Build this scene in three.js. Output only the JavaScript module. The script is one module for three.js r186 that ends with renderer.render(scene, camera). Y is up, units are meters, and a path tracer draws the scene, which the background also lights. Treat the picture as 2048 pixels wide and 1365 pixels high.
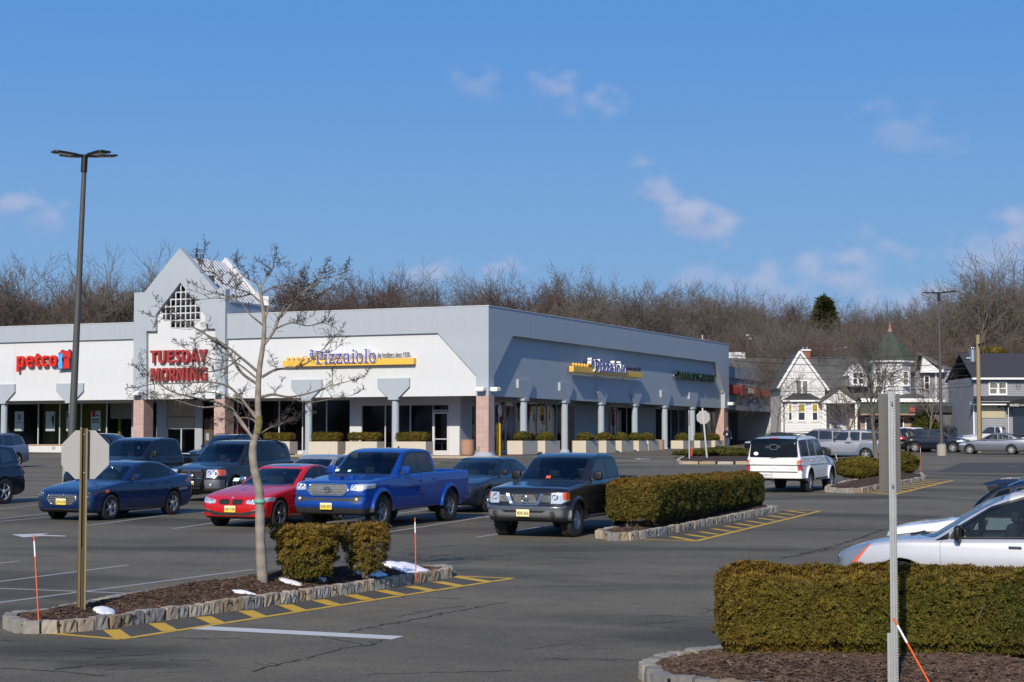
import * as THREE from 'three';
import { mergeGeometries } from 'three/addons/utils/BufferGeometryUtils.js';
import { RoundedBoxGeometry } from 'three/addons/geometries/RoundedBoxGeometry.js';
import { TextGeometry } from 'three/addons/geometries/TextGeometry.js';
import { FontLoader } from 'three/addons/loaders/FontLoader.js';

// ---------------------------------------------------------------- camera, sky, sun, exposure
const scene = new THREE.Scene();
const camera = new THREE.PerspectiveCamera(2 * Math.atan(682.5 / 3600) * 180 / Math.PI, 1024 / 682, 0.3, 3000);
camera.position.set(0, 2.62, 0);
camera.rotation.x = Math.atan((880 - 682.5) / 3600);
const renderer = new THREE.WebGLRenderer({ antialias: true });
renderer.toneMapping = THREE.LinearToneMapping;
renderer.toneMappingExposure = 1.0;
renderer.shadowMap.enabled = true;
const SUN = new THREE.Vector3(-0.226, 0.505, 0.830).normalize();
const sun = new THREE.DirectionalLight(0xfff2df, 4.5);
sun.name = 'sun';
sun.position.set(SUN.x * 200, SUN.y * 200, SUN.z * 200 - 60);
sun.target.position.set(0, 0, -60);
sun.castShadow = true;
Object.assign(sun.shadow.camera, { left: -120, right: 120, top: 120, bottom: -120, near: 1, far: 600 });
sun.shadow.mapSize.set(4096, 4096);
scene.add(sun, sun.target);

// ---------------------------------------------------------------- random numbers and noise
function rng(seed) { let a = seed >>> 0; return () => { a = (a + 0x6D2B79F5) | 0; let t = Math.imul(a ^ (a >>> 15), 1 | a); t = (t + Math.imul(t ^ (t >>> 7), 61 | t)) ^ t; return ((t ^ (t >>> 14)) >>> 0) / 4294967296; }; }
const hash3 = (x, y, z) => { let h = Math.imul(x | 0, 374761393) + Math.imul(y | 0, 668265263) + Math.imul(z | 0, 2147483647 ^ 0x1b873593); h = Math.imul(h ^ (h >>> 13), 1274126177); return ((h ^ (h >>> 16)) >>> 0) / 4294967296; };
const fade = (t) => t * t * (3 - 2 * t), mixn = (a, b, t) => a + (b - a) * t, clamp = (x, a, b) => x < a ? a : x > b ? b : x;
const sstep = (a, b, x) => { const t = clamp((x - a) / (b - a), 0, 1); return t * t * (3 - 2 * t); };
function vnoise(x, y, z = 0, per = 0) {
  const xi = Math.floor(x), yi = Math.floor(y), zi = Math.floor(z), u = fade(x - xi), v = fade(y - yi), w = fade(z - zi);
  const m = per ? (i) => ((i % per) + per) % per : (i) => i, h = (a, b, c) => hash3(m(xi + a), m(yi + b), zi + c);
  const l = (c) => mixn(mixn(h(0, 0, c), h(1, 0, c), u), mixn(h(0, 1, c), h(1, 1, c), u), v);
  return w === 0 ? l(0) : mixn(l(0), l(1), w);
}
function fbm(x, y, z = 0, oct = 4, per = 0) { let s = 0, a = 0.5, n = 0; for (let i = 0; i < oct; i++) { s += a * vnoise(x, y, z + i * 17.3 * (per ? 0 : 1) + (per ? i * 7 : 0), per); n += a; a *= 0.5; x *= 2; y *= 2; if (z) z *= 2; per *= 2; } return s / n; }

// the sky: clear winter air with a few small fair-weather clouds
{
  const W = 4096, Hh = 2048, data = new Float32Array(W * Hh * 4);
  const zen = [0.030, 0.115, 0.42], mid = [0.105, 0.30, 0.69], low = [0.225, 0.415, 0.69], hor = [0.30, 0.44, 0.66];
  const cR = rng(11), clouds = [];
  // azimuth (degrees, 0 = ahead, right positive), elevation, half width, half height, strength, lean
  const seen = [[1.7, 11.1, 1.5, .8, .55, -.45], [2.6, 10.7, 1.1, .65, .5, -.4], [-1.0, 11.2, .9, .7, .3, -.3], [4.6, 7.9, 1.1, .7, .6, -.65], [5.7, 7.1, 1.3, .75, .8, -.3], [6.5, 6.85, .9, .6, .7, 0], [-16, 7.1, 2.0, .7, .6, -.05], [-14.8, 6.8, 1.3, .55, .4, -.1],
    [-1.8, 5.2, 1.9, .55, .6, 0], [-.6, 5.5, 1.1, .35, .5, 0], [16.2, 6.4, 1.3, 1.0, .7, .2], [12.2, 9.6, 1.5, .9, .3, -.2], [13.4, 9.1, 1.2, .5, .25, 0], [8.2, 4.7, 3.2, 1.0, .55, 0], [10.4, 5.1, 2.4, 1.1, .6, .1], [11.8, 6.0, 1.3, .5, .45, -.2], [6.6, 5.0, 2.0, .7, .4, 0], [14.8, 5.4, 2.2, 1.0, .5, 0], [12.6, 4.2, 3.2, .8, .55, 0], [-8, 4.5, 3, .5, .25, 0]];
  for (const c of seen) clouds.push(c);
  for (let i = 0; i < 90; i++) { const az = 20 + cR() * 320, el = 4 + cR() * cR() * 30; clouds.push([az > 180 ? az - 360 : az, el, .6 + cR() * 2, .3 + cR() * .5, .3 + cR() * .5, (cR() - .7) * .6]); }
  const sunAz = Math.atan2(SUN.x, -SUN.z), sunEl = Math.asin(SUN.y);
  for (let j = 0; j < Hh; j++) {
    const el = ((j + 0.5) / Hh - 0.5) * 180, e = Math.max(0, el);
    const a = sstep(0, 6, e), b = sstep(3, 15, e), c = sstep(14, 75, e), near = clouds.filter((q) => Math.abs(el - q[1]) < q[3] * 3 + 1.2);
    for (let i = 0; i < W; i++) {
      const az0 = (i + 0.5) / W * 360 - 180, az = ((az0 + 90 + 540) % 360) - 180; // the column's azimuth, 0 = -z, right positive
      const o = (j * W + i) * 4;
      for (let k = 0; k < 3; k++) data[o + k] = mixn(mixn(mixn(hor[k], low[k], a), mid[k], b), zen[k], c);
      const cosd = Math.sin(sunEl) * Math.sin(el * Math.PI / 180) + Math.cos(sunEl) * Math.cos(el * Math.PI / 180) * Math.cos(az * Math.PI / 180 - sunAz);
      const glow = Math.pow(Math.max(0, cosd), 24) * 0.9 + Math.pow(Math.max(0, cosd), 6) * .12; data[o] += glow; data[o + 1] += glow * .96; data[o + 2] += glow * .9;
      if (near.length && el > 0) {
        let cl = 0, lit = 0;
        for (const q of near) {
          const dx = az - q[0]; if (Math.abs(dx) > q[2] * 3 + 1) continue;
          const dy = el - q[1] - dx * q[5];
          const n = fbm(az * 1.6 + 40, el * 2.6 + 11, 3.1, 5) - .5, n2 = fbm(az * .5 + 9, el * .9, 7.7, 3) - .5;
          const r = Math.hypot(dx / q[2], dy / q[3]) - n * 2.1 - n2 * .9;
          const v = q[4] * sstep(1.05, -.1, r); if (v > cl) { cl = v; lit = sstep(-.7, .7, dy / q[3] + n * 1.3); }
        }
        if (cl > 0.002) { const A = clamp(cl, 0, .8) * .9, col = [mixn(.36, .52, lit), mixn(.43, .54, lit), mixn(.66, .70, lit)]; for (let k = 0; k < 3; k++) data[o + k] = mixn(data[o + k], col[k], A); }
      }
      data[o + 3] = 1;
    }
  }
  const t = new THREE.DataTexture(data, W, Hh, THREE.RGBAFormat, THREE.FloatType);
  t.mapping = THREE.EquirectangularReflectionMapping; t.magFilter = THREE.LinearFilter; t.needsUpdate = true;
  scene.background = t; scene.environment = t;
}

// ---------------------------------------------------------------- helpers
const SLOPE = 0.0132, TILT = Math.atan(SLOPE);
const G = (x, z) => -SLOPE * z;                                   // the lot rises gently away from the camera
const V = (x, y, z) => new THREE.Vector3(x, y, z);
const seenNames = new Map();
function numbered(name) { const n = seenNames.get(name) ?? 0; seenNames.set(name, n + 1); return n ? name + '_' + String(n).padStart(3, '0') : name; }
function tag(o, label, category, group) { if (label) o.userData.label = label; if (category) o.userData.category = category; if (group) o.userData.group = group; return o; }
function thing(name, label, category, [x, y, z] = [0, 0, 0], turn = 0, group) {
  const o = new THREE.Group(); o.name = numbered(name); scene.add(o);
  o.position.set(x, y, z); o.rotation.y = turn; return tag(o, label, category, group);
}
function struct(name, kind = 'structure') { const o = new THREE.Group(); o.name = numbered(name); o.userData.kind = kind; scene.add(o); return o; }
// every geometry becomes indexless with position, normal and uv in metres
function boxUV(g) {
  const p = g.attributes.position, n = g.attributes.normal, uv = new Float32Array(p.count * 2);
  for (let i = 0; i < p.count; i++) {
    const ax = Math.abs(n.getX(i)), ay = Math.abs(n.getY(i)), az = Math.abs(n.getZ(i)), x = p.getX(i), y = p.getY(i), z = p.getZ(i);
    if (ay >= ax && ay >= az) { uv[2 * i] = x; uv[2 * i + 1] = z; } else if (ax >= az) { uv[2 * i] = z; uv[2 * i + 1] = y; } else { uv[2 * i] = x; uv[2 * i + 1] = y; }
  }
  g.setAttribute('uv', new THREE.BufferAttribute(uv, 2)); return g;
}
function clean(g) {
  let q = g.index ? g.toNonIndexed() : g;
  for (const k of Object.keys(q.attributes)) if (!['position', 'normal', 'uv', 'color'].includes(k)) q.deleteAttribute(k);
  if (!q.attributes.normal) q.computeVertexNormals();
  if (!g.userData.keepUV) boxUV(q);
  return q;
}
function mg(list) { const a = list.flat(9).filter(Boolean).map(clean); const m = a.length > 1 ? mergeGeometries(a) : a[0]; return m; }
function part(parent, name, geoms, mat, label, kind) {
  const m = new THREE.Mesh(Array.isArray(geoms) ? mg(geoms) : geoms.userData.ready ? geoms : mg([geoms]), mat);
  m.name = name; m.castShadow = m.receiveShadow = true; if (label) m.userData.label = label; if (kind) m.userData.kind = kind;
  parent.add(m); return m;
}
function solo(name, geoms, mat, label, category, group) { const m = part(scene, numbered(name), geoms, mat); return tag(m, label, category, group); }
const bx = (w, h, d, x = 0, y = 0, z = 0, ry = 0) => { const g = new THREE.BoxGeometry(w, h, d); if (ry) g.rotateY(ry); return g.translate(x, y, z); };
const rbx = (w, h, d, r, x = 0, y = 0, z = 0, seg = 2) => new RoundedBoxGeometry(w, h, d, seg, Math.min(r, w / 2.01, h / 2.01, d / 2.01)).translate(x, y, z);
const cyl = (r0, r1, h, x = 0, y = 0, z = 0, n = 14) => new THREE.CylinderGeometry(r1, r0, h, n).translate(x, y + h / 2, z);
// a box spanned by two corners
const span = (x0, x1, y0, y1, z0, z1) => bx(Math.abs(x1 - x0), Math.abs(y1 - y0), Math.abs(z1 - z0), (x0 + x1) / 2, (y0 + y1) / 2, (z0 + z1) / 2);
function bar(a, b, r, n = 6, r2 = r) { const d = b.clone().sub(a), L = d.length(), g = new THREE.CylinderGeometry(r2, r, L, n, 1); g.applyQuaternion(new THREE.Quaternion().setFromUnitVectors(V(0, 1, 0), d.normalize())); return g.translate((a.x + b.x) / 2, (a.y + b.y) / 2, (a.z + b.z) / 2); }
function tube(pts, r, n = 6, closed = false, seg = 0) { return new THREE.TubeGeometry(new THREE.CatmullRomCurve3(pts, closed, 'centripetal'), seg || pts.length * 3, r, n, closed); }
function prism(poly, depth, holes = [], bevel = 0) { // polygon in x,y pulled along +z
  const s = new THREE.Shape(poly.map((p) => new THREE.Vector2(p[0], p[1])));
  for (const h of holes) s.holes.push(new THREE.Path(h.map((p) => new THREE.Vector2(p[0], p[1]))));
  return new THREE.ExtrudeGeometry(s, { depth, bevelEnabled: bevel > 0, bevelSize: bevel, bevelThickness: bevel, bevelSegments: 1, curveSegments: 8 });
}
const lathe = (pts, n = 24) => new THREE.LatheGeometry(pts.map((p) => new THREE.Vector2(p[0], p[1])), n);
// convex-ish polygon of [x, z] laid on the sloping ground, lifted by h
function sheet(poly, h = 0.004) {
  const f = THREE.ShapeUtils.triangulateShape(poly.map((p) => new THREE.Vector2(p[0], p[1])), []), pos = [];
  for (const t of f) { const q = t.map((i) => poly[i]); const up = (q[1][1] - q[0][1]) * (q[2][0] - q[0][0]) - (q[1][0] - q[0][0]) * (q[2][1] - q[0][1]); for (const p of up > 0 ? q : [q[0], q[2], q[1]]) pos.push(p[0], G(p[0], p[1]) + h, p[1]); }
  const g = new THREE.BufferGeometry(); g.setAttribute('position', new THREE.Float32BufferAttribute(pos, 3)); g.computeVertexNormals(); return g;
}
function strip(a, b, w, h = 0.004) { const dx = b[0] - a[0], dz = b[1] - a[1], l = Math.hypot(dx, dz), px = -dz / l * w / 2, pz = dx / l * w / 2; return sheet([[a[0] + px, a[1] + pz], [b[0] + px, b[1] + pz], [b[0] - px, b[1] - pz], [a[0] - px, a[1] - pz]], h); }

// ---------------------------------------------------------------- textures and materials
function tex(n, fn, { srgb = false, rep = 1, ny = n } = {}) {
  const d = new Uint8Array(n * ny * 4);
  for (let j = 0; j < ny; j++) for (let i = 0; i < n; i++) { const c = fn(i / n, j / ny), o = (j * n + i) * 4; if (typeof c === 'number') { d[o] = d[o + 1] = d[o + 2] = clamp(c, 0, 1) * 255; } else for (let k = 0; k < 3; k++) d[o + k] = clamp(c[k], 0, 1) * 255; d[o + 3] = 255; }
  const t = new THREE.DataTexture(d, n, ny); t.wrapS = t.wrapT = THREE.RepeatWrapping; t.magFilter = THREE.LinearFilter; t.minFilter = THREE.LinearFilter; if (srgb) t.colorSpace = THREE.SRGBColorSpace; t.repeat.set(rep, rep); t.needsUpdate = true; return t;
}
const again = (t, x, y = x) => { const q = t.clone(); q.repeat.set(x, y); q.needsUpdate = true; return q; };
function canvasTex(w, h, draw) { const c = document.createElement('canvas'); c.width = w; c.height = h; draw(c.getContext('2d'), w, h); const t = new THREE.CanvasTexture(c); t.colorSpace = THREE.SRGBColorSpace; return t; }
const tMottle = tex(512, (u, v) => 0.80 + 0.2 * fbm(u * 8, v * 8, 0, 5, 8));                                     // soft blotches
const tGrain = tex(512, (u, v) => 0.62 + 0.38 * (0.45 * hash3(u * 512, v * 512, 5) + 0.3 * vnoise(u * 128, v * 128, 0, 128) + 0.25 * fbm(u * 16, v * 16, 3, 3, 16)));
const tStucco = tex(512, (u, v) => 0.80 + 0.11 * fbm(u * 6, v * 2, 0, 4, 2) + 0.08 * vnoise(u * 40, v * 2, 3, 2) + 0.03 * hash3(u * 512, v * 512, 2));
const tAsph = tex(1024, (u, v) => { const a = vnoise(u * 200, v * 200, 0, 200), b = vnoise(u * 420, v * 420, 0, 420), c = hash3(u * 1024, v * 1024, 8); return 0.50 + 0.30 * (a - .5) + .42 * (b - .5) + .22 * (c - .5) + .16 * (fbm(u * 10, v * 10, 0, 3, 10) - .5) + (c > .985 ? .3 : 0) - (a < .12 ? .12 : 0); });
const tBark = tex(256, (u, v) => 0.42 + 0.58 * fbm(u * 14, v * 6, 0, 4, 2) );
const tBump = tex(256, (u, v) => 0.5 * hash3(u * 256, v * 256, 9) + 0.5 * vnoise(u * 64, v * 64, 0, 64));
const mats = new Map();
function std(color, rough = 0.8, o = {}) {
  const key = o.name ?? JSON.stringify([color, rough, Object.keys(o).map((k) => k + (o[k]?.uuid ?? o[k]))]);
  if (mats.has(key)) return mats.get(key);
  const m = new THREE.MeshPhysicalMaterial({ color, roughness: rough, metalness: 0, ...o }); mats.set(key, m); return m;
}
const lin = (r, g, b) => new THREE.Color().setRGB(r, g, b);
const M = {
  chrome: std(0xd8dade, 0.12, { metalness: 1 }), steel: std(0xb9bdc0, 0.34, { metalness: 0.9, map: again(tMottle, 3) }), alu: std(0xa6a9aa, 0.45, { metalness: 0.7, map: again(tMottle, 2) }),
  black: std(0x0c0c0d, 0.55), trim: std(0x131416, 0.45), rubber: std(lin(.022, .022, .023), 0.85, { bumpMap: again(tBump, 4), bumpScale: .002 }), darkin: std(lin(.02, .021, .024), 0.8),
  white: std(0xf0f0ee, 0.5), concrete: std(lin(.42, .39, .34), 0.9, { map: again(tGrain, 1.2), bumpMap: again(tBump, 3), bumpScale: .002 }),
};
// ---------------------------------------------------------------- smooth bodies: a distance field meshed by surface nets
const smax = (a, b, k) => { const h = Math.max(k - Math.abs(a - b), 0) / k; return Math.max(a, b) + h * h * k * 0.25; };
const smin = (a, b, k) => -smax(-a, -b, k);
function lut(pts, step = 0.01) { // monotone cubic through the points, sampled
  const n = pts.length, x = pts.map((p) => p[0]), y = pts.map((p) => p[1]), d = [], m = [];
  for (let i = 0; i < n - 1; i++) d.push((y[i + 1] - y[i]) / (x[i + 1] - x[i]));
  m[0] = d[0] ?? 0; m[n - 1] = d[n - 2] ?? 0;
  for (let i = 1; i < n - 1; i++) m[i] = d[i - 1] * d[i] <= 0 ? 0 : 2 * d[i - 1] * d[i] / (d[i - 1] + d[i]);
  const c = Math.ceil((x[n - 1] - x[0]) / step) + 1, t = new Float32Array(c);
  for (let j = 0, i = 0; j < c; j++) { const q = Math.min(x[0] + j * step, x[n - 1]); while (i < n - 2 && q > x[i + 1]) i++; const h = x[i + 1] - x[i] || 1, u = (q - x[i]) / h; t[j] = (2 * u ** 3 - 3 * u * u + 1) * y[i] + (u ** 3 - 2 * u * u + u) * h * m[i] + (3 * u * u - 2 * u ** 3) * y[i + 1] + (u ** 3 - u * u) * h * m[i + 1]; }
  const x0 = x[0];
  return (q) => { const f = (q - x0) / step; if (f <= 0) return t[0]; if (f >= c - 1) return t[c - 1]; const i = f | 0; return t[i] + (t[i + 1] - t[i]) * (f - i); };
}
function surfaceNet(F, lo, hi, h) {
  const n = [0, 1, 2].map((k) => Math.ceil((hi[k] - lo[k]) / h) + 1), B = 5, NX = n[0], NXY = n[0] * n[1];
  const val = new Float32Array(NXY * n[2]).fill(NaN), vid = new Map(), pos = [], cells = [];
  const at = (i, j, k) => { const q = i + j * NX + k * NXY; let v = val[q]; if (v !== v) v = val[q] = F(lo[0] + i * h, lo[1] + j * h, lo[2] + k * h); return v; };
  for (let bk = 0; bk < n[2] - 1; bk += B) for (let bj = 0; bj < n[1] - 1; bj += B) for (let bi = 0; bi < n[0] - 1; bi += B) {
    if (Math.abs(F(lo[0] + (bi + B / 2) * h, lo[1] + (bj + B / 2) * h, lo[2] + (bk + B / 2) * h)) > h * B * 1.35) continue;
    for (let k = bk; k < Math.min(bk + B, n[2] - 1); k++) for (let j = bj; j < Math.min(bj + B, n[1] - 1); j++) for (let i = bi; i < Math.min(bi + B, n[0] - 1); i++) {
      let c = 0, sx = 0, sy = 0, sz = 0; const v = [];
      for (let q = 0; q < 8; q++) v.push(at(i + (q & 1), j + ((q >> 1) & 1), k + (q >> 2)));
      let neg = 0; for (const w of v) if (w < 0) neg++; if (neg === 0 || neg === 8) continue;
      for (let a = 0; a < 8; a++) for (let ax = 0; ax < 3; ax++) { const b = a | (1 << ax); if (b === a || (v[a] < 0) === (v[b] < 0)) continue; const t = v[a] / (v[a] - v[b]); c++; sx += (a & 1) + (ax === 0 ? t : 0); sy += ((a >> 1) & 1) + (ax === 1 ? t : 0); sz += (a >> 2) + (ax === 2 ? t : 0); }
      vid.set(i + j * NX + k * NXY, pos.length / 3); pos.push(lo[0] + (i + sx / c) * h, lo[1] + (j + sy / c) * h, lo[2] + (k + sz / c) * h); cells.push(i, j, k);
    }
  }
  const idx = [], st = [1, NX, NXY];
  for (let c = 0; c < cells.length; c += 3) {
    const I = [cells[c], cells[c + 1], cells[c + 2]], q = I[0] + I[1] * NX + I[2] * NXY, v0 = at(I[0], I[1], I[2]);
    for (let ax = 0; ax < 3; ax++) {
      const u = (ax + 1) % 3, w = (ax + 2) % 3; if (I[u] === 0 || I[w] === 0) continue;
      const J = I.slice(); J[ax]++; const v1 = at(J[0], J[1], J[2]); if ((v0 < 0) === (v1 < 0)) continue;
      const a = vid.get(q), b = vid.get(q - st[u]), d = vid.get(q - st[w]), e = vid.get(q - st[u] - st[w]);
      if (a === undefined || b === undefined || d === undefined || e === undefined) continue;
      if (v0 < 0) idx.push(a, b, e, a, e, d); else idx.push(a, e, b, a, d, e);
    }
  }
  const nor = new Array(pos.length), g = 0.004;
  for (let i = 0; i < pos.length; i += 3) {
    let nx = 0, ny = 1, nz = 0;
    for (let it = 0; it < 2; it++) {
      const x = pos[i], y = pos[i + 1], z = pos[i + 2];
      nx = F(x + g, y, z) - F(x - g, y, z); ny = F(x, y + g, z) - F(x, y - g, z); nz = F(x, y, z + g) - F(x, y, z - g);
      const l = Math.hypot(nx, ny, nz) || 1; nx /= l; ny /= l; nz /= l;
      if (it < 1) { const f = clamp(F(x, y, z) / (l / (2 * g)), -h * .4, h * .4); pos[i] -= nx * f; pos[i + 1] -= ny * f; pos[i + 2] -= nz * f; }
    }
    nor[i] = nx; nor[i + 1] = ny; nor[i + 2] = nz;
  }
  return { pos, nor, idx };
}
// splits the triangles list where f changes sign; cond(centroid) says which triangles may be cut at all
function cutTris(m, idx, f, cond) {
  const inn = [], out = [], mid = new Map(), { pos, nor } = m, val = new Map();
  const fv = (i) => { let v = val.get(i); if (v === undefined) { v = f(pos[3 * i], pos[3 * i + 1], pos[3 * i + 2]); val.set(i, v); } return v; };
  const cross = (a, b, va, vb) => { const k = a < b ? a * 1e7 + b : b * 1e7 + a; let r = mid.get(k); if (r === undefined) { const t = va / (va - vb); r = pos.length / 3; for (let q = 0; q < 3; q++) { pos.push(pos[3 * a + q] + (pos[3 * b + q] - pos[3 * a + q]) * t); } let l = 0; const nn = []; for (let q = 0; q < 3; q++) { const v = nor[3 * a + q] + (nor[3 * b + q] - nor[3 * a + q]) * t; nn.push(v); l += v * v; } l = Math.sqrt(l) || 1; nor.push(nn[0] / l, nn[1] / l, nn[2] / l); mid.set(k, r); } return r; };
  for (let t = 0; t < idx.length; t += 3) {
    const a = idx[t], b = idx[t + 1], c = idx[t + 2];
    if (cond) { const cx = (pos[3 * a] + pos[3 * b] + pos[3 * c]) / 3, cy = (pos[3 * a + 1] + pos[3 * b + 1] + pos[3 * c + 1]) / 3, cz = (pos[3 * a + 2] + pos[3 * b + 2] + pos[3 * c + 2]) / 3; if (!cond(cx, cy, cz, nor[3 * a] + nor[3 * b] + nor[3 * c], nor[3 * a + 1] + nor[3 * b + 1] + nor[3 * c + 1], nor[3 * a + 2] + nor[3 * b + 2] + nor[3 * c + 2])) { out.push(a, b, c); continue; } }
    const v = [fv(a), fv(b), fv(c)], s = v.map((q) => q < 0), k = s[0] + s[1] + s[2];
    if (k === 3) { inn.push(a, b, c); continue; } if (k === 0) { out.push(a, b, c); continue; }
    const T = [a, b, c], lone = k === 1 ? s.indexOf(true) : s.indexOf(false), A = T[lone], Bq = T[(lone + 1) % 3], C = T[(lone + 2) % 3], va = v[lone], vb = v[(lone + 1) % 3], vc = v[(lone + 2) % 3];
    const p = cross(A, Bq, va, vb), q = cross(A, C, va, vc);
    (k === 1 ? inn : out).push(A, p, q); (k === 1 ? out : inn).push(p, Bq, C, p, C, q);
  }
  return [inn, out];
}
function geoOf(m, idx) {
  const map = new Map(), p = [], n = [], ix = [];
  for (const i of idx) { let r = map.get(i); if (r === undefined) { r = p.length / 3; map.set(i, r); for (let q = 0; q < 3; q++) { p.push(m.pos[3 * i + q]); n.push(m.nor[3 * i + q]); } } ix.push(r); }
  const g = new THREE.BufferGeometry(); g.setAttribute('position', new THREE.Float32BufferAttribute(p, 3)); g.setAttribute('normal', new THREE.Float32BufferAttribute(n, 3)); g.setIndex(ix); g.userData.ready = true; boxUV(g); return g;
}
function polySD(poly, r = 0) { // signed distance to a polygon, negative inside; corners rounded by r
  return (x, y) => {
    let d = 1e9, ins = false;
    for (let i = 0, j = poly.length - 1; i < poly.length; j = i++) {
      const [ax, ay] = poly[j], [bx_, by] = poly[i], ex = bx_ - ax, ey = by - ay, wx = x - ax, wy = y - ay, t = clamp((wx * ex + wy * ey) / (ex * ex + ey * ey), 0, 1);
      d = Math.min(d, (wx - ex * t) ** 2 + (wy - ey * t) ** 2); if ((ay > y) !== (by > y) && x < (bx_ - ax) * (y - ay) / (by - ay) + ax) ins = !ins;
    }
    return (ins ? -1 : 1) * Math.sqrt(d) - r;
  };
}
const capsule = (x, y, z, a, b, ra, rb) => { const ex = b[0] - a[0], ey = b[1] - a[1], ez = b[2] - a[2], t = clamp(((x - a[0]) * ex + (y - a[1]) * ey + (z - a[2]) * ez) / (ex * ex + ey * ey + ez * ez), 0, 1); return Math.hypot(x - a[0] - ex * t, y - a[1] - ey * t, z - a[2] - ez * t) - (ra + (rb - ra) * t); };
// ---------------------------------------------------------------- vehicles
// s = metres behind the front bumper, y = height, x = sideways (left of the driver positive); the nose points along +z
const paint = (color, metal = 0.25, rough = 0.38) => std(color, rough, { metalness: metal, clearcoat: 1, clearcoatRoughness: 0.03, specularIntensity: .25 });
const glassClear = std(lin(.30, .36, .37), 0.02, { name: 'glass clear', transmission: 1, thickness: 0, ior: 1.52, specularIntensity: 1 });
const glassTint = std(lin(.05, .055, .06), 0.02, { name: 'glass tint', transmission: 1, thickness: 0, ior: 1.52 });
const glassFar = std(lin(.008, .011, .014), 0.04, { name: 'glass far', clearcoat: 1, clearcoatRoughness: .02 });
const lampMat = std(0xdfe3e6, 0.14, { name: 'lamp', metalness: 0.55, clearcoat: 1, clearcoatRoughness: .02 });
const lampDark = std(0x3a3f45, 0.14, { name: 'lampdark', metalness: 0.6, clearcoat: 1, clearcoatRoughness: .02 });
const amber = std(0xe0561a, 0.25, { name: 'amber', clearcoat: 1 }), redLamp = std(lin(.36, .012, .012), 0.2, { name: 'red lamp', clearcoat: 1, clearcoatRoughness: .03 });
const plastic = std(lin(.028, .029, .031), 0.6, { name: 'plastic' });
const seatGrey = std(lin(.10, .10, .10), .9, { name: 'seat grey' }), seatTan = std(lin(.33, .29, .23), .9, { name: 'seat tan' });
const alloyMat = std(0xb9bcbf, 0.3, { name: 'alloy', metalness: 0.35, clearcoat: .6 }), alloyDark = std(0x2c2e31, 0.32, { name: 'alloy dark', metalness: 0.7 });
const wheelCache = new Map();
function wheelParts(r, w, rr, n, twin, style) {
  const key = [r, w, rr, n, twin, style].join(); if (wheelCache.has(key)) return wheelCache.get(key);
  const flip = (g) => g.rotateZ(-Math.PI / 2), W = w / 2;
  const tyre = [flip(lathe([[rr - .01, -W * .8], [rr + .015, -W * .98], [r - .05, -W], [r - .018, -W + .012], [r, -W + .045], [r, W - .045], [r - .018, W - .012], [r - .05, W], [rr + .015, W * .98], [rr - .01, W * .8]], 40))];
  const chunky = style === 'chunky', nt = chunky ? 30 : 44;
  for (let i = 0; i < nt; i++) for (const sd of [-1, 1]) { const a = (i + (sd > 0 ? .5 : 0)) / nt * Math.PI * 2, b = bx(w * (chunky ? .36 : .3), chunky ? .028 : .01, Math.PI * 2 * r / nt * (chunky ? .62 : .78), sd * w * .3, r + (chunky ? .0 : -.002), 0); tyre.push(b.rotateX(a)); }
  const rim = [flip(lathe([[rr - .035, -W * .6], [rr - .03, W * .3], [rr - .022, W * .62], [rr - .004, W * .74], [rr + .004, W * .8], [rr + .002, W * .7], [rr - .01, -W * .6]], 36))];
  for (let i = 0; i < n; i++) for (const q of twin ? [-1, 1] : [0]) {
    const a = i / n * Math.PI * 2 + q * .16, wd = (twin ? .028 : .052) * (style === 'wide' ? 1.7 : 1), g = new THREE.BoxGeometry(.03, rr - .03, wd, 1, 1, 1), p = g.attributes.position;
    for (let k = 0; k < p.count; k++) if (p.getY(k) < 0) { p.setZ(k, p.getZ(k) * .72); p.setX(k, p.getX(k) - .004); } else p.setX(k, p.getX(k) + .012);
    g.computeVertexNormals(); rim.push(g.translate(W * .56, (rr - .03) / 2 + .012, 0).rotateX(a));
  }
  rim.push(flip(cyl(.07, .055, .05, 0, 0, 0, 16)).translate(W * .44, 0, 0));
  const disc = [flip(cyl(rr - .03, rr - .03, .02, 0, 0, 0, 28)).translate(-W * .1, 0, 0)];
  const out = { tyre: mg(tyre), rim: mg(rim), disc: mg(disc) }; for (const g of Object.values(out)) g.userData.ready = true; wheelCache.set(key, out); return out;
}
function plateTex(text, bg, fg, top) {
  return canvasTex(256, 128, (c, w, h) => { const g = c.createLinearGradient(0, 0, 0, h); g.addColorStop(0, bg[0]); g.addColorStop(1, bg[1]); c.fillStyle = g; c.fillRect(0, 0, w, h); c.fillStyle = fg; c.textAlign = 'center'; c.textBaseline = 'middle'; c.font = 'bold 78px sans-serif'; c.save(); c.translate(w / 2, h * .54); c.scale(Math.min(1, 232 / c.measureText(text).width), 1); c.fillText(text, 0, 0); c.restore(); if (top) { c.font = 'bold 19px sans-serif'; c.fillText(top, w / 2, 14); } });
}
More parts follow.
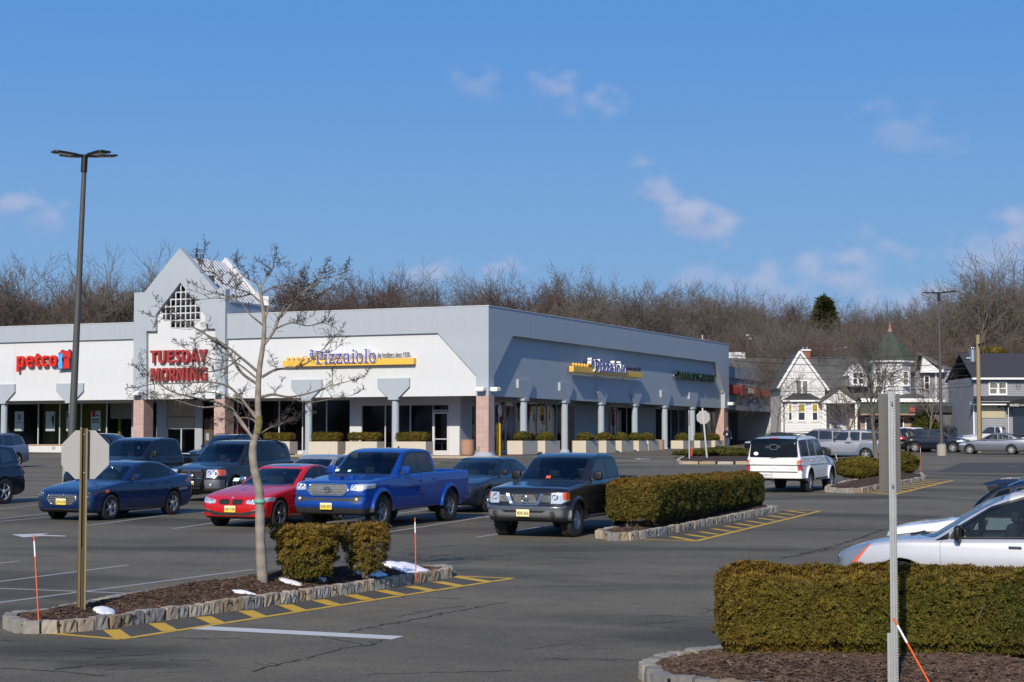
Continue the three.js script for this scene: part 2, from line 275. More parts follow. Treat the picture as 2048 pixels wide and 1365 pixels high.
function buildCar(S) {
  const { L, W, wb, fo, r } = S, hw = W / 2, z0 = fo + wb / 2, ra = S.ra ?? r + .045, far = S.cell > .035;
  const D = lut(S.D), R = S.R ? lut(S.R) : null, Rn = R ? lut(Array.from({ length: Math.ceil((S.R.at(-1)[0] - S.R[0][0]) / .03) + 1 }, (_, i) => { const q = S.R[0][0] + i * .03; return [q, 1 / Math.hypot(1, (R(q + .015) - R(q - .015)) / .03)]; })) : null;
  const nose = lut(S.nose), tail = lut(S.tail), plan = lut(S.plan ?? [[0, -.05], [.5, -.015], [1.1, 0], [L - 1.1, 0], [L - .4, -.02], [L, -.06]]), side = lut(S.side ?? [[.2, -.06], [.34, -.012], [.55, 0], [.72, -.004], [.9, -.03], [1.05, -.07]]);
  const kf = S.kf ?? .22, kr = S.kr ?? .12, bot = lut(S.bot ?? [[0, .24], [.5, .19], [L - .6, .2], [L, .32]]), belt = S.belt, gw = S.gw ?? hw - .10, tum = S.tum ?? .34, cw = S.cw ?? .16, crown = S.crown ?? .05;
  const slopeOf = (f) => (y) => (f(y + .012) - f(y - .012)) / .024, nS = lut(Array.from({ length: 60 }, (_, i) => [i * .03, slopeOf(nose)(i * .03)])), tS = lut(Array.from({ length: 60 }, (_, i) => [i * .03, slopeOf(tail)(i * .03)]));
  const gp = lut(S.gplan ?? [[0, -.02], [1.8, 0], [L - 1.6, 0], [L - .3, -.09]]), sh = S.shoulder ?? .05, rk = S.roofR ?? .085, ax1 = fo, ax2 = fo + wb, fl = S.flare ?? 0;
  const F0 = (x, y, s) => {
    const ax = Math.abs(x), u = ax / hw, u2 = u * u;
    let d = smax(ax - (hw + plan(s) + side(y)), (y - D(s) + crown * u2 * u2) * .93, sh);
    d = smax(d, bot(s) - y, .05); const uu = Math.min(u, 1.15), u4 = uu * uu * uu * uu; d = smax(d, (nose(y) + kf * u4 * uu - s) / Math.hypot(1, nS(y), 5 * kf * u4 / hw), S.noseR ?? .05); d = smax(d, (s - (L - tail(y) - kr * u4)) / Math.hypot(1, tS(y), 4 * kr * u4 / hw), .05);
    if (R) {
      const g1 = ax - (gw + gp(s) - tum * (y - belt)), se = s < L * .5 ? s - cw * u2 : s + (S.cr ?? .10) * u2;
      let g = smax(g1 * .95, (y - R(se) + .03 * u2) * Rn(se), rk); g = Math.max(g, belt - .25 - y, S.R[0][0] - .02 - s, s - S.R.at(-1)[0] - .02); d = smin(d, g, S.blend ?? .035);
    }
    if (fl) for (const a of [ax1, ax2]) { const q = Math.hypot(s - a, y - r) - (ra + (S.flareW ?? .06)); if (q < .3) d = smin(d, smax(smax(smax(q, ax - (hw + fl), .03), .72 * hw - ax, .02), r * .98 - y + (S.flareLow ?? 0), .03), .025); }
    if (S.add) d = S.add(x, y, s, d);
    for (const a of [ax1, ax2]) { const q = Math.hypot(s - a, y - r); if (q < ra + .3) d = smax(d, -smax(q - ra, hw - .34 - ax, .02), .015); }
    if (S.cut) d = S.cut(x, y, s, d);
    return d;
  };
  const F = (x, y, z) => F0(x, y, z0 - z);
  const m = surfaceNet(F, [-hw - .16, .02, z0 - L - .12], [hw + .16, S.H + .1, z0 + .12], S.cell ?? .028);
  let rest = m.idx; const parts = [];
  const add = (q, idx) => { // left and right pieces become parts of their own
    if (!idx.length) return; const lr = [[], []]; let mid = false;
    for (let t = 0; t < idx.length; t += 3) { const c = m.pos[3 * idx[t]] + m.pos[3 * idx[t + 1]] + m.pos[3 * idx[t + 2]]; if (Math.abs(c) < .2) mid = true; lr[c > 0 ? 0 : 1].push(idx[t], idx[t + 1], idx[t + 2]); }
    if (mid || !lr[0].length || !lr[1].length) parts.push({ ...q, geo: geoOf(m, idx) }); else for (const i of lr) parts.push({ ...q, geo: geoOf(m, i) });
  };
  const take = (name, mat, f, cond, parent) => { const [a, b] = cutTris(m, rest, f, cond); rest = b; add({ name, mat, parent }, a); };
  const Z = (z) => z0 - z;
  take('wheel_arch', M.black, (x, y, z) => Math.min(Math.hypot(Z(z) - ax1, y - r), Math.hypot(Z(z) - ax2, y - r)) - ra - .008, (x, y, z, nx) => Math.abs(x) > hw - .4 && Math.abs(nx) < 2.5 || Math.abs(x) < hw - .12 && y < r + ra);
  take('underbody', M.black, (x, y, z) => y - bot(Z(z)) - .03, (x, y, z, nx, ny) => ny < -1.5);
  const conds = { side: (x, y, z, nx, ny, nz) => Math.abs(nx) > 1.1, left: (x, y, z, nx) => nx > 1.1, front: (x, y, z, nx, ny, nz) => nz > .25 && Z(z) < 1.1, top: (x, y, z, nx, ny) => ny > .7, rear: (x, y, z, nx, ny, nz) => nz < -.35, rearall: (x, y, z) => Z(z) > L - .7, frontall: (x, y, z, nx, ny, nz) => Z(z) < .9 && (nz > .2 || Math.abs(nx) > 1) };
  const coords = { side: (x, y, z) => [Z(z), y], left: (x, y, z) => [Z(z), y], front: (x, y) => [Math.abs(x), y], frontall: (x, y) => [Math.abs(x), y], top: (x, y, z) => [Math.abs(x), Z(z)], rear: (x, y) => [Math.abs(x), y], rearall: (x, y, z) => [Z(z), y] };
  for (const q of S.zones ?? []) { const sd = q.f ? null : polySD(q.poly, q.r ?? 0), cc = coords[q.view], cond = conds[q.view]; take(q.name, q.mat, q.f ? (x, y, z) => q.f(x, y, Z(z)) : q.lim ? (x, y, z) => Math.max(sd(...cc(x, y, z)), Z(z) - q.lim, (q.from ?? -9) - Z(z)) : q.from ? (x, y, z) => Math.max(sd(...cc(x, y, z)), q.from - Z(z)) : (x, y, z) => sd(...cc(x, y, z)), q.cond ? (x, y, z, nx, ny, nz) => cond(x, y, z, nx, ny, nz) && q.cond(x, y, Z(z), nx, ny, nz) : cond, q.parent); }
  // panes: black surround first, then the pane itself
  const wins = S.windows ?? [];
  for (const q of wins) {
    const sd = polySD(q.poly, q.r ?? .0), cc = coords[q.view], cond = (x, y, z, nx, ny, nz) => conds[q.view](x, y, z, nx, ny, nz) && y > belt - .16 && (!q.cond || q.cond(x, y, Z(z), nx, ny, nz));
    const e = q.edge ?? .028; const [o, b] = cutTris(m, rest, (x, y, z) => sd(...cc(x, y, z)) - e, cond); rest = b;
    const [p, t] = cutTris(m, o, (x, y, z) => sd(...cc(x, y, z)), null);
    add({ name: 'window_trim', mat: q.trim ?? M.trim }, t); add({ name: q.name, mat: far ? glassFar : q.tint ? glassTint : glassClear }, p);
  }
  const gap = S.gap ?? .007;
  for (const q of S.panels ?? []) {
    const sd = polySD(q.poly, .0), cc = coords[q.view], sides = q.view === 'side' ? [1, -1] : [0];
    for (const sg of sides) {
      const cond = (x, y, z, nx, ny, nz) => (sg === 0 || x * sg > 0) && (q.view === 'side' ? Math.abs(x) > hw * .55 : conds[q.view](x, y, z, nx, ny, nz)) && (!q.cond || q.cond(x, y, Z(z)));
      const [o, b] = cutTris(m, rest, (x, y, z) => sd(...cc(x, y, z)) - gap, cond); rest = b;
      const [p, t] = cutTris(m, o, (x, y, z) => sd(...cc(x, y, z)), null);
      if (t.length) parts.push({ name: 'panel_gap', mat: M.black, geo: geoOf(m, t) });
      if (p.length) parts.push({ name: q.name, mat: q.mat ?? S.paint, geo: geoOf(m, p), panel: sg });
    }
  }
  parts.unshift({ name: 'body', mat: S.paint, geo: geoOf(m, rest) });
  const hit = (f, a, b) => { let p = a; for (let i = 1; i <= 80; i++) { const q = a + (b - a) * i / 80; if (f(q) < 0) { let lo = p, hi = q; for (let k = 0; k < 14; k++) { const c = (lo + hi) / 2; if (f(c) < 0) hi = c; else lo = c; } return hi; } p = q; } return null; };
  const on = { // points on the skin
    front: (x, y, off = 0) => V(x, y, z0 - (hit((s) => F0(x, y, s), -.1, 1.4) ?? .3) + off), rear: (x, y, off = 0) => V(x, y, z0 - (hit((s) => F0(x, y, s), L + .1, L - 1.6) ?? L - .3) - off),
    side: (s, y, sg = 1, off = 0) => V(sg * ((hit((x) => F0(x, y, s), hw + .15, .2) ?? hw) + off), y, z0 - s), top: (x, s, off = 0) => V(x, (hit((y) => F0(x, y, s), S.H + .1, .5) ?? 1) + off, z0 - s),
  };
  return { parts, on, z0, S, hw, far, F0 };
}
function makeCar(name, label, S, [x, z], turn, o = {}) {
  const root = thing(name, label, o.category ?? (S.kind === 'pickup' ? 'pickup truck' : S.kind === 'suv' ? 'SUV' : 'car'), [x, G(x, z), z]);
  root.quaternion.setFromAxisAngle(V(1, 0, 0), TILT).multiply(new THREE.Quaternion().setFromAxisAngle(V(0, 1, 0), turn));
  const C = buildCar(S), { z0, on, hw } = C, doors = [];
  for (const p of C.parts) { const h = p.parent ? root.children.find((c) => c.name === p.parent) : null; const q = part(h ?? root, p.name, p.geo, p.mat); if (p.name === 'door') doors.push(q); }
  const wp = wheelParts(S.r, S.tw ?? .215, S.rim ?? S.r * .66, S.spokes ?? 5, S.twin ?? false, S.tyre ?? '');
  for (const sz of [z0 - S.fo, z0 - S.fo - S.wb]) for (const sg of [1, -1]) {
    const w = new THREE.Group(); w.name = 'wheel'; w.position.set(sg * (hw + (S.track ?? -.015) - (S.tw ?? .215) / 2), S.r, sz); w.rotation.y = sg > 0 ? (sz > 0 ? S.steer ?? 0 : 0) : Math.PI + (sz > 0 ? S.steer ?? 0 : 0); root.add(w);
    for (const [n, mt] of [['tyre', M.rubber], ['rim', S.rimMat ?? alloyMat], ['disc', plastic]]) { const q = part(w, n === 'disc' ? 'brake_disc' : n, wp[n], mt); q.rotation.x = sz * 1.7 + sg; }
  }
  // mirrors
  if (S.mirror) { const [ms, my, mw = .2, mh = .15] = S.mirror, q = S.mirrorMat ?? S.paint; for (const sg of [1, -1]) { const a = on.side(ms, my, sg), g = new THREE.SphereGeometry(.5, 16, 12); const p = g.attributes.position; for (let i = 0; i < p.count; i++) { const e = (v) => Math.sign(v) * Math.pow(Math.abs(v) * 2, .5) / 2; p.setXYZ(i, e(p.getX(i)) * mw, e(p.getY(i)) * mh, e(p.getZ(i)) * (p.getZ(i) < 0 ? .05 : .12)); } g.computeVertexNormals(); const mm = part(root, 'mirror', [g.translate(a.x + sg * (mw / 2 + .03), my + mh * .35, a.z - .02)], q); part(mm, 'mirror_arm', [bx(.12, .04, .06, a.x + sg * .03, my, a.z)], plastic); } }
  // cabin
  if (!C.far && S.R) {
    const b = S.belt, c0 = S.cab?.[0] ?? S.R[0][0] + .25, c1 = S.cab?.[1] ?? S.L - .9, zz = (s) => z0 - s, seat = S.seat ?? seatGrey, w = S.gw ?? hw - .1;
    const inn = part(root, 'interior', [span(-w + .02, w - .02, .42, .46, zz(c0 + .1), zz(c1 - .05)), rbx(w * 2 - .1, .3, .42, .08, 0, b - .13, zz(c0 + .32)), rbx(.12, .05, .2, .02, .37, b + .03, zz(c0 + .3)), new THREE.TorusGeometry(.18, .014, 8, 24).rotateX(-.45).translate(.37, b + .0, zz(c0 + .72)), span(-w + .02, w - .02, .46, b + .02, zz(c1 - .1), zz(c1 - .14))], M.darkin);
    const rows = S.rows ?? [c0 + 1.15, c0 + 2.0]; for (const q of rows) if (q < c1 - .1) for (const sx of [-.37, .37]) part(inn, 'seat', [rbx(.5, .16, .48, .06, sx, .6, zz(q - .25)), rbx(.48, .62, .14, .06, sx, .9, zz(q + .03)), rbx(.26, .16, .1, .05, sx, Math.min(1.3, S.H - .26), zz(q + .06))], seat);
  }
  const K = { ...C, root, doors,
    handle(s, y, mat = S.paint) { for (const sg of [1, -1]) { const a = on.side(s, y, sg), d = doors.filter((q) => { q.geometry.computeBoundingBox(); const bb = q.geometry.boundingBox; return a.z > bb.min.z && a.z < bb.max.z && a.x * (bb.min.x + bb.max.x) > 0; })[0]; part(d ?? root, 'handle', [rbx(.03, .035, .17, .012, a.x + sg * .012, y, a.z)], mat); } },
    plate(view, y, text, colors, x = 0, top, off = .012) { const a = on[view](x, y, off), t = new THREE.PlaneGeometry(.305, .152); t.userData.keepUV = true; const p = part(root, 'number_plate', [bx(.312, .158, .012, 0, 0, 0)], M.trim); p.position.copy(a); if (view === 'rear') p.rotation.y = Math.PI; const f = part(p, 'plate_face', [t.translate(0, 0, .0085)], std(0xffffff, .45, { name: 'plate ' + text, map: plateTex(text, colors, view === 'rear' ? '#1b2440' : '#15140f', top) })); return f; },
    line(name, view, pts, rad, mat, closed = false, off = .004, parent = root) { return part(parent, name, [tube(dense(pts, 5, closed).map((p) => on[view](p[0], p[1], off)), rad, 6, closed, pts.length * 10)], mat); },
    bars(name, view, rows, rad, mat, off = .004, parent = root) { return part(parent, name, rows.map(([xa, ya, xb, yb, n = 7]) => tube(Array.from({ length: n }, (_, i) => on[view](xa + (xb - xa) * i / (n - 1), ya + (yb - ya) * i / (n - 1), off)), rad, 5, false, n * 2)), mat); },
    card(x, y, w, h, mat, name = 'sticker', s = null) { const a = on.front(x, y, -.03), g = new THREE.PlaneGeometry(w, h); return part(root, name, [g.rotateX(-.75).translate(a.x, a.y, a.z)], mat); },
    rails(s0, s1, x, mat = M.trim, rise = .05) { for (const sg of [1, -1]) { const n = 7, p = Array.from({ length: n }, (_, i) => { const s = s0 + (s1 - s0) * i / (n - 1); return on.top(sg * x, s, i === 0 || i === n - 1 ? .0 : rise); }); part(root, 'roof_rail', [tube(p, .018, 6)], mat); } },
  };
  S.detail?.(K);
  return root;
}
// a sedan, an SUV and a pickup to start from; each car below overrides what sets it apart
function sedanSpec(o = {}) {
  const L = o.L ?? 4.57, e = o.e ?? 0, H = o.H ?? 1.44, b = 0;
  return { kind: 'car', L, W: 1.80, H, wb: 2.70, fo: .86, r: .325, belt: .97, cell: .028,
    D: [[0, .64], [.05, .70], [.25, .79], [.6, .865], [1.0, .925], [1.45, .975], [2, .975], [3, 1.0], [3.7, 1.05], [L - .45, 1.075], [L - .12, 1.065], [L, 1.0]],
    R: [[1.15 + e, .88], [1.38 + e, .985], [1.75 + e, 1.17], [2.1 + e, 1.335], [2.4 + e, H - .025], [2.8 + e, H], [3.2, H - .02], [3.6, H - .115], [3.95, H - .255], [4.2, H - .365], [4.4, H - .52]],
    nose: [[.15, .14], [.3, .02], [.45, 0], [.6, .015], [.72, .09], [.85, .3]], tail: [[.2, .22], [.4, .05], [.6, .0], [.85, .02], [1.0, .06], [1.1, .12]],
    windows: [
      { name: 'windshield', view: 'top', poly: [[0, 1.24 + e], [.45, 1.32 + e], [.68, 1.5 + e], [.55, 2.12 + e], [.3, 2.08 + e], [-.1, 2.06 + e], [-.1, 1.24 + e]], cond: (x, y, s) => s < 2.4 + e },
      { name: 'rear_window', view: 'top', poly: [[-.1, 3.62], [.5, 3.66], [.62, 4.1], [.3, 4.2], [-.1, 4.22]], cond: (x, y, s) => s > 3.2 },
      { name: 'side_window', view: 'side', poly: [[1.78 + e, 1.02], [2.2 + e, 1.255], [2.42 + e, 1.325], [2.66 + e, 1.355], [2.68 + e, 1.025]] },
      { name: 'side_window', view: 'side', poly: [[2.76 + e, 1.03], [2.74 + e, 1.36], [3.1, 1.345], [3.42, 1.265], [3.44, 1.065]] },
      { name: 'side_window', view: 'side', poly: [[3.51, 1.075], [3.49, 1.235], [3.74, 1.13], [3.76, 1.1]] }],
    panels: [
      { name: 'door', view: 'side', poly: [[1.62 + e, .32], [1.58 + e, .9], [1.72 + e, 1.06], [2.16 + e, 1.30], [2.45 + e, 1.375], [2.7 + e, 1.39], [2.72 + e, .32]] },
      { name: 'door', view: 'side', poly: [[2.74 + e, .32], [2.72 + e, 1.39], [3.1, 1.37], [3.4, 1.30], [3.62, 1.18], [3.55, .95], [3.3, .62], [3.2, .32]] },
      { name: 'hood', view: 'top', poly: [[-.1, .30], [.5, .34], [.72, .5], [.78, .9], [.74, 1.3 + e], [.4, 1.21 + e], [-.1, 1.17 + e]], cond: (x, y, s) => s < 1.36 + e }],
    mirror: [1.85 + e, 1.0], cab: [1.3 + e, 3.7], ...o };
}
function suvSpec(o = {}) {
  const L = o.L ?? 4.65, H = o.H ?? 1.72, W = o.W ?? 1.86, b = o.belt ?? 1.08, e = o.e ?? 0, end = L;
  const rr = o.rake ?? .45, k = H - .12;
  return { kind: 'suv', L, W, H, wb: 2.68, fo: .9, r: .36, belt: b, cell: .03, tum: .24, kf: .2, kr: .14,
    D: [[0, b - .26], [.05, b - .19], [.3, b - .1], [.8, b - .03], [1.25 + e, b + .02], [2, b + .02], [3.2, b + .03], [L - .3, b + .05], [L - .06, b + .02], [L, b - .05]],
    R: [[.95 + e, b - .08], [1.2 + e, b + .04], [1.6 + e, b + .28], [2.0 + e, H - .1], [2.3 + e, H - .02], [2.8, H], [3.4, H - .005], [L - .75, H - .04], [L - rr, H - .10], [L - rr * .6, H - .24], [L - .16, b + .15], [L - .04, b - .1]],
    nose: [[.2, .16], [.4, .02], [.55, 0], [.75, .015], [.9, .06], [1.05, .2]], tail: [[.25, .14], [.45, .0], [.65, .0], [.8, .04], [1.1, .06], [1.3, .1]], bot: [[0, .3], [.5, .25], [L - .6, .25], [L, .36]],
    windows: [
      { name: 'windshield', view: 'top', poly: [[0, 1.08 + e], [.5, 1.17 + e], [W / 2 - .2, 1.34 + e], [W / 2 - .33, 2.02 + e], [.3, 1.96 + e], [-.1, 1.94 + e], [-.1, 1.08 + e]], cond: (x, y, s) => s < 2.3 + e },
      { name: 'rear_window', view: 'rear', tint: true, poly: [[-.1, b + .1], [W / 2 - .22, b + .13], [W / 2 - .31, k - .02], [-.1, k + .015]], cond: (x, y, s) => s > L - 1 },
      { name: 'side_window', view: 'side', poly: [[1.62 + e, b + .06], [2.05 + e, k - .06], [2.3 + e, k], [2.58, k + .01], [2.6, b + .06]] },
      { name: 'side_window', view: 'side', tint: true, poly: [[2.7, b + .06], [2.68, k + .01], [3.45, k - .01], [3.5, b + .08]] },
      { name: 'side_window', view: 'side', tint: true, poly: [[3.6, b + .09], [3.56, k - .015], [L - .62, k - .06], [L - .42, b + .16]] }],
    panels: [{ name: 'door', view: 'side', poly: [[1.5 + e, .38], [1.46 + e, b - .04], [1.58 + e, b + .1], [2.0 + e, k], [2.3 + e, k + .05], [2.63, k + .05], [2.65, .38]] }, { name: 'door', view: 'side', poly: [[2.67, .38], [2.65, k + .05], [3.5, k + .03], [3.55, b], [3.3, .75], [3.2, .38]] },
      { name: 'hood', view: 'top', poly: [[-.1, .26], [.6, .32], [W / 2 - .13, .5], [W / 2 - .13, 1.2 + e], [.4, 1.04 + e], [-.1, 1.0 + e]], cond: (x, y, s) => s < 1.24 + e },
      { name: 'tailgate', view: 'rear', poly: [[-.1, .62], [W / 2 - .2, .64], [W / 2 - .14, b], [W / 2 - .28, k + .04], [-.1, k + .07]], cond: (x, y, s) => s > L - .9 }],
    mirror: [1.66 + e, b + .02, .2, .18], cab: [1.15 + e, L - .5], ...o };
}
const STALL = -0.4214;                                            // every car in the rows is parked along the same lines
const NJ = ['#ece9c8', '#e9c437'];
const stickerO = std(0xd85a2a, .6, { name: 'sticker orange' }), stickerW = std(0xcfe3d6, .6, { name: 'sticker white' });
const pBlue = paint(lin(.003, .016, .070), .05, .45), pTac = paint(lin(.003, .045, .27), .05, .45), pRed = paint(lin(.50, .008, .010), 0, .45), pGrey = paint(lin(.012, .014, .019), .1, .42), pNavy = paint(lin(.006, .009, .02), .1, .4), pBlack = paint(lin(.005, .006, .008), .1, .4), pSilver = paint(lin(.24, .25, .29), .25), pWhite = paint(lin(.74, .75, .75), 0, .4), pSteel = paint(lin(.15, .165, .20), .5), pBlueGrey = paint(lin(.09, .11, .16), .4);
const wheelPlace = (S, wheel, [x, z], turn) => { const ox = (wheel[1] === 'L' ? 1 : -1) * S.W / 2, oz = (wheel[0] === 'F' ? 1 : -1) * S.wb / 2, c = Math.cos(turn), s = Math.sin(turn); return [x - ox * c - oz * s, z + ox * s - oz * c]; };
function park(name, label, S, wheel, p, turn, o) { const q = wheel === 'C' ? p : wheelPlace(S, wheel, p, turn); return makeCar(name, label, S, q, turn, o); }
const lampBalls = (K, name, pts, r) => { for (const sg of [1, -1]) part(K.root, name, pts.map(([x, y, q = r]) => { const a = K.on.front(sg * x, y, -.004); return new THREE.TorusGeometry(q, q * .3, 8, 18).translate(a.x, a.y, a.z); }), M.chrome); };

// ---- front row, from the left
const dense = (pts, n = 4, closed = false) => pts.flatMap((p, i) => { const q = pts[(i + 1) % pts.length]; return !closed && i === pts.length - 1 ? [p] : Array.from({ length: n }, (_, k) => [p[0] + (q[0] - p[0]) * k / n, p[1] + (q[1] - p[1]) * k / n]); });
const sElantra = sedanSpec({ paint: pBlue, W: 1.8, spokes: 5, twin: true, rimMat: std(0xa2a5a8, .3, { metalness: .4 }), tyre: '',
  zones: [
    { name: 'grille', mat: plastic, view: 'front', poly: [[-.1, .40], [.34, .40], [.47, .55], [.43, .665], [-.1, .67]] },
    { name: 'headlight', mat: lampDark, view: 'frontall', lim: .62, poly: [[.45, .62], [.52, .665], [.72, .75], [.95, .80], [.95, .70], [.7, .60], [.52, .575]] },
    { name: 'indicator', mat: amber, view: 'frontall', from: .62, lim: .76, poly: [[.7, .72], [.99, .80], [.99, .70], [.7, .66]] },
    { name: 'air_vent', mat: plastic, view: 'front', poly: [[.58, .34], [.78, .36], [.80, .50], [.66, .46]] },
    { name: 'air_vent', mat: plastic, view: 'front', poly: [[-.1, .26], [.62, .26], [.55, .31], [-.1, .31]] },
    { name: 'tail_light', mat: redLamp, view: 'rearall', poly: [[4.12, .86], [4.3, .98], [4.7, .99], [4.7, .82]] }],
  detail(K) {
    K.line('grille_frame', 'front', [[-.30, .415], [.30, .415], [.445, .55], [.41, .65], [.0, .655], [-.41, .65], [-.445, .55]], .011, M.chrome, true);
    for (let i = 0; i < 5; i++) { const y = .445 + i * .044, w = y < .54 ? .33 + (y - .44) * .9 : .42; K.bars('grille_bar', 'front', [[-w, y, w, y, 11]], .010, M.alu); }
    const a = K.on.front(0, .655, .03); part(K.root, 'emblem', [new THREE.TorusGeometry(.045, .006, 6, 20).scale(1.45, .8, 1).translate(a.x, a.y - .02, a.z), bar(V(-.022, a.y + .004, a.z), V(-.03, a.y - .045, a.z), .006), bar(V(.03, a.y + .004, a.z), V(.022, a.y - .045, a.z), .006), bar(V(-.026, a.y - .016, a.z), V(.026, a.y - .024, a.z), .006)], M.chrome);
    K.plate('front', .485, 'J74·G2E', NJ); lampBalls(K, 'headlamp_bulb', [[.64, .645, .035], [.73, .675, .035]]); K.handle(2.55, .86); K.handle(3.3, .89); K.card(.44, 1.06, .07, .05, stickerW);
    K.line('belt_line', 'side', [[1.8, 1.0], [2.5, 1.005], [3.3, 1.045], [3.75, 1.085]], .006, M.chrome);
  } });
const sBmw = sedanSpec({ paint: pRed, L: 4.63, W: 1.81, wb: 2.81, fo: .79, H: 1.43, e: .16, r: .325, rim: .235, spokes: 5, twin: true, rimMat: std(0x707377, .3, { metalness: .4 }),
  D: [[0, .60], [.05, .67], [.25, .76], [.6, .84], [1.0, .90], [1.6, .965], [2.2, .975], [3, 1.0], [3.8, 1.05], [4.2, 1.07], [4.52, 1.06], [4.63, .98]],
  zones: [
    { name: 'grille', mat: M.black, view: 'front', r: .012, poly: [[.035, .575], [.055, .655], [.26, .66], [.325, .635], [.30, .565], [.1, .555]] },
    { name: 'headlight', mat: lampMat, view: 'frontall', lim: .56, poly: [[.42, .575], [.42, .65], [.62, .68], [.95, .73], [.95, .64], [.75, .575], [.6, .56]] },
    { name: 'air_vent', mat: plastic, view: 'front', poly: [[-.1, .29], [.50, .29], [.58, .34], [.85, .36], [.86, .46], [.56, .405], [.3, .36], [-.1, .36]] },
    { name: 'splitter', mat: M.black, view: 'frontall', lim: .5, f: null, poly: [[-.1, .17], [.7, .17], [.55, .245], [-.1, .245]] },
    { name: 'sunroof', mat: glassFar, view: 'top', r: .02, poly: [[-.1, 2.42], [.4, 2.45], [.4, 3.15], [-.1, 3.17]] },
    { name: 'tail_light', mat: redLamp, view: 'rearall', poly: [[4.3, .8], [4.35, .96], [4.8, .97], [4.8, .8]] }],
  mirrorMat: M.chrome,
  detail(K) {
    for (const sg of [1, -1]) { K.line('grille_frame', 'front', [[.035, .575], [.055, .658], [.26, .665], [.33, .637], [.30, .562], [.1, .55]].map(([x, y]) => [x * sg, y]), .006, M.black, true); K.bars('grille_bar', 'front', Array.from({ length: 9 }, (_, i) => [sg * (.07 + i * .026), .568, sg * (.075 + i * .026), .648, 3]), .004, plastic); K.bars('bumper_trim', 'front', [[sg * .56, .405, sg * .80, .445, 4]], .010, M.alu); }
    const a = K.on.front(0, .695, .004); part(K.root, 'emblem', [new THREE.SphereGeometry(.036, 16, 10).scale(1, 1, .35).translate(a.x, a.y, a.z)], M.chrome); part(K.root, 'emblem_quarter', [bx(.024, .024, .01, -.012, a.y + .012, a.z + .009), bx(.024, .024, .01, .012, a.y - .012, a.z + .009)], std(0x2b6fb5, .4));
    K.plate('front', .445, 'D67·CYR', NJ); lampBalls(K, 'headlamp_bulb', [[.55, .622, .034], [.68, .635, .034]]); K.handle(2.72, .84); K.handle(3.45, .88); K.card(.48, 1.06, .07, .05, stickerW); K.card(-.05, 1.12, .16, .10, stickerW, 'paper');
    K.line('crease', 'side', [[1.3, .80], [2.2, .82], [3.2, .86], [4.2, .92]], .004, pRed);
  } });
function pickupSpec(o) {
  const { L, W, H, belt: b, c0, c1 } = o, k = H - .12;
  return { kind: 'pickup', tum: .22, kf: .14, kr: .03, shoulder: .045, cell: .03, tw: .25, gw: W / 2 - .075, cw: .13, cr: .03,
    R: [[c0 - .15, b - .12], [c0 + .1, b + .03], [c0 + .45, b + .27], [c0 + .82, H - .09], [c0 + 1.1, H - .025], [c0 + 1.5, H], [c1 - .5, H - .01], [c1 - .16, H - .06], [c1 - .06, H - .22], [c1, b - .05], [c1 + .03, b - .3]],
    bot: [[0, .36], [.4, .34], [1.2, .38], [L - 1, .42], [L, .5]], plan: [[0, -.04], [.5, -.01], [1.1, 0], [L - .3, 0], [L, -.02]], gplan: [[0, -.03], [2, 0], [L, 0]],
    windows: [
      { name: 'windshield', view: 'top', poly: [[0, c0 + .02], [.5, c0 + .08], [W / 2 - .22, c0 + .2], [W / 2 - .3, c0 + .86], [.3, c0 + .8], [-.1, c0 + .79], [-.1, c0 + .02]], cond: (x, y, s) => s < c0 + 1.2 },
      { name: 'side_window', view: 'side', r: .015, poly: [[c0 + .5, b + .07], [c0 + .9, k - .07], [c0 + 1.1, k - .02], [c0 + 1.38, k - .015], [c0 + 1.4, b + .06]] },
      { name: 'side_window', view: 'side', r: .02, tint: true, poly: [[c0 + 1.52, b + .07], [c0 + 1.5, k - .02], [c1 - .34, k - .03], [c1 - .22, b + .09]] },
      { name: 'rear_window', view: 'rear', tint: true, r: .02, poly: [[-.1, b + .12], [W / 2 - .32, b + .12], [W / 2 - .36, k - .02], [-.1, k]], cond: (x, y, s) => s < c1 + .2 }],
    panels: [{ name: 'door', view: 'side', poly: [[c0 + .36, .5], [c0 + .34, b - .04], [c0 + .46, b + .1], [c0 + .86, k - .01], [c0 + 1.1, k + .04], [c0 + 1.44, k + .045], [c0 + 1.46, .5]] }, { name: 'door', view: 'side', poly: [[c0 + 1.48, .5], [c0 + 1.46, k + .045], [c1 - .28, k + .03], [c1 - .12, b + .05], [c1 - .14, .9], [c1 - .3, .62], [c1 - .3, .5]] },
      { name: 'hood', view: 'top', poly: [[-.1, .14], [.6, .16], [W / 2 - .14, .3], [W / 2 - .1, c0 - .0], [.4, c0 - .1], [-.1, c0 - .14]], cond: (x, y, s) => s < c0 + .1 }],
    cut: (x, y, s, d) => smax(d, -smax(smax(Math.abs(x) - (W / 2 - .1), c1 + .07 - s, .02), smax(s - (L - .1), b - .5 - y, .02), .02), .02),
    mirror: [c0 + .5, b + .04, .22, .2], cab: [c0, c1], rows: [c0 + 1.2, c1 - .3], ...o };
}
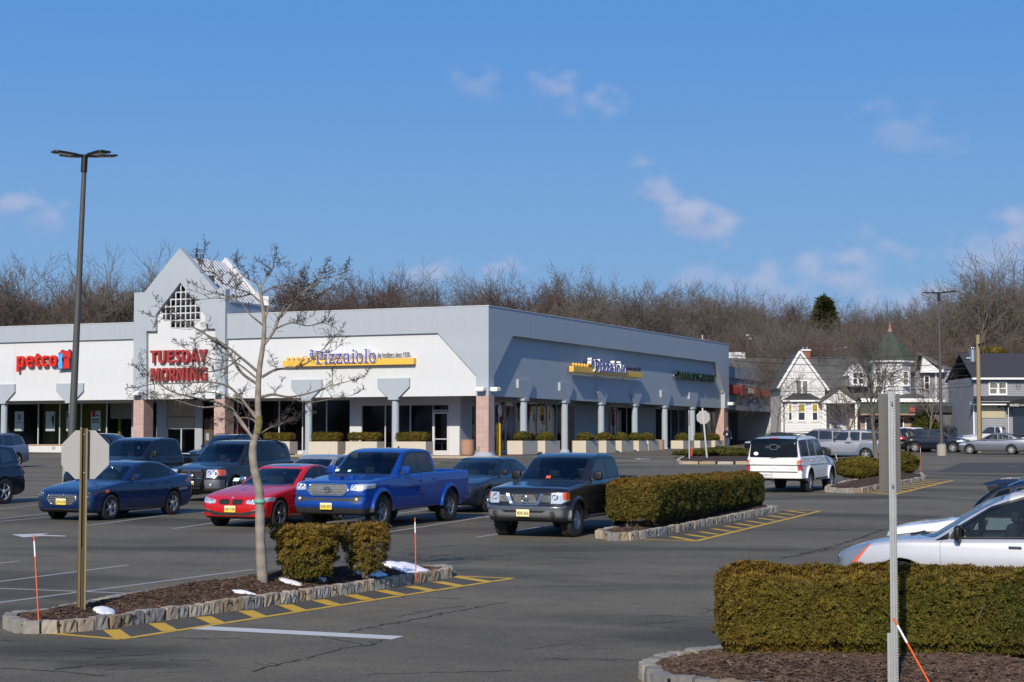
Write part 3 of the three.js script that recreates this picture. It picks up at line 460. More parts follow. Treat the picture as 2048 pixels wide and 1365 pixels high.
function pickup(o) { const S = pickupSpec(o); const L = o.L, W = o.W, b = o.belt, c1 = o.c1; S.zones = [
  { name: 'bed_liner', mat: M.black, view: 'top', f: (x, y, s) => Math.max(Math.abs(x) - (W / 2 - .09), c1 + .06 - s, s - (L - .09)), cond: (x, y, s) => s > c1 + .02 },
  { name: 'bed_liner', mat: M.black, view: 'side', f: (x, y, s) => Math.max(Math.abs(x) - (W / 2 - .085), c1 + .06 - s, s - (L - .085)), cond: (x, y, s, nx) => s > c1 + .02 && y > b - .49 && nx * x < 0 },
  { name: 'tail_light', mat: redLamp, view: 'rearall', from: L - .13, poly: [[L - .2, b - .36], [L - .2, b - .02], [L + .1, b - .02], [L + .1, b - .36]], cond: (x, y, s, nx) => Math.abs(x) > W / 2 - .19 && nx * x > -.1 }, ...(o.zones ?? [])]; return S; }
const sTacoma = pickup({ paint: pTac, L: 5.73, W: 1.91, H: 1.84, wb: 3.57, fo: .95, r: .40, ra: .455, rim: .235, tyre: 'chunky', tw: .27, track: .01, spokes: 5, twin: true, rimMat: std(0xa2a5a8, .3, { metalness: .4 }), belt: 1.22, c0: 1.5, c1: 3.92, flare: .055, flareW: .075, steer: .0,
  D: [[0, 1.0], [.05, 1.06], [.25, 1.12], [.8, 1.18], [1.4, 1.235], [2, 1.24], [3.95, 1.27], [5.6, 1.28], [5.73, 1.26]],
  nose: [[.3, .16], [.45, .05], [.6, .0], [.68, .02], [.76, .06], [.8, .05], [1.0, .09], [1.2, .2]], tail: [[.4, .1], [.6, .0], [.75, .02], [.85, .06], [1.3, .06]], side: [[.3, -.07], [.5, -.02], [.75, 0], [1.0, -.005], [1.25, -.045]],
  add: (x, y, s, d) => smin(d, Math.max(.9 - y, smax(smax(Math.abs(x) - .34, Math.abs(s - .98) - .33, .06), y - (1.255 - .05 * (s > 1 ? (s - 1) * 2 : 0)), .03)), .03),
  zones: [
    { name: 'grille', mat: plastic, view: 'front', poly: [[-.1, .80], [.40, .80], [.53, .91], [.46, 1.05], [-.1, 1.055]] },
    { name: 'headlight', mat: lampMat, view: 'frontall', lim: .62, poly: [[.58, .92], [.60, 1.045], [.80, 1.07], [1.0, 1.06], [1.0, .99], [.84, .91]] },
    { name: 'indicator', mat: amber, view: 'frontall', from: .50, lim: .66, poly: [[.8, .98], [1.02, 1.0], [1.02, 1.05], [.8, 1.06]] },
    { name: 'bumper_slot', mat: plastic, view: 'front', poly: [[-.1, .675], [.58, .675], [.64, .64], [.83, .64], [.85, .79], [.66, .78], [.6, .735], [-.1, .735]] },
    { name: 'lower_bumper', mat: plastic, view: 'frontall', lim: .56, poly: [[-.1, .3], [1.1, .3], [1.1, .5], [-.1, .53]] },
    { name: 'hood_scoop', mat: M.black, view: 'front', poly: [[-.1, 1.205], [.27, 1.205], [.25, 1.24], [-.1, 1.243]], cond: (x, y, s) => s > .5 }],
  detail(K) {
    K.line('grille_frame', 'front', [[-.40, .80], [.40, .80], [.535, .91], [.465, 1.052], [.0, 1.058], [-.465, 1.052], [-.535, .91]], .021, M.chrome, true, .006);
    for (let i = 0; i < 4; i++) { const y = .845 + i * .052, w = y < .92 ? .40 + (y - .8) * 1.0 : .49 - (y - .92) * .25; K.bars('grille_bar', 'front', [[-w, y, w, y, 13]], i === 2 ? .013 : .009, M.alu); }
    K.bars('grille_mesh', 'front', Array.from({ length: 33 }, (_, i) => { const x = -.48 + i * .03, top = 1.045, lo = Math.abs(x) > .4 ? .80 + (Math.abs(x) - .4) * .85 : .81; return [x, lo, x, top, 4]; }), .0055, M.alu, .002);
    const a = K.on.front(0, .935, .03), T = (rx, ry, dy) => new THREE.TorusGeometry(.1, .012, 6, 28).scale(rx, ry, 1).translate(a.x, a.y + dy, a.z + .01); part(K.root, 'emblem', [T(.95, .64, 0), T(.34, .6, 0), T(.62, .27, .03)], M.chrome);
    K.plate('front', .555, 'VAD·391', NJ); lampBalls(K, 'headlamp_bulb', [[.67, .985, .042], [.79, .995, .036]]);
    for (const sg of [1, -1]) { const f = K.on.front(sg * .745, .71, .0); part(K.root, 'fog_light', [new THREE.SphereGeometry(.045, 14, 10).scale(1, 1, .5).translate(f.x, f.y, f.z)], lampMat); }
    K.handle(2.85, 1.07); K.handle(3.62, 1.09); const t = K.on.top(0, 3.55); part(K.root, 'antenna', [new THREE.ConeGeometry(.05, .09, 8).scale(.5, 1, 1.3).translate(0, t.y + .03, t.z)], M.black);
    K.card(.42, 1.36, .08, .06, stickerW); K.card(.1, 1.37, .1, .07, stickerW);
    const m = K.on.side(2.25, .93, 1, .003); part(K.root, 'badge', [bx(.008, .03, .22, m.x, m.y, m.z)], M.chrome);
    part(K.root, 'step_bar', [rbx(.1, .06, 2.3, .03, .86, .46, K.z0 - 2.9), rbx(.1, .06, 2.3, .03, -.86, .46, K.z0 - 2.9)], plastic);
  } });
const sFrontier = pickup({ paint: pGrey, L: 5.22, W: 1.86, H: 1.78, wb: 3.2, fo: .86, r: .375, rim: .215, tw: .265, spokes: 6, tyre: 'chunky', belt: 1.18, c0: 1.36, c1: 3.72, flare: .04, flareW: .07,
  D: [[0, .97], [.05, 1.03], [.25, 1.085], [.8, 1.14], [1.3, 1.19], [2, 1.2], [3.75, 1.22], [5.1, 1.22], [5.22, 1.2]],
  nose: [[.3, .2], [.42, .06], [.5, .0], [.68, .0], [.70, .07], [.95, .1], [1.1, .2]], tail: [[.4, .1], [.6, .0], [.75, .0], [.85, .06], [1.3, .06]], side: [[.3, -.07], [.5, -.02], [.75, 0], [1.0, -.005], [1.25, -.045]],
  zones: [
    { name: 'bumper', mat: std(0x9aa0a6, .22, { name: 'bumper chrome', metalness: .9 }), view: 'frontall', lim: .42, poly: [[-.1, .60], [1.1, .60], [1.1, .70], [-.1, .70]] },
    { name: 'bumper_cover', mat: std(lin(.11, .115, .125), .5, { name: 'bumper grey' }), view: 'frontall', lim: .42, poly: [[-.1, .44], [1.1, .44], [1.1, .60], [.52, .60], [.44, .55], [-.1, .55]] },
    { name: 'air_vent', mat: M.black, view: 'front', poly: [[-.1, .55], [.46, .55], [.52, .60], [-.1, .60]] },
    { name: 'lower_bumper', mat: plastic, view: 'frontall', lim: .42, poly: [[-.1, .25], [1.1, .25], [1.1, .44], [-.1, .44]] },
    { name: 'grille', mat: M.black, view: 'front', poly: [[-.1, .74], [.27, .74], [.37, .94], [-.1, .945]] },
    { name: 'grille', mat: M.black, view: 'front', poly: [[.36, .77], [.58, .77], [.59, .93], [.45, .94]] },
    { name: 'indicator', mat: amber, view: 'frontall', lim: .42, poly: [[.86, .82], [.84, .98], [1.1, .98], [1.1, .86]] },
    { name: 'headlight', mat: lampMat, view: 'frontall', lim: .40, poly: [[.60, .75], [.61, .975], [.9, .985], [.93, .8], [.82, .745]] }],
  detail(K) {
    for (const sg of [1, -1]) { part(K.root, 'grille_strut', [0, 1].map((q) => tube([.735, .79, .85, .9, .95].map((y) => K.on.front(sg * (.285 + q * .045 + (y - .735) * .47), y, .004)), .027, 6)), M.chrome); K.bars('grille_mesh', 'front', Array.from({ length: 5 }, (_, i) => [sg * (.40 + i * .045), .775, sg * Math.min(.59, .46 + i * .045), .925, 4]).concat(Array.from({ length: 4 }, (_, i) => [sg * .4, .80 + i * .036, sg * .585, .79 + i * .036, 4])), .006, M.alu); }
    K.bars('grille_mesh', 'front', [...Array.from({ length: 9 }, (_, i) => [-.30 + i * .06, .75, -.17 + i * .06, .935, 5]), ...Array.from({ length: 9 }, (_, i) => [-.17 + i * .06, .75, -.30 + i * .06, .935, 5])].map(([a, b, c, d, n]) => [clamp(a, -.28, .28), b, clamp(c, -.35, .35), d, n]), .0065, M.alu);
    K.bars('grille_frame', 'front', [[-.31, .725, .31, .725, 9]], .02, M.chrome);
    const a = K.on.front(0, .845, .02); part(K.root, 'emblem', [new THREE.TorusGeometry(.075, .013, 8, 28).translate(a.x, a.y, a.z + .01), bx(.19, .034, .016, a.x, a.y, a.z + .014)], M.chrome);
    K.plate('front', .545, 'WJB·36G', ['#efe6bd', '#e6d894']); lampBalls(K, 'headlamp_bulb', [[.69, .885, .055]]);
    for (const sg of [1, -1]) { const f = K.on.front(sg * .66, .525, .0); part(K.root, 'fog_light', [new THREE.TorusGeometry(.055, .012, 8, 20).translate(f.x, f.y, f.z), new THREE.SphereGeometry(.04, 12, 8).scale(1, 1, .4).translate(f.x, f.y, f.z)], plastic); part(K.root, 'wiper', [bar(K.on.top(sg * .1 + .25, 1.34, .02), K.on.top(sg * .1 - .3, 1.46, .02), .008)], M.black); }
    K.handle(2.7, 1.03); K.handle(3.42, 1.05); K.card(.45, 1.31, .10, .07, stickerO); part(K.root, 'step_bar', [bar(V(.88, .42, K.z0 - 1.5), V(.88, .42, K.z0 - 3.7), .038, 10), bar(V(-.88, .42, K.z0 - 1.5), V(-.88, .42, K.z0 - 3.7), .038, 10)], M.steel);
  }, mirrorMat: M.trim });

// ---- the rest of the rows
const frontFace = (o = {}) => [ // a plain modern front: lamps, grille, intake
  { name: 'grille', mat: plastic, view: 'front', poly: [[-.1, o.g0 ?? .56], [o.gw ?? .42, o.g0 ?? .56], [(o.gw ?? .42) + .05, o.g1 ?? .68], [-.1, (o.g1 ?? .68) + .005]] },
  { name: 'air_vent', mat: M.black, view: 'front', poly: [[-.1, .3], [.6, .3], [.55, .42], [-.1, .42]] },
  { name: 'headlight', mat: o.lamp ?? lampMat, view: 'frontall', lim: o.lim ?? .62, poly: [[(o.gw ?? .42) + .08, o.h0 ?? .60], [(o.gw ?? .42) + .1, o.h1 ?? .70], [1.1, (o.h1 ?? .70) + .07], [1.1, (o.h0 ?? .60) + .05]] }];
const tailLamp = (L, y0, y1, w = .25) => ({ name: 'tail_light', mat: redLamp, view: 'rearall', poly: [[L - w, y0 + .03], [L - w - .05, y1 - .02], [L + .2, y1], [L + .2, y0]], cond: (x) => Math.abs(x) > .5 });
const sPilot = suvSpec({ paint: pGrey, L: 4.85, W: 1.99, H: 1.85, belt: 1.15, wb: 2.775, fo: .97, r: .375, rake: .34, spokes: 6, flare: .03, flareW: .08, e: .02,
  nose: [[.25, .16], [.4, .03], [.55, 0], [.72, .02], [.8, .05], [1.02, .09], [1.15, .2]],
  zones: [
    { name: 'grille', mat: plastic, view: 'front', poly: [[-.1, .70], [.46, .70], [.50, .985], [-.1, .985]] },
    { name: 'headlight', mat: lampMat, view: 'frontall', lim: .5, poly: [[.54, .74], [.54, .985], [.86, .99], [.90, .86], [.84, .74]] },
    { name: 'indicator', mat: amber, view: 'frontall', lim: .52, poly: [[.88, .80], [.86, .985], [1.2, .98], [1.2, .82]] },
    { name: 'bumper_cover', mat: std(lin(.10, .11, .13), .4, { name: 'bumper dark' }), view: 'frontall', lim: .42, poly: [[.52, .42], [.5, .68], [1.2, .68], [1.2, .42]] },
    { name: 'lower_bumper', mat: plastic, view: 'frontall', lim: .55, poly: [[-.1, .2], [1.2, .2], [1.2, .42], [-.1, .42]] }, tailLamp(4.85, .9, 1.25)],
  detail(K) {
    K.bars('grille_bar', 'front', [[-.47, .965, .47, .965, 9], [-.46, .71, .46, .71, 9]], .02, M.chrome); K.bars('grille_bar', 'front', [[-.46, .9, .46, .9, 9], [-.46, .84, .46, .84, 9], [-.46, .78, .46, .78, 9]], .012, M.black);
    const a = K.on.front(0, .85, .05); part(K.root, 'emblem', [bar(V(-.05, a.y + .06, a.z), V(-.04, a.y - .06, a.z), .014), bar(V(.05, a.y + .06, a.z), V(.04, a.y - .06, a.z), .014), bar(V(-.05, a.y, a.z), V(.05, a.y, a.z), .012)], M.chrome);
    const f = K.on.front(.12, .78, .14); part(K.root, 'driving_light', [new THREE.SphereGeometry(.075, 16, 12).scale(1, 1, .55).translate(f.x, f.y, f.z)], M.chrome);
    for (const sg of [1, -1]) part(K.root, 'bull_bar', [tube([[.44, .40, -.02], [.45, .55, .10], [.46, .72, .12], [.45, .88, .1], [.40, 1.0, .05]].map(([x, y, o]) => { const q = K.on.front(sg * x, Math.min(y, .98), 0); return V(sg * x, y, q.z + o); }), .034, 8)], M.black);
    part(K.root, 'bull_bar', [tube([-.44, -.2, .2, .44].map((x) => { const q = K.on.front(x, .5, .1); return V(x, .5, q.z); }), .03, 8), tube([-.44, -.2, .2, .44].map((x) => { const q = K.on.front(x, .42, .1); return V(x, .42, q.z); }), .045, 8)], M.black);
    K.plate('front', .56, 'T40·KLM', NJ, 0, null, .03); lampBalls(K, 'headlamp_bulb', [[.78, .88, .065], [.64, .88, .05]]); K.handle(2.5, 1.02); K.handle(3.35, 1.03); K.rails(2.1, 4.3, .72); K.card(.45, 1.26, .10, .07, stickerO);
    for (const sg of [1, -1]) { const q = K.on.front(sg * .7, .52, .0); part(K.root, 'fog_light', [new THREE.SphereGeometry(.05, 12, 8).scale(1, 1, .4).translate(q.x, q.y, q.z)], lampMat); }
  } });
const sCruze = sedanSpec({ paint: pNavy, L: 4.66, W: 1.79, H: 1.46, wb: 2.7, fo: .92, spokes: 5, twin: true, zones: [...frontFace({ lamp: lampDark, lim: .8, h0: .63, h1: .71, gw: .36 }), { name: 'indicator', mat: amber, view: 'frontall', from: .62, lim: .8, poly: [[.8, .7], [1, .72], [1, .76], [.8, .76]] }, tailLamp(4.66, .82, .98)], mirrorMat: M.trim,
  detail(K) { K.line('belt_line', 'side', [[1.8, 1.005], [2.6, 1.015], [3.4, 1.06], [3.8, 1.095]], .008, M.chrome); K.bars('grille_bar', 'front', [[-.38, .62, .38, .62, 7]], .014, M.chrome); K.plate('front', .5, 'K58·HRD', NJ); K.bars('lamp_trim', 'front', [[.5, .66, .78, .745, 5], [-.5, .66, -.78, .745, 5]], .008, M.chrome); K.handle(2.6, .87); K.handle(3.36, .9); K.card(.42, 1.05, .08, .05, stickerW); } });
const sRam = pickup({ paint: pNavy, L: 5.8, W: 2.0, H: 1.92, wb: 3.57, fo: 1.0, r: .41, belt: 1.3, c0: 1.6, c1: 3.95, cell: .034, D: [[0, 1.05], [.05, 1.12], [.25, 1.18], [.8, 1.24], [1.5, 1.31], [3.97, 1.33], [5.7, 1.34], [5.8, 1.32]], nose: [[.3, .16], [.5, 0], [.75, .02], [.9, .1], [1.2, .2]], tail: [[.4, .1], [.6, 0], [1.3, .05]], mirrorMat: M.trim, zones: frontFace({ g0: .8, g1: 1.05, h0: .85, h1: 1.0 }), detail(K) { K.handle(2.95, 1.1); K.handle(3.7, 1.12); K.card(.4, 1.42, .12, .08, stickerO); } });
const sSilverSedan = sedanSpec({ paint: pSilver, L: 4.5, H: 1.46, zones: frontFace(), detail(K) { const t = K.on.top(0, 2.9); part(K.root, 'antenna', [bar(t, V(t.x, t.y + .2, t.z - .12), .004, 4)], M.black); K.handle(2.55, .87); } });
const sTahoe = suvSpec({ paint: pWhite, L: 5.05, W: 2.0, H: 1.93, belt: 1.2, wb: 2.946, fo: .98, r: .39, ra: .45, rake: .17, tum: .2, cr: .04, kr: .05, spokes: 6, tyre: 'chunky', tw: .27, track: .01, flare: .05, flareW: .07, gw: .93, gplan: [[0, -.02], [1.8, 0], [4.7, 0], [5.05, -.03]], plan: [[0, -.05], [.5, -.01], [1, 0], [4.9, 0], [5.05, -.015]], bot: [[0, .34], [.5, .36], [4.5, .40], [5.05, .46]],
  tail: [[.4, .06], [.5, .0], [.7, .0], [.72, .05], [.8, .075], [1.2, .09], [1.4, .12]],
  windows: [
    { name: 'windshield', view: 'top', poly: [[0, 1.1], [.5, 1.19], [.78, 1.36], [.66, 2.02], [.3, 1.96], [-.1, 1.94], [-.1, 1.1]], cond: (x, y, s) => s < 2.3 },
    { name: 'rear_window', view: 'rear', tint: true, edge: .02, r: .03, poly: [[-.1, 1.24], [.80, 1.25], [.745, 1.78], [-.1, 1.80]], cond: (x, y, s) => s > 4 },
    { name: 'side_window', view: 'side', poly: [[1.7, 1.26], [2.05, 1.7], [2.3, 1.77], [2.7, 1.78], [2.72, 1.26]] },
    { name: 'side_window', view: 'side', tint: true, poly: [[2.85, 1.26], [2.83, 1.78], [3.6, 1.77], [3.62, 1.26]] },
    { name: 'side_window', view: 'side', tint: true, r: .02, poly: [[3.78, 1.28], [3.76, 1.76], [4.72, 1.74], [4.8, 1.28]] }],
  panels: [{ name: 'door', view: 'side', poly: [[1.5, .48], [1.48, 1.15], [1.6, 1.3], [2.0, 1.76], [2.3, 1.82], [2.77, 1.83], [2.78, .48]] }, { name: 'door', view: 'side', poly: [[2.8, .48], [2.79, 1.83], [3.68, 1.82], [3.7, 1.1], [3.5, .8], [3.42, .48]] },
    { name: 'tailgate', view: 'rear', poly: [[-.1, .74], [.82, .74], [.84, 1.2], [.79, 1.83], [-.1, 1.85]], cond: (x, y, s) => s > 4 }],
  zones: [{ name: 'tail_light', mat: redLamp, view: 'rearall', from: 4.83, poly: [[4.8, .74], [4.8, .94], [5.2, .94], [5.2, .74]], cond: (x) => Math.abs(x) > .84 }, { name: 'reverse_light', mat: lampMat, view: 'rearall', from: 4.83, poly: [[4.8, .94], [4.8, 1.01], [5.2, 1.01], [5.2, .94]], cond: (x) => Math.abs(x) > .84 }, { name: 'indicator', mat: amber, view: 'rearall', from: 4.83, poly: [[4.8, 1.01], [4.8, 1.12], [5.2, 1.12], [5.2, 1.01]], cond: (x) => Math.abs(x) > .84 },
    { name: 'bumper_step', mat: plastic, view: 'rear', poly: [[-.1, .69], [.86, .69], [.86, .725], [-.1, .725]] }, { name: 'lower_bumper', mat: plastic, view: 'rearall', poly: [[4.4, .2], [4.4, .5], [5.2, .5], [5.2, .2]] }, ...frontFace({ g0: .75, g1: 1.0, h0: .8, h1: 1.0 })],
  mirror: [1.75, 1.26, .24, .24], mirrorMat: M.trim,
  detail(K) {
    const B = [[-.24, .03], [-.1, .03], [-.1, .085], [.1, .085], [.1, .03], [.24, .03], [.19, -.03], [.1, -.03], [.1, -.085], [-.1, -.085], [-.1, -.03], [-.28, -.03]];
    K.bars('emblem_outline', 'rear', B.map((p, i) => { const q = B[(i + 1) % B.length]; return [-p[0], 1.56 + p[1], -q[0], 1.56 + q[1], 4]; }), .006, M.alu, .006);
    const a = K.on.rear(.62, 1.33, .01); part(K.root, 'oval_sticker', [new THREE.CylinderGeometry(.075, .075, .004, 20).scale(1.1, 1, .8).rotateX(Math.PI / 2).translate(a.x, a.y, a.z)], M.white);
    K.plate('rear', .61, 'TWF 21Y', ['#e9ebea', '#d7dadb'], .17, null, .012);
    const b = K.on.rear(0, .99, .015); part(K.root, 'wiper', [bar(V(b.x - .14, 1.24, b.z), V(b.x + .1, 1.20, b.z), .014)], M.black); part(K.root, 'brake_light', [bx(.3, .03, .03, 0, 1.855, K.on.rear(0, 1.83, .0).z)], redLamp); part(K.root, 'tailgate_handle', [rbx(.18, .07, .03, .02, b.x - .02, .85, K.on.rear(0, .85, .005).z)], pWhite);
    const c = K.on.rear(-.6, .82, .006), t = canvasTex(256, 32, (g, w, h) => { g.fillStyle = '#f4f4f2'; g.fillRect(0, 0, w, h); g.fillStyle = '#55585c'; g.font = 'bold 30px sans-serif'; g.textAlign = 'center'; g.textBaseline = 'middle'; g.fillText('CHEVROLET', w / 2, h / 2); }), pl = new THREE.PlaneGeometry(.36, .045).rotateY(Math.PI); pl.userData.keepUV = true; part(K.root, 'badge', [pl.translate(c.x, c.y, c.z)], std(0xffffff, .4, { name: 'badge white', map: t }));
    K.rails(2.2, 4.7, .72, M.trim, .07); part(K.root, 'roof_rack_bar', [2.7, 4.55].map((s) => { const q = K.on.top(0, s, .075); return rbx(1.46, .03, .07, .012, q.x, q.y, q.z); }), M.trim); K.handle(2.66, 1.08); K.handle(3.5, 1.08); part(K.root, 'tow_hitch', [bx(.12, .08, .2, 0, .42, K.z0 - 5.0)], M.black); part(K.root, 'running_board', [rbx(.14, .05, 1.9, .02, .96, .45, K.z0 - 2.5), rbx(.14, .05, 1.9, .02, -.96, .45, K.z0 - 2.5)], plastic);
  } });
const pClad = std(lin(.10, .135, .19), .55, { name: 'cladding' });
const sElement = suvSpec({ paint: pSilver, L: 4.3, W: 1.82, H: 1.80, belt: 1.14, wb: 2.575, fo: .84, r: .345, rake: .12, tum: .2, cr: .04, spokes: 5, tyre: '', e: -.12, cell: .036, mirrorMat: M.trim,
  windows: [
    { name: 'windshield', view: 'top', poly: [[0, .96], [.5, 1.05], [.72, 1.22], [.62, 1.86], [-.1, 1.84], [-.1, .96]], cond: (x, y, s) => s < 2.2 },
    { name: 'side_window', view: 'side', r: .03, poly: [[1.56, 1.22], [1.9, 1.58], [2.28, 1.61], [2.3, 1.4], [2.17, 1.21]] }, { name: 'side_window', view: 'side', tint: true, r: .03, poly: [[2.5, 1.40], [2.5, 1.61], [2.98, 1.61], [2.97, 1.21], [2.6, 1.21]] }, { name: 'side_window', view: 'side', tint: true, poly: [[3.14, 1.21], [3.14, 1.62], [4.1, 1.60], [4.14, 1.22]] }],
  zones: [{ name: 'roof_panel', mat: pClad, view: 'top', poly: [[-.1, 1.7], [.66, 1.75], [.66, 4.3], [-.1, 4.3]] }, { name: 'cladding', mat: pClad, view: 'side', poly: [[1.2, .2], [1.2, .46], [2.75, .46], [2.95, .7], [3.06, 1.02], [4.4, 1.02], [4.4, .2]] }, { name: 'cladding', mat: pClad, view: 'side', poly: [[-.1, .2], [-.1, .8], [.4, .82], [1.3, .75], [1.25, .2]] }, ...frontFace({ h0: .75, h1: .9, g0: .7, g1: .86 }), tailLamp(4.3, 1.0, 1.25, .1)],
  detail(K) { for (const sg of [1, -1]) { const a = K.on.side(2.35, 1.02, sg, .006); part(K.root, 'handle', [rbx(.02, .09, .36, .04, a.x, a.y, a.z)], plastic); } } });
const sRogue = suvSpec({ paint: paint(lin(.50, .51, .54), .35, .32), L: 4.65, W: 1.8, H: 1.70, belt: 1.0, wb: 2.69, fo: .95, r: .35, e: .0, cell: .026, R: [[1.0, .93], [1.2, 1.02], [1.45, 1.17], [1.8, 1.38], [2.15, 1.55], [2.5, 1.655], [2.9, 1.70], [3.4, 1.69], [3.9, 1.62], [4.2, 1.5], [4.45, 1.2], [4.6, .9]],
  windows: [{ name: 'windshield', view: 'top', poly: [[0, 1.08], [.45, 1.16], [.70, 1.36], [.58, 2.2], [-.1, 2.16], [-.1, 1.08]], cond: (x, y, s) => s < 2.5 }, { name: 'side_window', view: 'side', poly: [[1.60, 1.04], [1.66, 1.135], [2.1, 1.415], [2.5, 1.545], [2.93, 1.58], [2.95, 1.07]] }, { name: 'side_window', view: 'side', poly: [[3.05, 1.08], [3.04, 1.58], [3.6, 1.55], [3.8, 1.14]] }], gap: .0045, spokes: 5, rake: .5, cw: .2, mirrorMat: M.trim, mirror: [1.70, 1.03, .2, .2],
  D: [[0, .70], [.05, .77], [.25, .88], [.6, .975], [1.05, 1.03], [2, 1.05], [3.2, 1.08], [4.3, 1.1], [4.6, 1.06], [4.65, 1]],
  zones: [{ name: 'grille', mat: plastic, view: 'front', poly: [[-.1, .60], [.4, .60], [.45, .72], [-.1, .74]] }, { name: 'headlight', mat: std(0x7d8791, .12, { name: 'lamp mid', metalness: .3, clearcoat: 1 }), view: 'frontall', f: ((sd) => (x, y, s) => Math.max(sd(s, y), .42 - Math.abs(x)))(polySD([[-.2, .60], [-.1, .70], [.1, .80], [.3, .90], [.56, .955], [.5, .88], [.36, .74], [.26, .60]])) }, { name: 'mirror_sail', mat: M.trim, view: 'side', poly: [[1.38, .985], [1.57, 1.10], [1.57, 1.01]] }, { name: 'indicator', mat: amber, view: 'side', f: (x, y, s) => Math.max(Math.abs(s - .27 - (y - .60) * .78) - .03, y - .93, .6 - y), cond: (x, y, s) => s < .7 }, tailLamp(4.65, .95, 1.2)],
  detail(K) { K.handle(2.42, .93, M.chrome); K.handle(3.3, .96, M.chrome); K.line('window_moulding', 'side', [[1.36, 1.0], [1.64, 1.19], [2.1, 1.465], [2.5, 1.60], [2.95, 1.625], [3.4, 1.61]], .007, M.chrome); part(K.root, 'wiper', [bar(K.on.top(.45, 1.0, .015), K.on.top(-.2, 1.06, .015), .012)], M.black); } });
const sWhiteSedan = suvSpec({ paint: pWhite, L: 4.6, H: 1.6, belt: 1.1, e: -.1, rake: .5, panels: [], zones: frontFace(), detail(K) { const t = K.on.top(0, 3.2); part(K.root, 'antenna', [prism([[0, 0], [.22, 0], [.16, .035], [.1, .1], [.05, .11], [.02, .06]], .03).rotateY(-Math.PI / 2).translate(.015, t.y - .01, t.z - .1)], pWhite); K.line('hood_seam', 'top', [[.7, .6], [.72, 1.0]], .004, M.black, false, .001); } });
const sHatch = suvSpec({ paint: paint(lin(.010, .028, .085), .3), L: 4.35, W: 1.8, H: 1.58, belt: 1.02, wb: 2.65, fo: .88, r: .33, rake: .55, zones: [...frontFace(), tailLamp(4.35, .9, 1.08)], detail(K) { const t = K.on.top(0, 3.45); part(K.root, 'roof_spoiler', [prism([[0, 0], [.50, -.06], [.56, -.02], [.3, .05], [0, .06]], 1.16).rotateY(Math.PI / 2).translate(-.58, t.y - .03, t.z - .0)], K.S.paint); part(K.root, 'spoiler_side', [-1, 1].map((q) => prism([[.0, 0], [.5, -.06], [.42, -.2], [.3, -.26], [.1, -.2]], .04).rotateY(Math.PI / 2).translate(q * .56 - .02, t.y - .04, t.z)), M.trim); K.rails(1.9, 3.6, .62, M.chrome); } });
const farSUV = (p, o = {}) => suvSpec({ paint: p, cell: .055, panels: [], ...o, zones: [...frontFace({ h0: .72, h1: .85, g0: .65, g1: .85 }), tailLamp(o.L ?? 4.65, .95, 1.2)] });
const farSedan = (p, o = {}) => sedanSpec({ paint: p, cell: .05, panels: [], ...o, zones: [...frontFace(), tailLamp(o.L ?? 4.57, .84, .98)] });
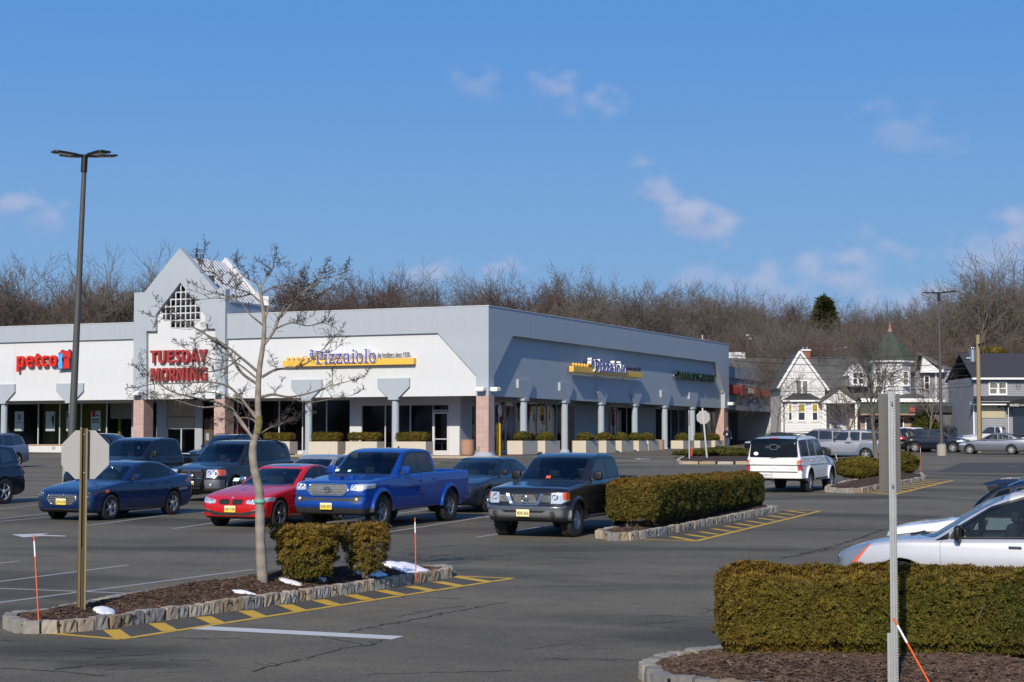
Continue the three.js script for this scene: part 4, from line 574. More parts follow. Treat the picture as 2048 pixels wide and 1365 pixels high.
function parkAll() {
  const DL = -1.992, DLr = 1.149;
  park('sedan', 'dark blue sedan with chrome barred grille parked behind the large stop sign', sElantra, 'FL', [-10.067, -45.424], STALL);
  park('sedan', 'bright red sedan with twin black grilles parked behind the bare tree trunk', sBmw, 'FL', [-5.441, -42.576], STALL);
  park('pickup', 'bright blue crew cab pickup with hood scoop and hexagonal chrome grille', sTacoma, 'FL', [-2.997, -41.827], STALL);
  park('pickup', 'dark grey crew cab pickup with chrome grille struts beside the long hedge', sFrontier, 'FL', [1.437, -39.078], STALL);
  park('suv', 'dark grey SUV with black bull bar and big square headlights beside red sedan', sPilot, 'FL', [-8.513, -55.508], STALL);
  park('sedan', 'near black sedan parked between the bright blue pickup and the grey pickup', sCruze, 'FL', [-0.613, -49.185], STALL);
  park('pickup', 'dark navy pickup standing behind the dark blue sedan, orange card in windscreen', sRam, 'FL', [-11.919, -56.499], STALL);
  park('sedan', 'silver grey sedan mostly hidden between the red sedan and blue pickup', sSilverSedan, 'FL', [-5.574, -52.443], STALL);
  park('suv', 'white SUV seen from behind with dark rear window and roof rack', sTahoe, 'RR', [10.256, -62.037], STALL + Math.PI);
  park('suv', 'boxy silver SUV with blue grey cladding parked side on beyond the white SUV', sElement, 'RL', [20.946, -106.731], DL);
  park('suv', 'silver crossover parked side on behind the near hedge on the right', sRogue, 'FL', [5.105, -23.782], DL);
  park('suv', 'white crossover whose bonnet shows just behind the silver crossover', sWhiteSedan, 'FL', [6.276, -26.558], DL);
  park('hatchback', 'dark blue hatchback with roof spoiler at the right edge', sHatch, 'RR', [7.987, -28.977], DLr, { category: 'car' });
  park('suv', 'dark navy SUV at the left edge, nearer of the two cut by the frame', farSUV(pNavy, { W: 1.85, H: 1.78, r: .38, belt: 1.12, rake: .3, spokes: 5, tyre: 'chunky', cell: .036 }), 'RL', [-15.053, -53.627], STALL);
  park('suv', 'blue grey crossover with silver roof rails at the left edge by the storefront', farSUV(paint(lin(.16, .18, .24), .4), { W: 1.86, H: 1.73, spokes: 5, twin: true, detail(K) { K.rails(2, 4.1, .66, M.alu); } }), 'RL', [-25.024, -91.303], STALL);
  park('suv', 'dark SUV side on beyond the navy pickup, only its roof and windows showing', farSUV(pBlack, { H: 1.74 }), 'C', [-20.292, -91.303], DLr);
  park('suv', 'black SUV with white card in windscreen behind the bull bar SUV', farSUV(pBlack, { H: 1.74, detail(K) { K.rails(2, 4.1, .66); } }), 'FL', [-13.365, -84.77], STALL);
  park('sedan', 'black sedan with two pale visors behind the windscreen, beyond the navy pickup', farSedan(pBlack), 'FL', [-11.793, -71.912], STALL);
  park('suv', 'silver SUV with roof bars between the boxy silver SUV and the white house', farSUV(pSteel, { H: 1.76, L: 4.8, detail(K) { K.rails(2, 4.3, .66, M.alu, .08); } }), 'C', [19.53, -115.872], DL);
  park('sedan', 'dark sedan nose peeking out left of the white SUV', farSedan(pNavy), 'FL', [17.717, -132.028], DL);
  park('suv', 'black SUV seen from behind, half hidden by the tall metal sign plate', farSUV(pBlack, { H: 1.76 }), 'C', [28.015, -130.212], STALL + Math.PI);
  park('suv', 'white SUV facing right beside the far lamp post', farSUV(pWhite, { H: 1.8, W: 1.95, belt: 1.14 }), 'C', [29.724, -132.028], .78);
  park('suv', 'dark blue SUV standing behind the concrete base of the far lamp post', farSUV(pNavy, { H: 1.7, spokes: 7 }), 'FR', [31.41, -128.446], DLr);
  park('suv', 'near black SUV behind the far lamp post, farther than the dark blue one', farSUV(pBlack, { H: 1.8 }), 'C', [34.946, -141.925], DLr);
  park('pickup', 'silver extended cab pickup with orange marker lights behind the grey sedan', pickup({ paint: paint(lin(.36, .38, .41), .35), L: 5.6, W: 2.0, H: 1.9, wb: 3.6, fo: .95, r: .40, belt: 1.27, c0: 1.55, c1: 3.6, cell: .055, panels: [], D: [[0, 1.0], [.05, 1.08], [.3, 1.16], [1.5, 1.27], [3.6, 1.29], [5.6, 1.29]], nose: [[.3, .16], [.5, 0], [.75, .02], [.9, .1], [1.2, .2]], tail: [[.4, .1], [.6, 0], [1.3, .05]], zones: [...frontFace({ g0: .8, g1: 1.0, h0: .8, h1: 1.0 }), { name: 'indicator', mat: amber, view: 'side', poly: [[.2, .92], [.2, 1.04], [.4, 1.04], [.4, .92]] }] }), 'FL', [33.783, -133.896], DL);
  park('sedan', 'grey sedan parked side on near the right edge, right of the far lamp post', farSedan(pSteel, { L: 4.82, wb: 2.776, H: 1.47, W: 1.79, spokes: 7, cell: .034, seat: seatTan }), 'FL', [31.343, -123.423], DL);
}
// ---------------------------------------------------------------- ground, markings, planting islands
const UX = [-0.9125, -0.4090], UZ = [0.4090, -0.9125];             // along the long facade (leftwards) and along the short one (away)
const alongLot = (x, z) => [x * UX[0] + z * UX[1], x * UZ[0] + z * UZ[1]];
function hill(x, z) { const d = -z; return 1.15 * sstep(134, 150, d) * sstep(22, 34, x) + 7 * sstep(158, 255, d - Math.max(0, -x) * .12) + 2 * sstep(240, 420, d) + sstep(150, 200, d) * 1.6 * (fbm(x * .02, z * .02, 2, 3) - .5) * 2; }
const T = (x, z) => G(x, Math.max(z, -420)) + hill(x, z);
function gridGeo(x0, x1, nx, z0, z1, nz, h, col, pw = 1) {
  const p = [], c = [], ix = [], uv = [];
  for (let j = 0; j <= nz; j++) for (let i = 0; i <= nx; i++) { const x = x0 + (x1 - x0) * i / nx, z = z0 + (z1 - z0) * Math.pow(j / nz, pw); p.push(x, h(x, z), z); uv.push(x, z); if (col) c.push(...col(x, z)); }
  for (let j = 0; j < nz; j++) for (let i = 0; i < nx; i++) { const a = j * (nx + 1) + i, b = a + 1, d = a + nx + 1, e = d + 1; ix.push(a, b, d, b, e, d); }
  const g = new THREE.BufferGeometry(); g.setAttribute('position', new THREE.Float32BufferAttribute(p, 3)); g.setAttribute('uv', new THREE.Float32BufferAttribute(uv, 2)); if (col) g.setAttribute('color', new THREE.Float32BufferAttribute(c, 3)); g.setIndex(ix); g.computeVertexNormals(); g.userData.ready = true; return g;
}
{
  const soil = std(lin(1, 1, 1), 1, { name: 'soil', vertexColors: true, map: again(tMottle, .2) });
  const g = part(scene, 'ground', gridGeo(-800, 800, 200, 60, -1400, 180, (x, z) => T(x, z) - .02, (x, z) => { const k = .6 + .8 * fbm(x * .05, z * .05, 0, 3), w = sstep(150, 175, -z); return [mixn(.10, .085, w) * k, mixn(.095, .062, w) * k, mixn(.07, .042, w) * k]; }), soil, null, 'structure');
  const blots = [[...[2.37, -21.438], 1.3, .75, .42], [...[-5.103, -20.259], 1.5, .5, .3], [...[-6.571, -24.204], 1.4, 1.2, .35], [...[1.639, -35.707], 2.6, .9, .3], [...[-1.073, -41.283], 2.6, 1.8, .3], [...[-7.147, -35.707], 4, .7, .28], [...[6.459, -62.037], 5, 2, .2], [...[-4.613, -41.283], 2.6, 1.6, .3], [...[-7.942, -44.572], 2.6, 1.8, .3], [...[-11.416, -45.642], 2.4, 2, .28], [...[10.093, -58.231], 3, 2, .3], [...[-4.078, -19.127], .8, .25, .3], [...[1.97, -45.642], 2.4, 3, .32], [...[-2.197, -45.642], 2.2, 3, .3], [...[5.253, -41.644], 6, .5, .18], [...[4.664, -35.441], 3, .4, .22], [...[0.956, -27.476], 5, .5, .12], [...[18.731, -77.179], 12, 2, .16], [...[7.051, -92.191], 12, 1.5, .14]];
  const lotCol = (x, z) => {
    const [a, b] = alongLot(x, z), d = -z;
    let k = 0.86 + (.30 + .3 * sstep(28, 45, d)) * (fbm(a * .07 + 3, b * .33, 0, 4) - .5) + .34 * (fbm(a * .6, b * .9, 4, 3) - .5);
    k -= .36 * sstep(.52, .68, fbm(a * .16 + 20, b * .55 + 7, 0, 4)) * (.5 + .5 * sstep(18, 30, d));                     // tyre-worn dark streaks
    if (b > 24 && b < 44 && a > -2) { const st = .5 + .5 * Math.cos((b - 34) / 10 * Math.PI); k -= .16 * st * sstep(.35, .7, fbm(a * .4, b * .3, 9, 3)); }
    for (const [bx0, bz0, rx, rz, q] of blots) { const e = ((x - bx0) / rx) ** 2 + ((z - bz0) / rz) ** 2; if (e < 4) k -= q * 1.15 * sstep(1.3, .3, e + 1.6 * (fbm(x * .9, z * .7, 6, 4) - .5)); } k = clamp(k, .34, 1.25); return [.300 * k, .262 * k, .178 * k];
  };
  const asphalt = std(lin(1, 1, 1), .92, { name: 'asphalt', vertexColors: true, map: again(tAsph, .36), bumpMap: again(tBump, 2.2), bumpScale: .004 });
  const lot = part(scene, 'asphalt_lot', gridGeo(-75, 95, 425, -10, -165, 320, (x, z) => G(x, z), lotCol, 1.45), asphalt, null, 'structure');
  const dark = std(lin(.10, .095, .08), .95, { name: 'fresh asphalt', map: again(tAsph, .36) });
  part(lot, 'asphalt_patch', [sheet([[19.695, -84.018], [25.232, -101.039], [30.693, -101.039], [25.756, -82.555]], .004)], dark);
  // lines
  const white = std(lin(.62, .62, .60), .8, { name: 'road paint white', map: again(tGrain, .8) }), thin = std(lin(.40, .40, .39), .85, { name: 'worn white paint', map: again(tGrain, .6) }), yellow = std(lin(.68, .42, .035), .75, { name: 'road paint yellow', map: again(tGrain, .8) });
  const L = (a, b, w = .1, m = thin) => part(lot, 'painted_line', [strip(a, b, w, .004)], m);
  for (const [a, b] of [[[-13.367, -44.572], [-12.448, -48.681]], [[-13.121, -43.751], [-11.886, -46.996]], [[-14.755, -49.185], [-13.795, -53.932]], [[-15.689, -56.667], [-15.178, -59.323]], [[-10.222, -42.768], [-8.497, -50.492]], [[-7.873, -41.919], [-6.747, -46.535]], [[-5.434, -41.104], [-4.111, -45.862]], [[-2.878, -40.492], [-0.318, -47.944]], [[-3.229, -47.823], [-2.187, -51.31]], [[-0.775, -38.919], [0.784, -42.961]], [[-1.581, -47.229], [-0.502, -46.535]],
    [[-8.234, -28.29], [-6.734, -31.777]], [[-8.019, -27.555], [-4.964, -26.485]], [[-7.318, -25.159], [-4.415, -30.852]], [[-9.254, -31.777], [-8.905, -32.648]], [[5.653, -74.745], [8.097, -82.555]], [[9.023, -65.687], [10.829, -70.312]], [[-24.753, -90.865], [-23.792, -94.963]], [[-23.194, -85.151], [-22.23, -88.738]], [[-21.705, -79.776], [-20.654, -82.916]], [[-8.675, -49.441], [-8.122, -53.932]]]) L(a, b, .10);
  L([-3.889, -22.417], [-1.345, -21.39], .34, white); L([4.442, -106.133], [9.186, -103.241], .3, white); L([-4.849, -99.973], [-4.018, -99.973], .5, white); L([25.491, -93.097], [26.11, -93.097], .5, white); L([1.148, -115.027], [2.168, -115.027], .25, white);
  part(lot, 'arrow_marking', [sheet([[-11.056, -39.898], [-10.313, -40.269], [-10.337, -39.764], [-9.766, -39.5], [-9.701, -39.24], [-10.278, -39.369], [-10.534, -38.951]], .0045)], white);
  part(lot, 'arrow_marking', [sheet([[7.367, -109.825], [7.907, -110.983], [7.851, -110.208], [8.393, -109.698], [8.325, -108.816], [7.77, -109.066], [7.708, -108.194]], .0045)], white);
  const Y = (pts, w) => { for (let i = 0; i < pts.length - 1; i++) part(lot, 'hatching_line', [strip(pts[i], pts[i + 1], w, .004 + i * .0005)], yellow); };
  Y([[-5.598, -21.854], [-4.592, -21.248], [0, -29.154], [-0.973, -29.607]], .11);
  for (const [a, b] of [[[-4.906, -22.183], [-4.562, -21.295]], [[-4.492, -22.872], [-4.149, -22.03]], [[-4.025, -23.606], [-3.694, -22.818]], [[-3.584, -24.327], [-3.268, -23.548]], [[-3.151, -25.093], [-2.819, -24.265]], [[-2.76, -25.77], [-2.438, -25.028]], [[-2.369, -26.485], [-2.041, -25.77]], [[-1.98, -27.163], [-1.63, -26.485]], [[-1.573, -27.796], [-1.182, -27.086]], [[-1.182, -28.544], [-0.775, -27.796]], [[-0.954, -29.515], [-0.363, -28.544]]]) part(lot, 'hatching_bar', [strip(a, b, .21, .0065)], yellow);
  Y([[2.796, -38.447], [3.832, -37.761], [8.473, -49.699], [7.437, -50.225]], .13);
  for (const [a, b] of [[[3.454, -39.159], [3.84, -37.836]], [[3.873, -39.898], [4.197, -38.919]], [[4.24, -40.822], [4.535, -39.898]], [[4.659, -41.901], [4.947, -40.927]], [[5.069, -42.961], [5.346, -42.012]], [[5.46, -43.954], [5.74, -42.961]], [[5.851, -44.994], [6.153, -43.954]], [[6.302, -46.196], [6.592, -45.208]], [[6.751, -47.465], [7.022, -46.309]], [[7.168, -48.507], [7.458, -47.703]], [[7.579, -49.829], [7.895, -48.681]]]) part(lot, 'hatching_bar', [strip(a, b, .17, .0065)], yellow);
  Y([[11.794, -61.634], [12.709, -60.074], [17.91, -73.301], [16.949, -74.161]], .16);
  { const a0 = [12.295, -62.445], a1 = [16.878, -73.585], b0 = [12.709, -60.074], b1 = [17.056, -71.103]; for (let i = 0; i < 9; i++) { const t = i / 8.5, q = (u, v) => [mixn(u[0], v[0], t), mixn(u[1], v[1], t)]; part(lot, 'hatching_bar', [strip(q(a0, a1), q(b0, b1), .18, .0065)], yellow); } }
  part(lot, 'hatching_ground', [sheet([[-5.466, -21.929], [-4.603, -21.295], [-0.113, -29.154], [-1.017, -29.699]], .0025)], std(lin(.13, .12, .095), .95, { name: 'hatch asphalt', map: again(tAsph, .36) }));
  part(lot, 'hatching_ground', [sheet([[2.84, -38.603], [3.84, -37.836], [8.341, -49.57], [7.437, -50.225]], .0025)], std(lin(.13, .12, .095), .95, { name: 'hatch asphalt', map: again(tAsph, .36) }));
  // cracks
  const cr = rng(77), crackG = [];
  const crack = (pts, w = .03) => { for (let i = 0; i < pts.length - 1; i++) { let p = pts[i]; const q = pts[i + 1], n = Math.max(3, Math.ceil(Math.hypot(q[0] - p[0], q[1] - p[1]) / .12)); for (let k = 1; k <= n; k++) { const t = k / n, e = [mixn(pts[i][0], q[0], t) + (cr() - .5) * .09, mixn(pts[i][1], q[1], t) + (cr() - .5) * .11]; const ww = w * (.35 + cr() * 1.1); crackG.push(strip(p, e, ww, .0032)); if (cr() < .13) { const f = [e[0] + (cr() - .5) * .6, e[1] + (cr() - .5) * .5]; crackG.push(strip(e, f, ww * .5, .003)); } p = e; } } };
  crack([[-2.655, -18.572], [-2.445, -19.127], [-2.225, -19.596], [-1.885, -20.475], [-1.62, -20.697], [-1.465, -21.342]]); crack([[-1.964, -21.979], [-1.65, -22.656], [-1.248, -23.318], [-0.95, -23.901], [-0.571, -24.641], [-0.099, -25.495]], .035); crack([[-1.524, -23.606], [-1.104, -24.389], [-0.684, -25.028]], .02); crack([[-2.275, -21.486], [-1.943, -21.107], [-1.645, -20.652]], .02); crack([[-5.31, -18.827], [-4.979, -18.753], [-4.573, -18.572], [-4.133, -18.323]], .03); crack([[-4.721, -18.753], [-4.473, -19.013], [-4.148, -19.204]], .05); crack([[-4.512, -19.636], [-4.277, -19.799], [-3.975, -19.922]], .02); crack([[2.479, -23.901], [2.866, -24.962], [3.49, -25.495]], .015); crack([[-2.391, -35.441], [-1.816, -35.707], [-1.252, -36.529], [-0.651, -36.812]], .03); crack([[-1.521, -33.568], [-0.989, -34.417], [-0.225, -33.927], [0.345, -34.667]], .02); crack([[5.44, -34.17], [6.677, -36.812], [7.9, -39.898], [8.593, -41.644]], .05); crack([[4.92, -33.217], [5.946, -34.922], [6.827, -36.529]], .04); crack([[-0.192, -28.977], [0.545, -29.885], [1.276, -29.607], [1.961, -30.073]], .015); crack([[-4.816, -37.537], [-3.854, -38.292], [-2.751, -37.686]], .02); crack([[-8.552, -37.537], [-7.729, -38.603], [-6.344, -37.987], [-5.616, -38.76]], .02); crack([[0.146, -20.345], [0.607, -20.786], [0.943, -20.607]], .012); crack([[1.402, -22.496], [1.94, -22.982], [2.29, -23.318]], .012); crack([[7.086, -60.074], [8.864, -62.037], [9.914, -60.074]], .03); crack([[3.07, -87.915], [6.03, -92.191], [8.092, -89.577]], .05);
  for (let i = 0; i < 70; i++) { const d = 16.5 + cr() * cr() * 26, x = (cr() - .52) * d * .6, a = (cr() - .5) * .9, l = .4 + cr() * 1.6; crack([[x, -d], [x + Math.cos(a) * l, -d + Math.sin(a) * l]], .009 + cr() * .014); }
  part(lot, 'crack', crackG, std(lin(.018, .018, .019), .95, { name: 'crack' }), null, 'stuff');
}
// pavement in front of the shops
const C0 = [-1.456, -111.769], BY = G(C0[0], C0[1]);                      // the corner where the two facades meet, and the height of the road there
{
  const pv = struct('pavement'), paver = std(lin(.34, .17, .12), .9, { name: 'brick pavement', map: again(tGrain, 1) }), kerbM = std(lin(.47, .40, .30), .9, { name: 'kerb concrete', map: again(tGrain, .8) });
  pv.position.set(C0[0], BY, C0[1]); pv.rotation.y = Math.atan2(UX[1], -UX[0]) + Math.PI;
  // local frame: x runs left along the long facade, z points away from the car park
  const q = (a, b, y0, y1, z0, z1) => span(a, b, y0, y1, z0, z1);
  part(pv, 'slab', [q(-1.1, 58, -.6, .14, -.95, 6)], paver); part(pv, 'slab', [q(-1.1, 4, -.6, .139, 6, 72)], paver);
  for (let x = -1.2; x < 58; x += 3) part(pv, 'kerb_piece', [q(x + .01, Math.min(x + 2.99, 58), -.6, .145, -1.1, -.94)], kerbM);
  for (let z = -1.1; z < 70; z += 3) part(pv, 'kerb_piece', [q(-1.25, -1.09, -.6, .145, z + .01, z + 2.99)], kerbM);
}
// ---- planting islands
const stoneMats = [[.40, .38, .34], [.30, .29, .28], [.46, .38, .28], [.38, .29, .19], [.34, .33, .31], [.50, .46, .38]].map((c, i) => std(lin(...c), .95, { name: 'granite ' + i, map: again(tGrain, 3 + i * .3), bumpMap: again(tBump, 2), bumpScale: .006 }));
const stoneGeos = Array.from({ length: 8 }, (_, v) => { const r = rng(500 + v), g = new THREE.BoxGeometry(1, 1, 1, 4, 4, 3), p = g.attributes.position; for (let i = 0; i < p.count; i++) { const x = p.getX(i), y = p.getY(i), z = p.getZ(i), e = Math.max(Math.abs(x), Math.abs(z)) > .45 || y > .45 ? 1 : 0, k = 1 - .13 * (x * x * 4 * .5 + y * y * 4 * .35 + z * z * 4 * .4) * .8; p.setXYZ(i, x * k + (fbm(x * 3 + v * 9, y * 3, z * 3 + v, 3) - .5) * .13, y * (1 - .06 * (x * x + z * z) * 4 * .5) + (fbm(x * 2.5, v * 7 + 2, z * 2.5, 3) - .5) * .12, z * k + (fbm(x * 4, y * 4 + v * 5, z * 2, 3) - .5) * .22); } g.computeVertexNormals(); const q = clean(g); q.computeVertexNormals(); q.userData.ready = true; return q; });
const insidePoly = (poly, x, z) => { let c = false; for (let i = 0, j = poly.length - 1; i < poly.length; j = i++) if ((poly[i][1] > z) !== (poly[j][1] > z) && x < (poly[j][0] - poly[i][0]) * (z - poly[i][1]) / (poly[j][1] - poly[i][1]) + poly[i][0]) c = !c; return c; };
const mulchM = std(lin(.060, .036, .025), 1, { name: 'mulch', map: again(tGrain, 1.4), bumpMap: again(tBump, 3), bumpScale: .02 });
const chipGeo = (() => { const g = mg([bx(.075, .006, .013), bx(.05, .005, .01, .01, .006, .01, 1.1)]); return g; })();
const mulchHeights = [];
function island(poly, { step = .26, mound = .22, chips = 2000, seed = 1, kh = .17, skip = () => false }) {
  const r = rng(seed), kerb = struct('kerb'), sd = polySD(poly);
  const pts = []; for (let i = 0; i < poly.length; i++) { const a = poly[i], b = poly[(i + 1) % poly.length], l = Math.hypot(b[0] - a[0], b[1] - a[1]), n = Math.max(1, Math.round(l / step)); for (let k = 0; k < n; k++) { const x = mixn(a[0], b[0], (k + .5) / n), z = mixn(a[1], b[1], (k + .5) / n); pts.push([x, z, Math.atan2(-(b[1] - a[1]), b[0] - a[0]), l / n]); } }
  for (const [x, z, an, l] of pts) {
    if (skip(x, z)) continue;
    const s = new THREE.Mesh(stoneGeos[(r() * 8) | 0], stoneMats[(r() * 6) | 0]); s.name = 'kerb_stone'; s.castShadow = s.receiveShadow = true;
    const h = kh + .14 + (r() - .5) * .03; s.scale.set(l * (.95 + r() * .05), h, .15 + r() * .03); s.rotation.set((r() - .5) * .08, an + (r() - .5) * .08, (r() - .5) * .06); s.position.set(x + (r() - .5) * .02, G(x, z) + kh - h / 2 + (r() - .5) * .02, z + (r() - .5) * .02); kerb.add(s);
  }
  const H = (x, z) => { const d = -sd(x, z); return G(x, z) + kh * .72 + mound * sstep(.05, 1.1, d) + .05 * (fbm(x * 3, z * 3, seed, 3) - .5); };
  let x0 = 1e9, x1 = -1e9, z0 = 1e9, z1 = -1e9; for (const [x, z] of poly) { x0 = Math.min(x0, x); x1 = Math.max(x1, x); z0 = Math.min(z0, z); z1 = Math.max(z1, z); }
  const st = .12, p = [], pf = [];
  for (let x = x0; x < x1; x += st) for (let z = z0; z < z1; z += st) { if (sd(x + st / 2, z + st / 2) > .03) continue; const v = [[x, z], [x, z + st], [x + st, z + st], [x + st, z]]; for (const k of [0, 1, 2, 0, 2, 3]) p.push(v[k][0], H(v[k][0], v[k][1]), v[k][1]); }
  const g = new THREE.BufferGeometry(); g.setAttribute('position', new THREE.Float32BufferAttribute(p, 3)); g.computeVertexNormals();
  const bed = part(scene, numbered('mulch_bed'), [g], mulchM, null, 'structure');
  const im = new THREE.InstancedMesh(chipGeo, std(lin(1, 1, 1), .95, { name: 'chips' }), chips), m4 = new THREE.Matrix4(), c = new THREE.Color(); let n = 0;
  while (n < chips) { const x = x0 + r() * (x1 - x0), z = z0 + r() * (z1 - z0); if (sd(x, z) > -.06) continue; const q = new THREE.Quaternion().setFromEuler(new THREE.Euler((r() - .5) * .7, r() * 6.3, (r() - .5) * .7)), s = .5 + r() * .9; m4.compose(V(x, H(x, z) + .008, z), q, V(s, 1, s)); im.setMatrixAt(n, m4); const k = .5 + r() * r() * 1.7; im.setColorAt(n, c.setRGB(.10 * k, .062 * k, .043 * k)); n++; }
  im.name = 'mulch_chips'; im.userData.kind = 'stuff'; im.castShadow = im.receiveShadow = true; bed.add(im);
  mulchHeights.push({ sd, H }); return H;
}
const I1 = island([[-6.197, -22.338], [-5.9, -21.879], [-5.466, -21.879], [-5.008, -22.338], [-4.605, -23.093], [-3.572, -24.704], [-1.988, -27.476], [-1.037, -29.334], [-1.093, -29.979], [-2.625, -29.334], [-4.139, -27.555], [-5.36, -25.093], [-5.894, -23.375], [-6.281, -22.818]], { chips: 9000, seed: 3, mound: .2, kh: .16, step: .205 });
const I2 = island([[1.996, -38.603], [2.08, -37.987], [2.431, -38.063], [2.851, -38.76], [7.233, -49.312], [6.95, -50.1], [6.1, -50.2], [1.98, -39.35], [1.85, -38.7]], { chips: 2500, seed: 5, mound: .14, step: .23 });
const I3 = island([[10.823, -62.037], [11.327, -61.237], [11.896, -61.634], [13.206, -64.79], [16.752, -73.301], [17.634, -77.812], [15.361, -75.339], [12.597, -68.288], [11.373, -64.57]], { chips: 1200, seed: 7, mound: .16, step: .42 });
const I4 = island([[1.352, -18.184], [1.385, -17.585], [1.529, -17.3], [2.615, -16.498], [4.689, -14.508], [6.456, -19.922], [3.79, -20.345], [2.354, -19.596], [1.849, -19.127], [1.516, -18.717]], { chips: 11000, seed: 9, mound: .16, kh: .16, step: .30 });
const I5 = island([[9.398, -102.128], [9.172, -97.907], [12.985, -97.403], [14.298, -99.973], [16.455, -117.307], [15.116, -125.053], [10.911, -113.104]], { chips: 200, seed: 11, mound: .1, step: .9 });
// ---------------------------------------------------------------- the shopping strip: x runs left along the long facade, z away along the short one, the corner at the origin
const FACE = Math.atan2(UX[1], -UX[0]) + Math.PI;
const stucco = (c, n, sc = .35) => std(lin(...c), .9, { name: n, map: again(tStucco, sc), bumpMap: again(tBump, 2), bumpScale: .002 });
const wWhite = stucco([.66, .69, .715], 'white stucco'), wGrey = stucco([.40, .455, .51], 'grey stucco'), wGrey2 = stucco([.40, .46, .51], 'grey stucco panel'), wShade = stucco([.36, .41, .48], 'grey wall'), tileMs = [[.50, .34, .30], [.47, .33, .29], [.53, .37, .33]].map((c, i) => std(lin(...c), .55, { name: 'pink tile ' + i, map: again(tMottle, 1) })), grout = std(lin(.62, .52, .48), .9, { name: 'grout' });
const shopGlass = std(lin(.72, .76, .78), .02, { name: 'shop glass', transmission: 1, thickness: 0, ior: 1.4, specularIntensity: .55 });
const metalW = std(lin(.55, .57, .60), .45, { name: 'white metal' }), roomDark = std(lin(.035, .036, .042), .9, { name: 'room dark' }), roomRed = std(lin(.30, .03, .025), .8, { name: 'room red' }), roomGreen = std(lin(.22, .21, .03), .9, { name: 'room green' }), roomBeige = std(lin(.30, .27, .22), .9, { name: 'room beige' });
const BL = (s0, s1, h0, h1, d0, d1) => span(s0, s1, h0, h1, d0, d1), BR = (s0, s1, h0, h1, d0, d1) => span(d0, d1, h0, h1, s0, s1);
const mall = thing('shopping_strip', 'long white and grey single storey shopping strip with round columns and a gabled tower', 'building', [C0[0], BY, C0[1]], FACE);
const prismL = (poly, d0, d1) => prism(poly, d1 - d0).translate(0, 0, d0), prismR = (poly, d0, d1) => { const g = prism(poly.map(([a, b]) => [-a, b]), d1 - d0); return g.rotateY(Math.PI / 2).translate(d0, 0, 0); };
const SOF = 3.88, TOPH = 9.47, SW = .145, DL_ = 3.3, DR_ = 3.6;
{
  // fascia of the long facade, from the corner to the tower, and its white panel
  part(mall, 'fascia_band', [prismL([[0, SOF], [.86, SOF], [.86, 5.13], [3.55, 7.86], [19.2, 7.86], [19.2, TOPH], [0, TOPH]], 0, .6)], wGrey);
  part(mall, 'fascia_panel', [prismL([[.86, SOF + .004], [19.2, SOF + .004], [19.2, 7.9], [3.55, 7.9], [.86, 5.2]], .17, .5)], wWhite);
  part(mall, 'fascia_band', [prismR([[.6, SOF], [.81, SOF], [.81, 5.14], [3.72, 7.8], [46.26, 7.77], [48.78, 5.2], [48.78, SOF], [50, SOF], [50, TOPH], [.6, TOPH]], 0, .6)], wGrey);
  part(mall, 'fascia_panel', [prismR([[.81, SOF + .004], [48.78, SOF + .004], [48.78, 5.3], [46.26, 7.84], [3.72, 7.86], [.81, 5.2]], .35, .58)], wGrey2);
  part(mall, 'fascia_band', [BL(26.55, 62, 8.02, 9.12, 0, .6)], wGrey); part(mall, 'fascia_panel', [BL(26.55, 62, SOF, 8.03, .17, .5)], wWhite);
  for (const s of [31.8, 37.0, 42]) part(mall, 'panel_joint', [BL(s, s + .02, SOF, 8.0, .165, .2)], wShade);
  for (const s of [6.2, 12.9]) part(mall, 'panel_joint', [BL(s, s + .022, 7.87, TOPH, -.004, .1)], wShade);
  for (const s of [12, 24, 36]) part(mall, 'panel_joint', [BR(s, s + .022, 7.85, TOPH, -.004, .1)], wShade);
  part(mall, 'parapet_cap', [BL(-.03, 19.2, TOPH, TOPH + .05, -.03, .62), BR(.63, 50.02, TOPH, TOPH + .05, -.03, .62), BL(26.55, 62, 9.12, 9.17, -.03, .62)], metalW);
  // soffits, roof, rear walls
  part(mall, 'soffit', [BL(.5, 62, SOF + .25, SOF + .4, .5, DL_ + .1), BR(3.4, 50, SOF + .25, SOF + .4, .5, DR_ + .1)], wShade);
  part(mall, 'roof', [span(.6, 62, 8.5, 8.75, .6, 49.9), span(3.6, 62, 4.6, 4.7, 3.3, 49.9)], std(lin(.2, .2, .2), .95, { name: 'flat roof' }));
  part(mall, 'rear_wall', [span(61.8, 62, -.4, 8.5, .6, 50), span(3.6, 62, -.4, 8.5, 49.9, 50.1)], wShade);
}
// windows with their own panes: pane list in metres along, heights, on plane depth d
function shopfront(side, d, s0, s1, h0, h1, mull, nm = 'window') {
  const Bx = side === 'L' ? BL : BR, fr = [Bx(s0, s1, h1 - .06, h1, d - .05, d + .05), Bx(s0, s1, h0, h0 + .07, d - .05, d + .05)];
  const edges = [s0, ...mull, s1]; for (const s of edges) fr.push(Bx(s - .035, s + .035, h0 + .07, h1 - .06, d - .045, d + .045));
  const f = part(mall, nm, fr, metalW);
  for (let i = 0; i < edges.length - 1; i++) { const a = edges[i] + .035, b = edges[i + 1] - .035, g = new THREE.PlaneGeometry(b - a, h1 - h0 - .13); if (side === 'L') g.rotateY(Math.PI).translate((a + b) / 2, (h0 + h1) / 2, d); else g.rotateY(-Math.PI / 2).translate(d, (h0 + h1) / 2, (a + b) / 2); part(f, 'pane', [g], shopGlass); }
  return f;
}
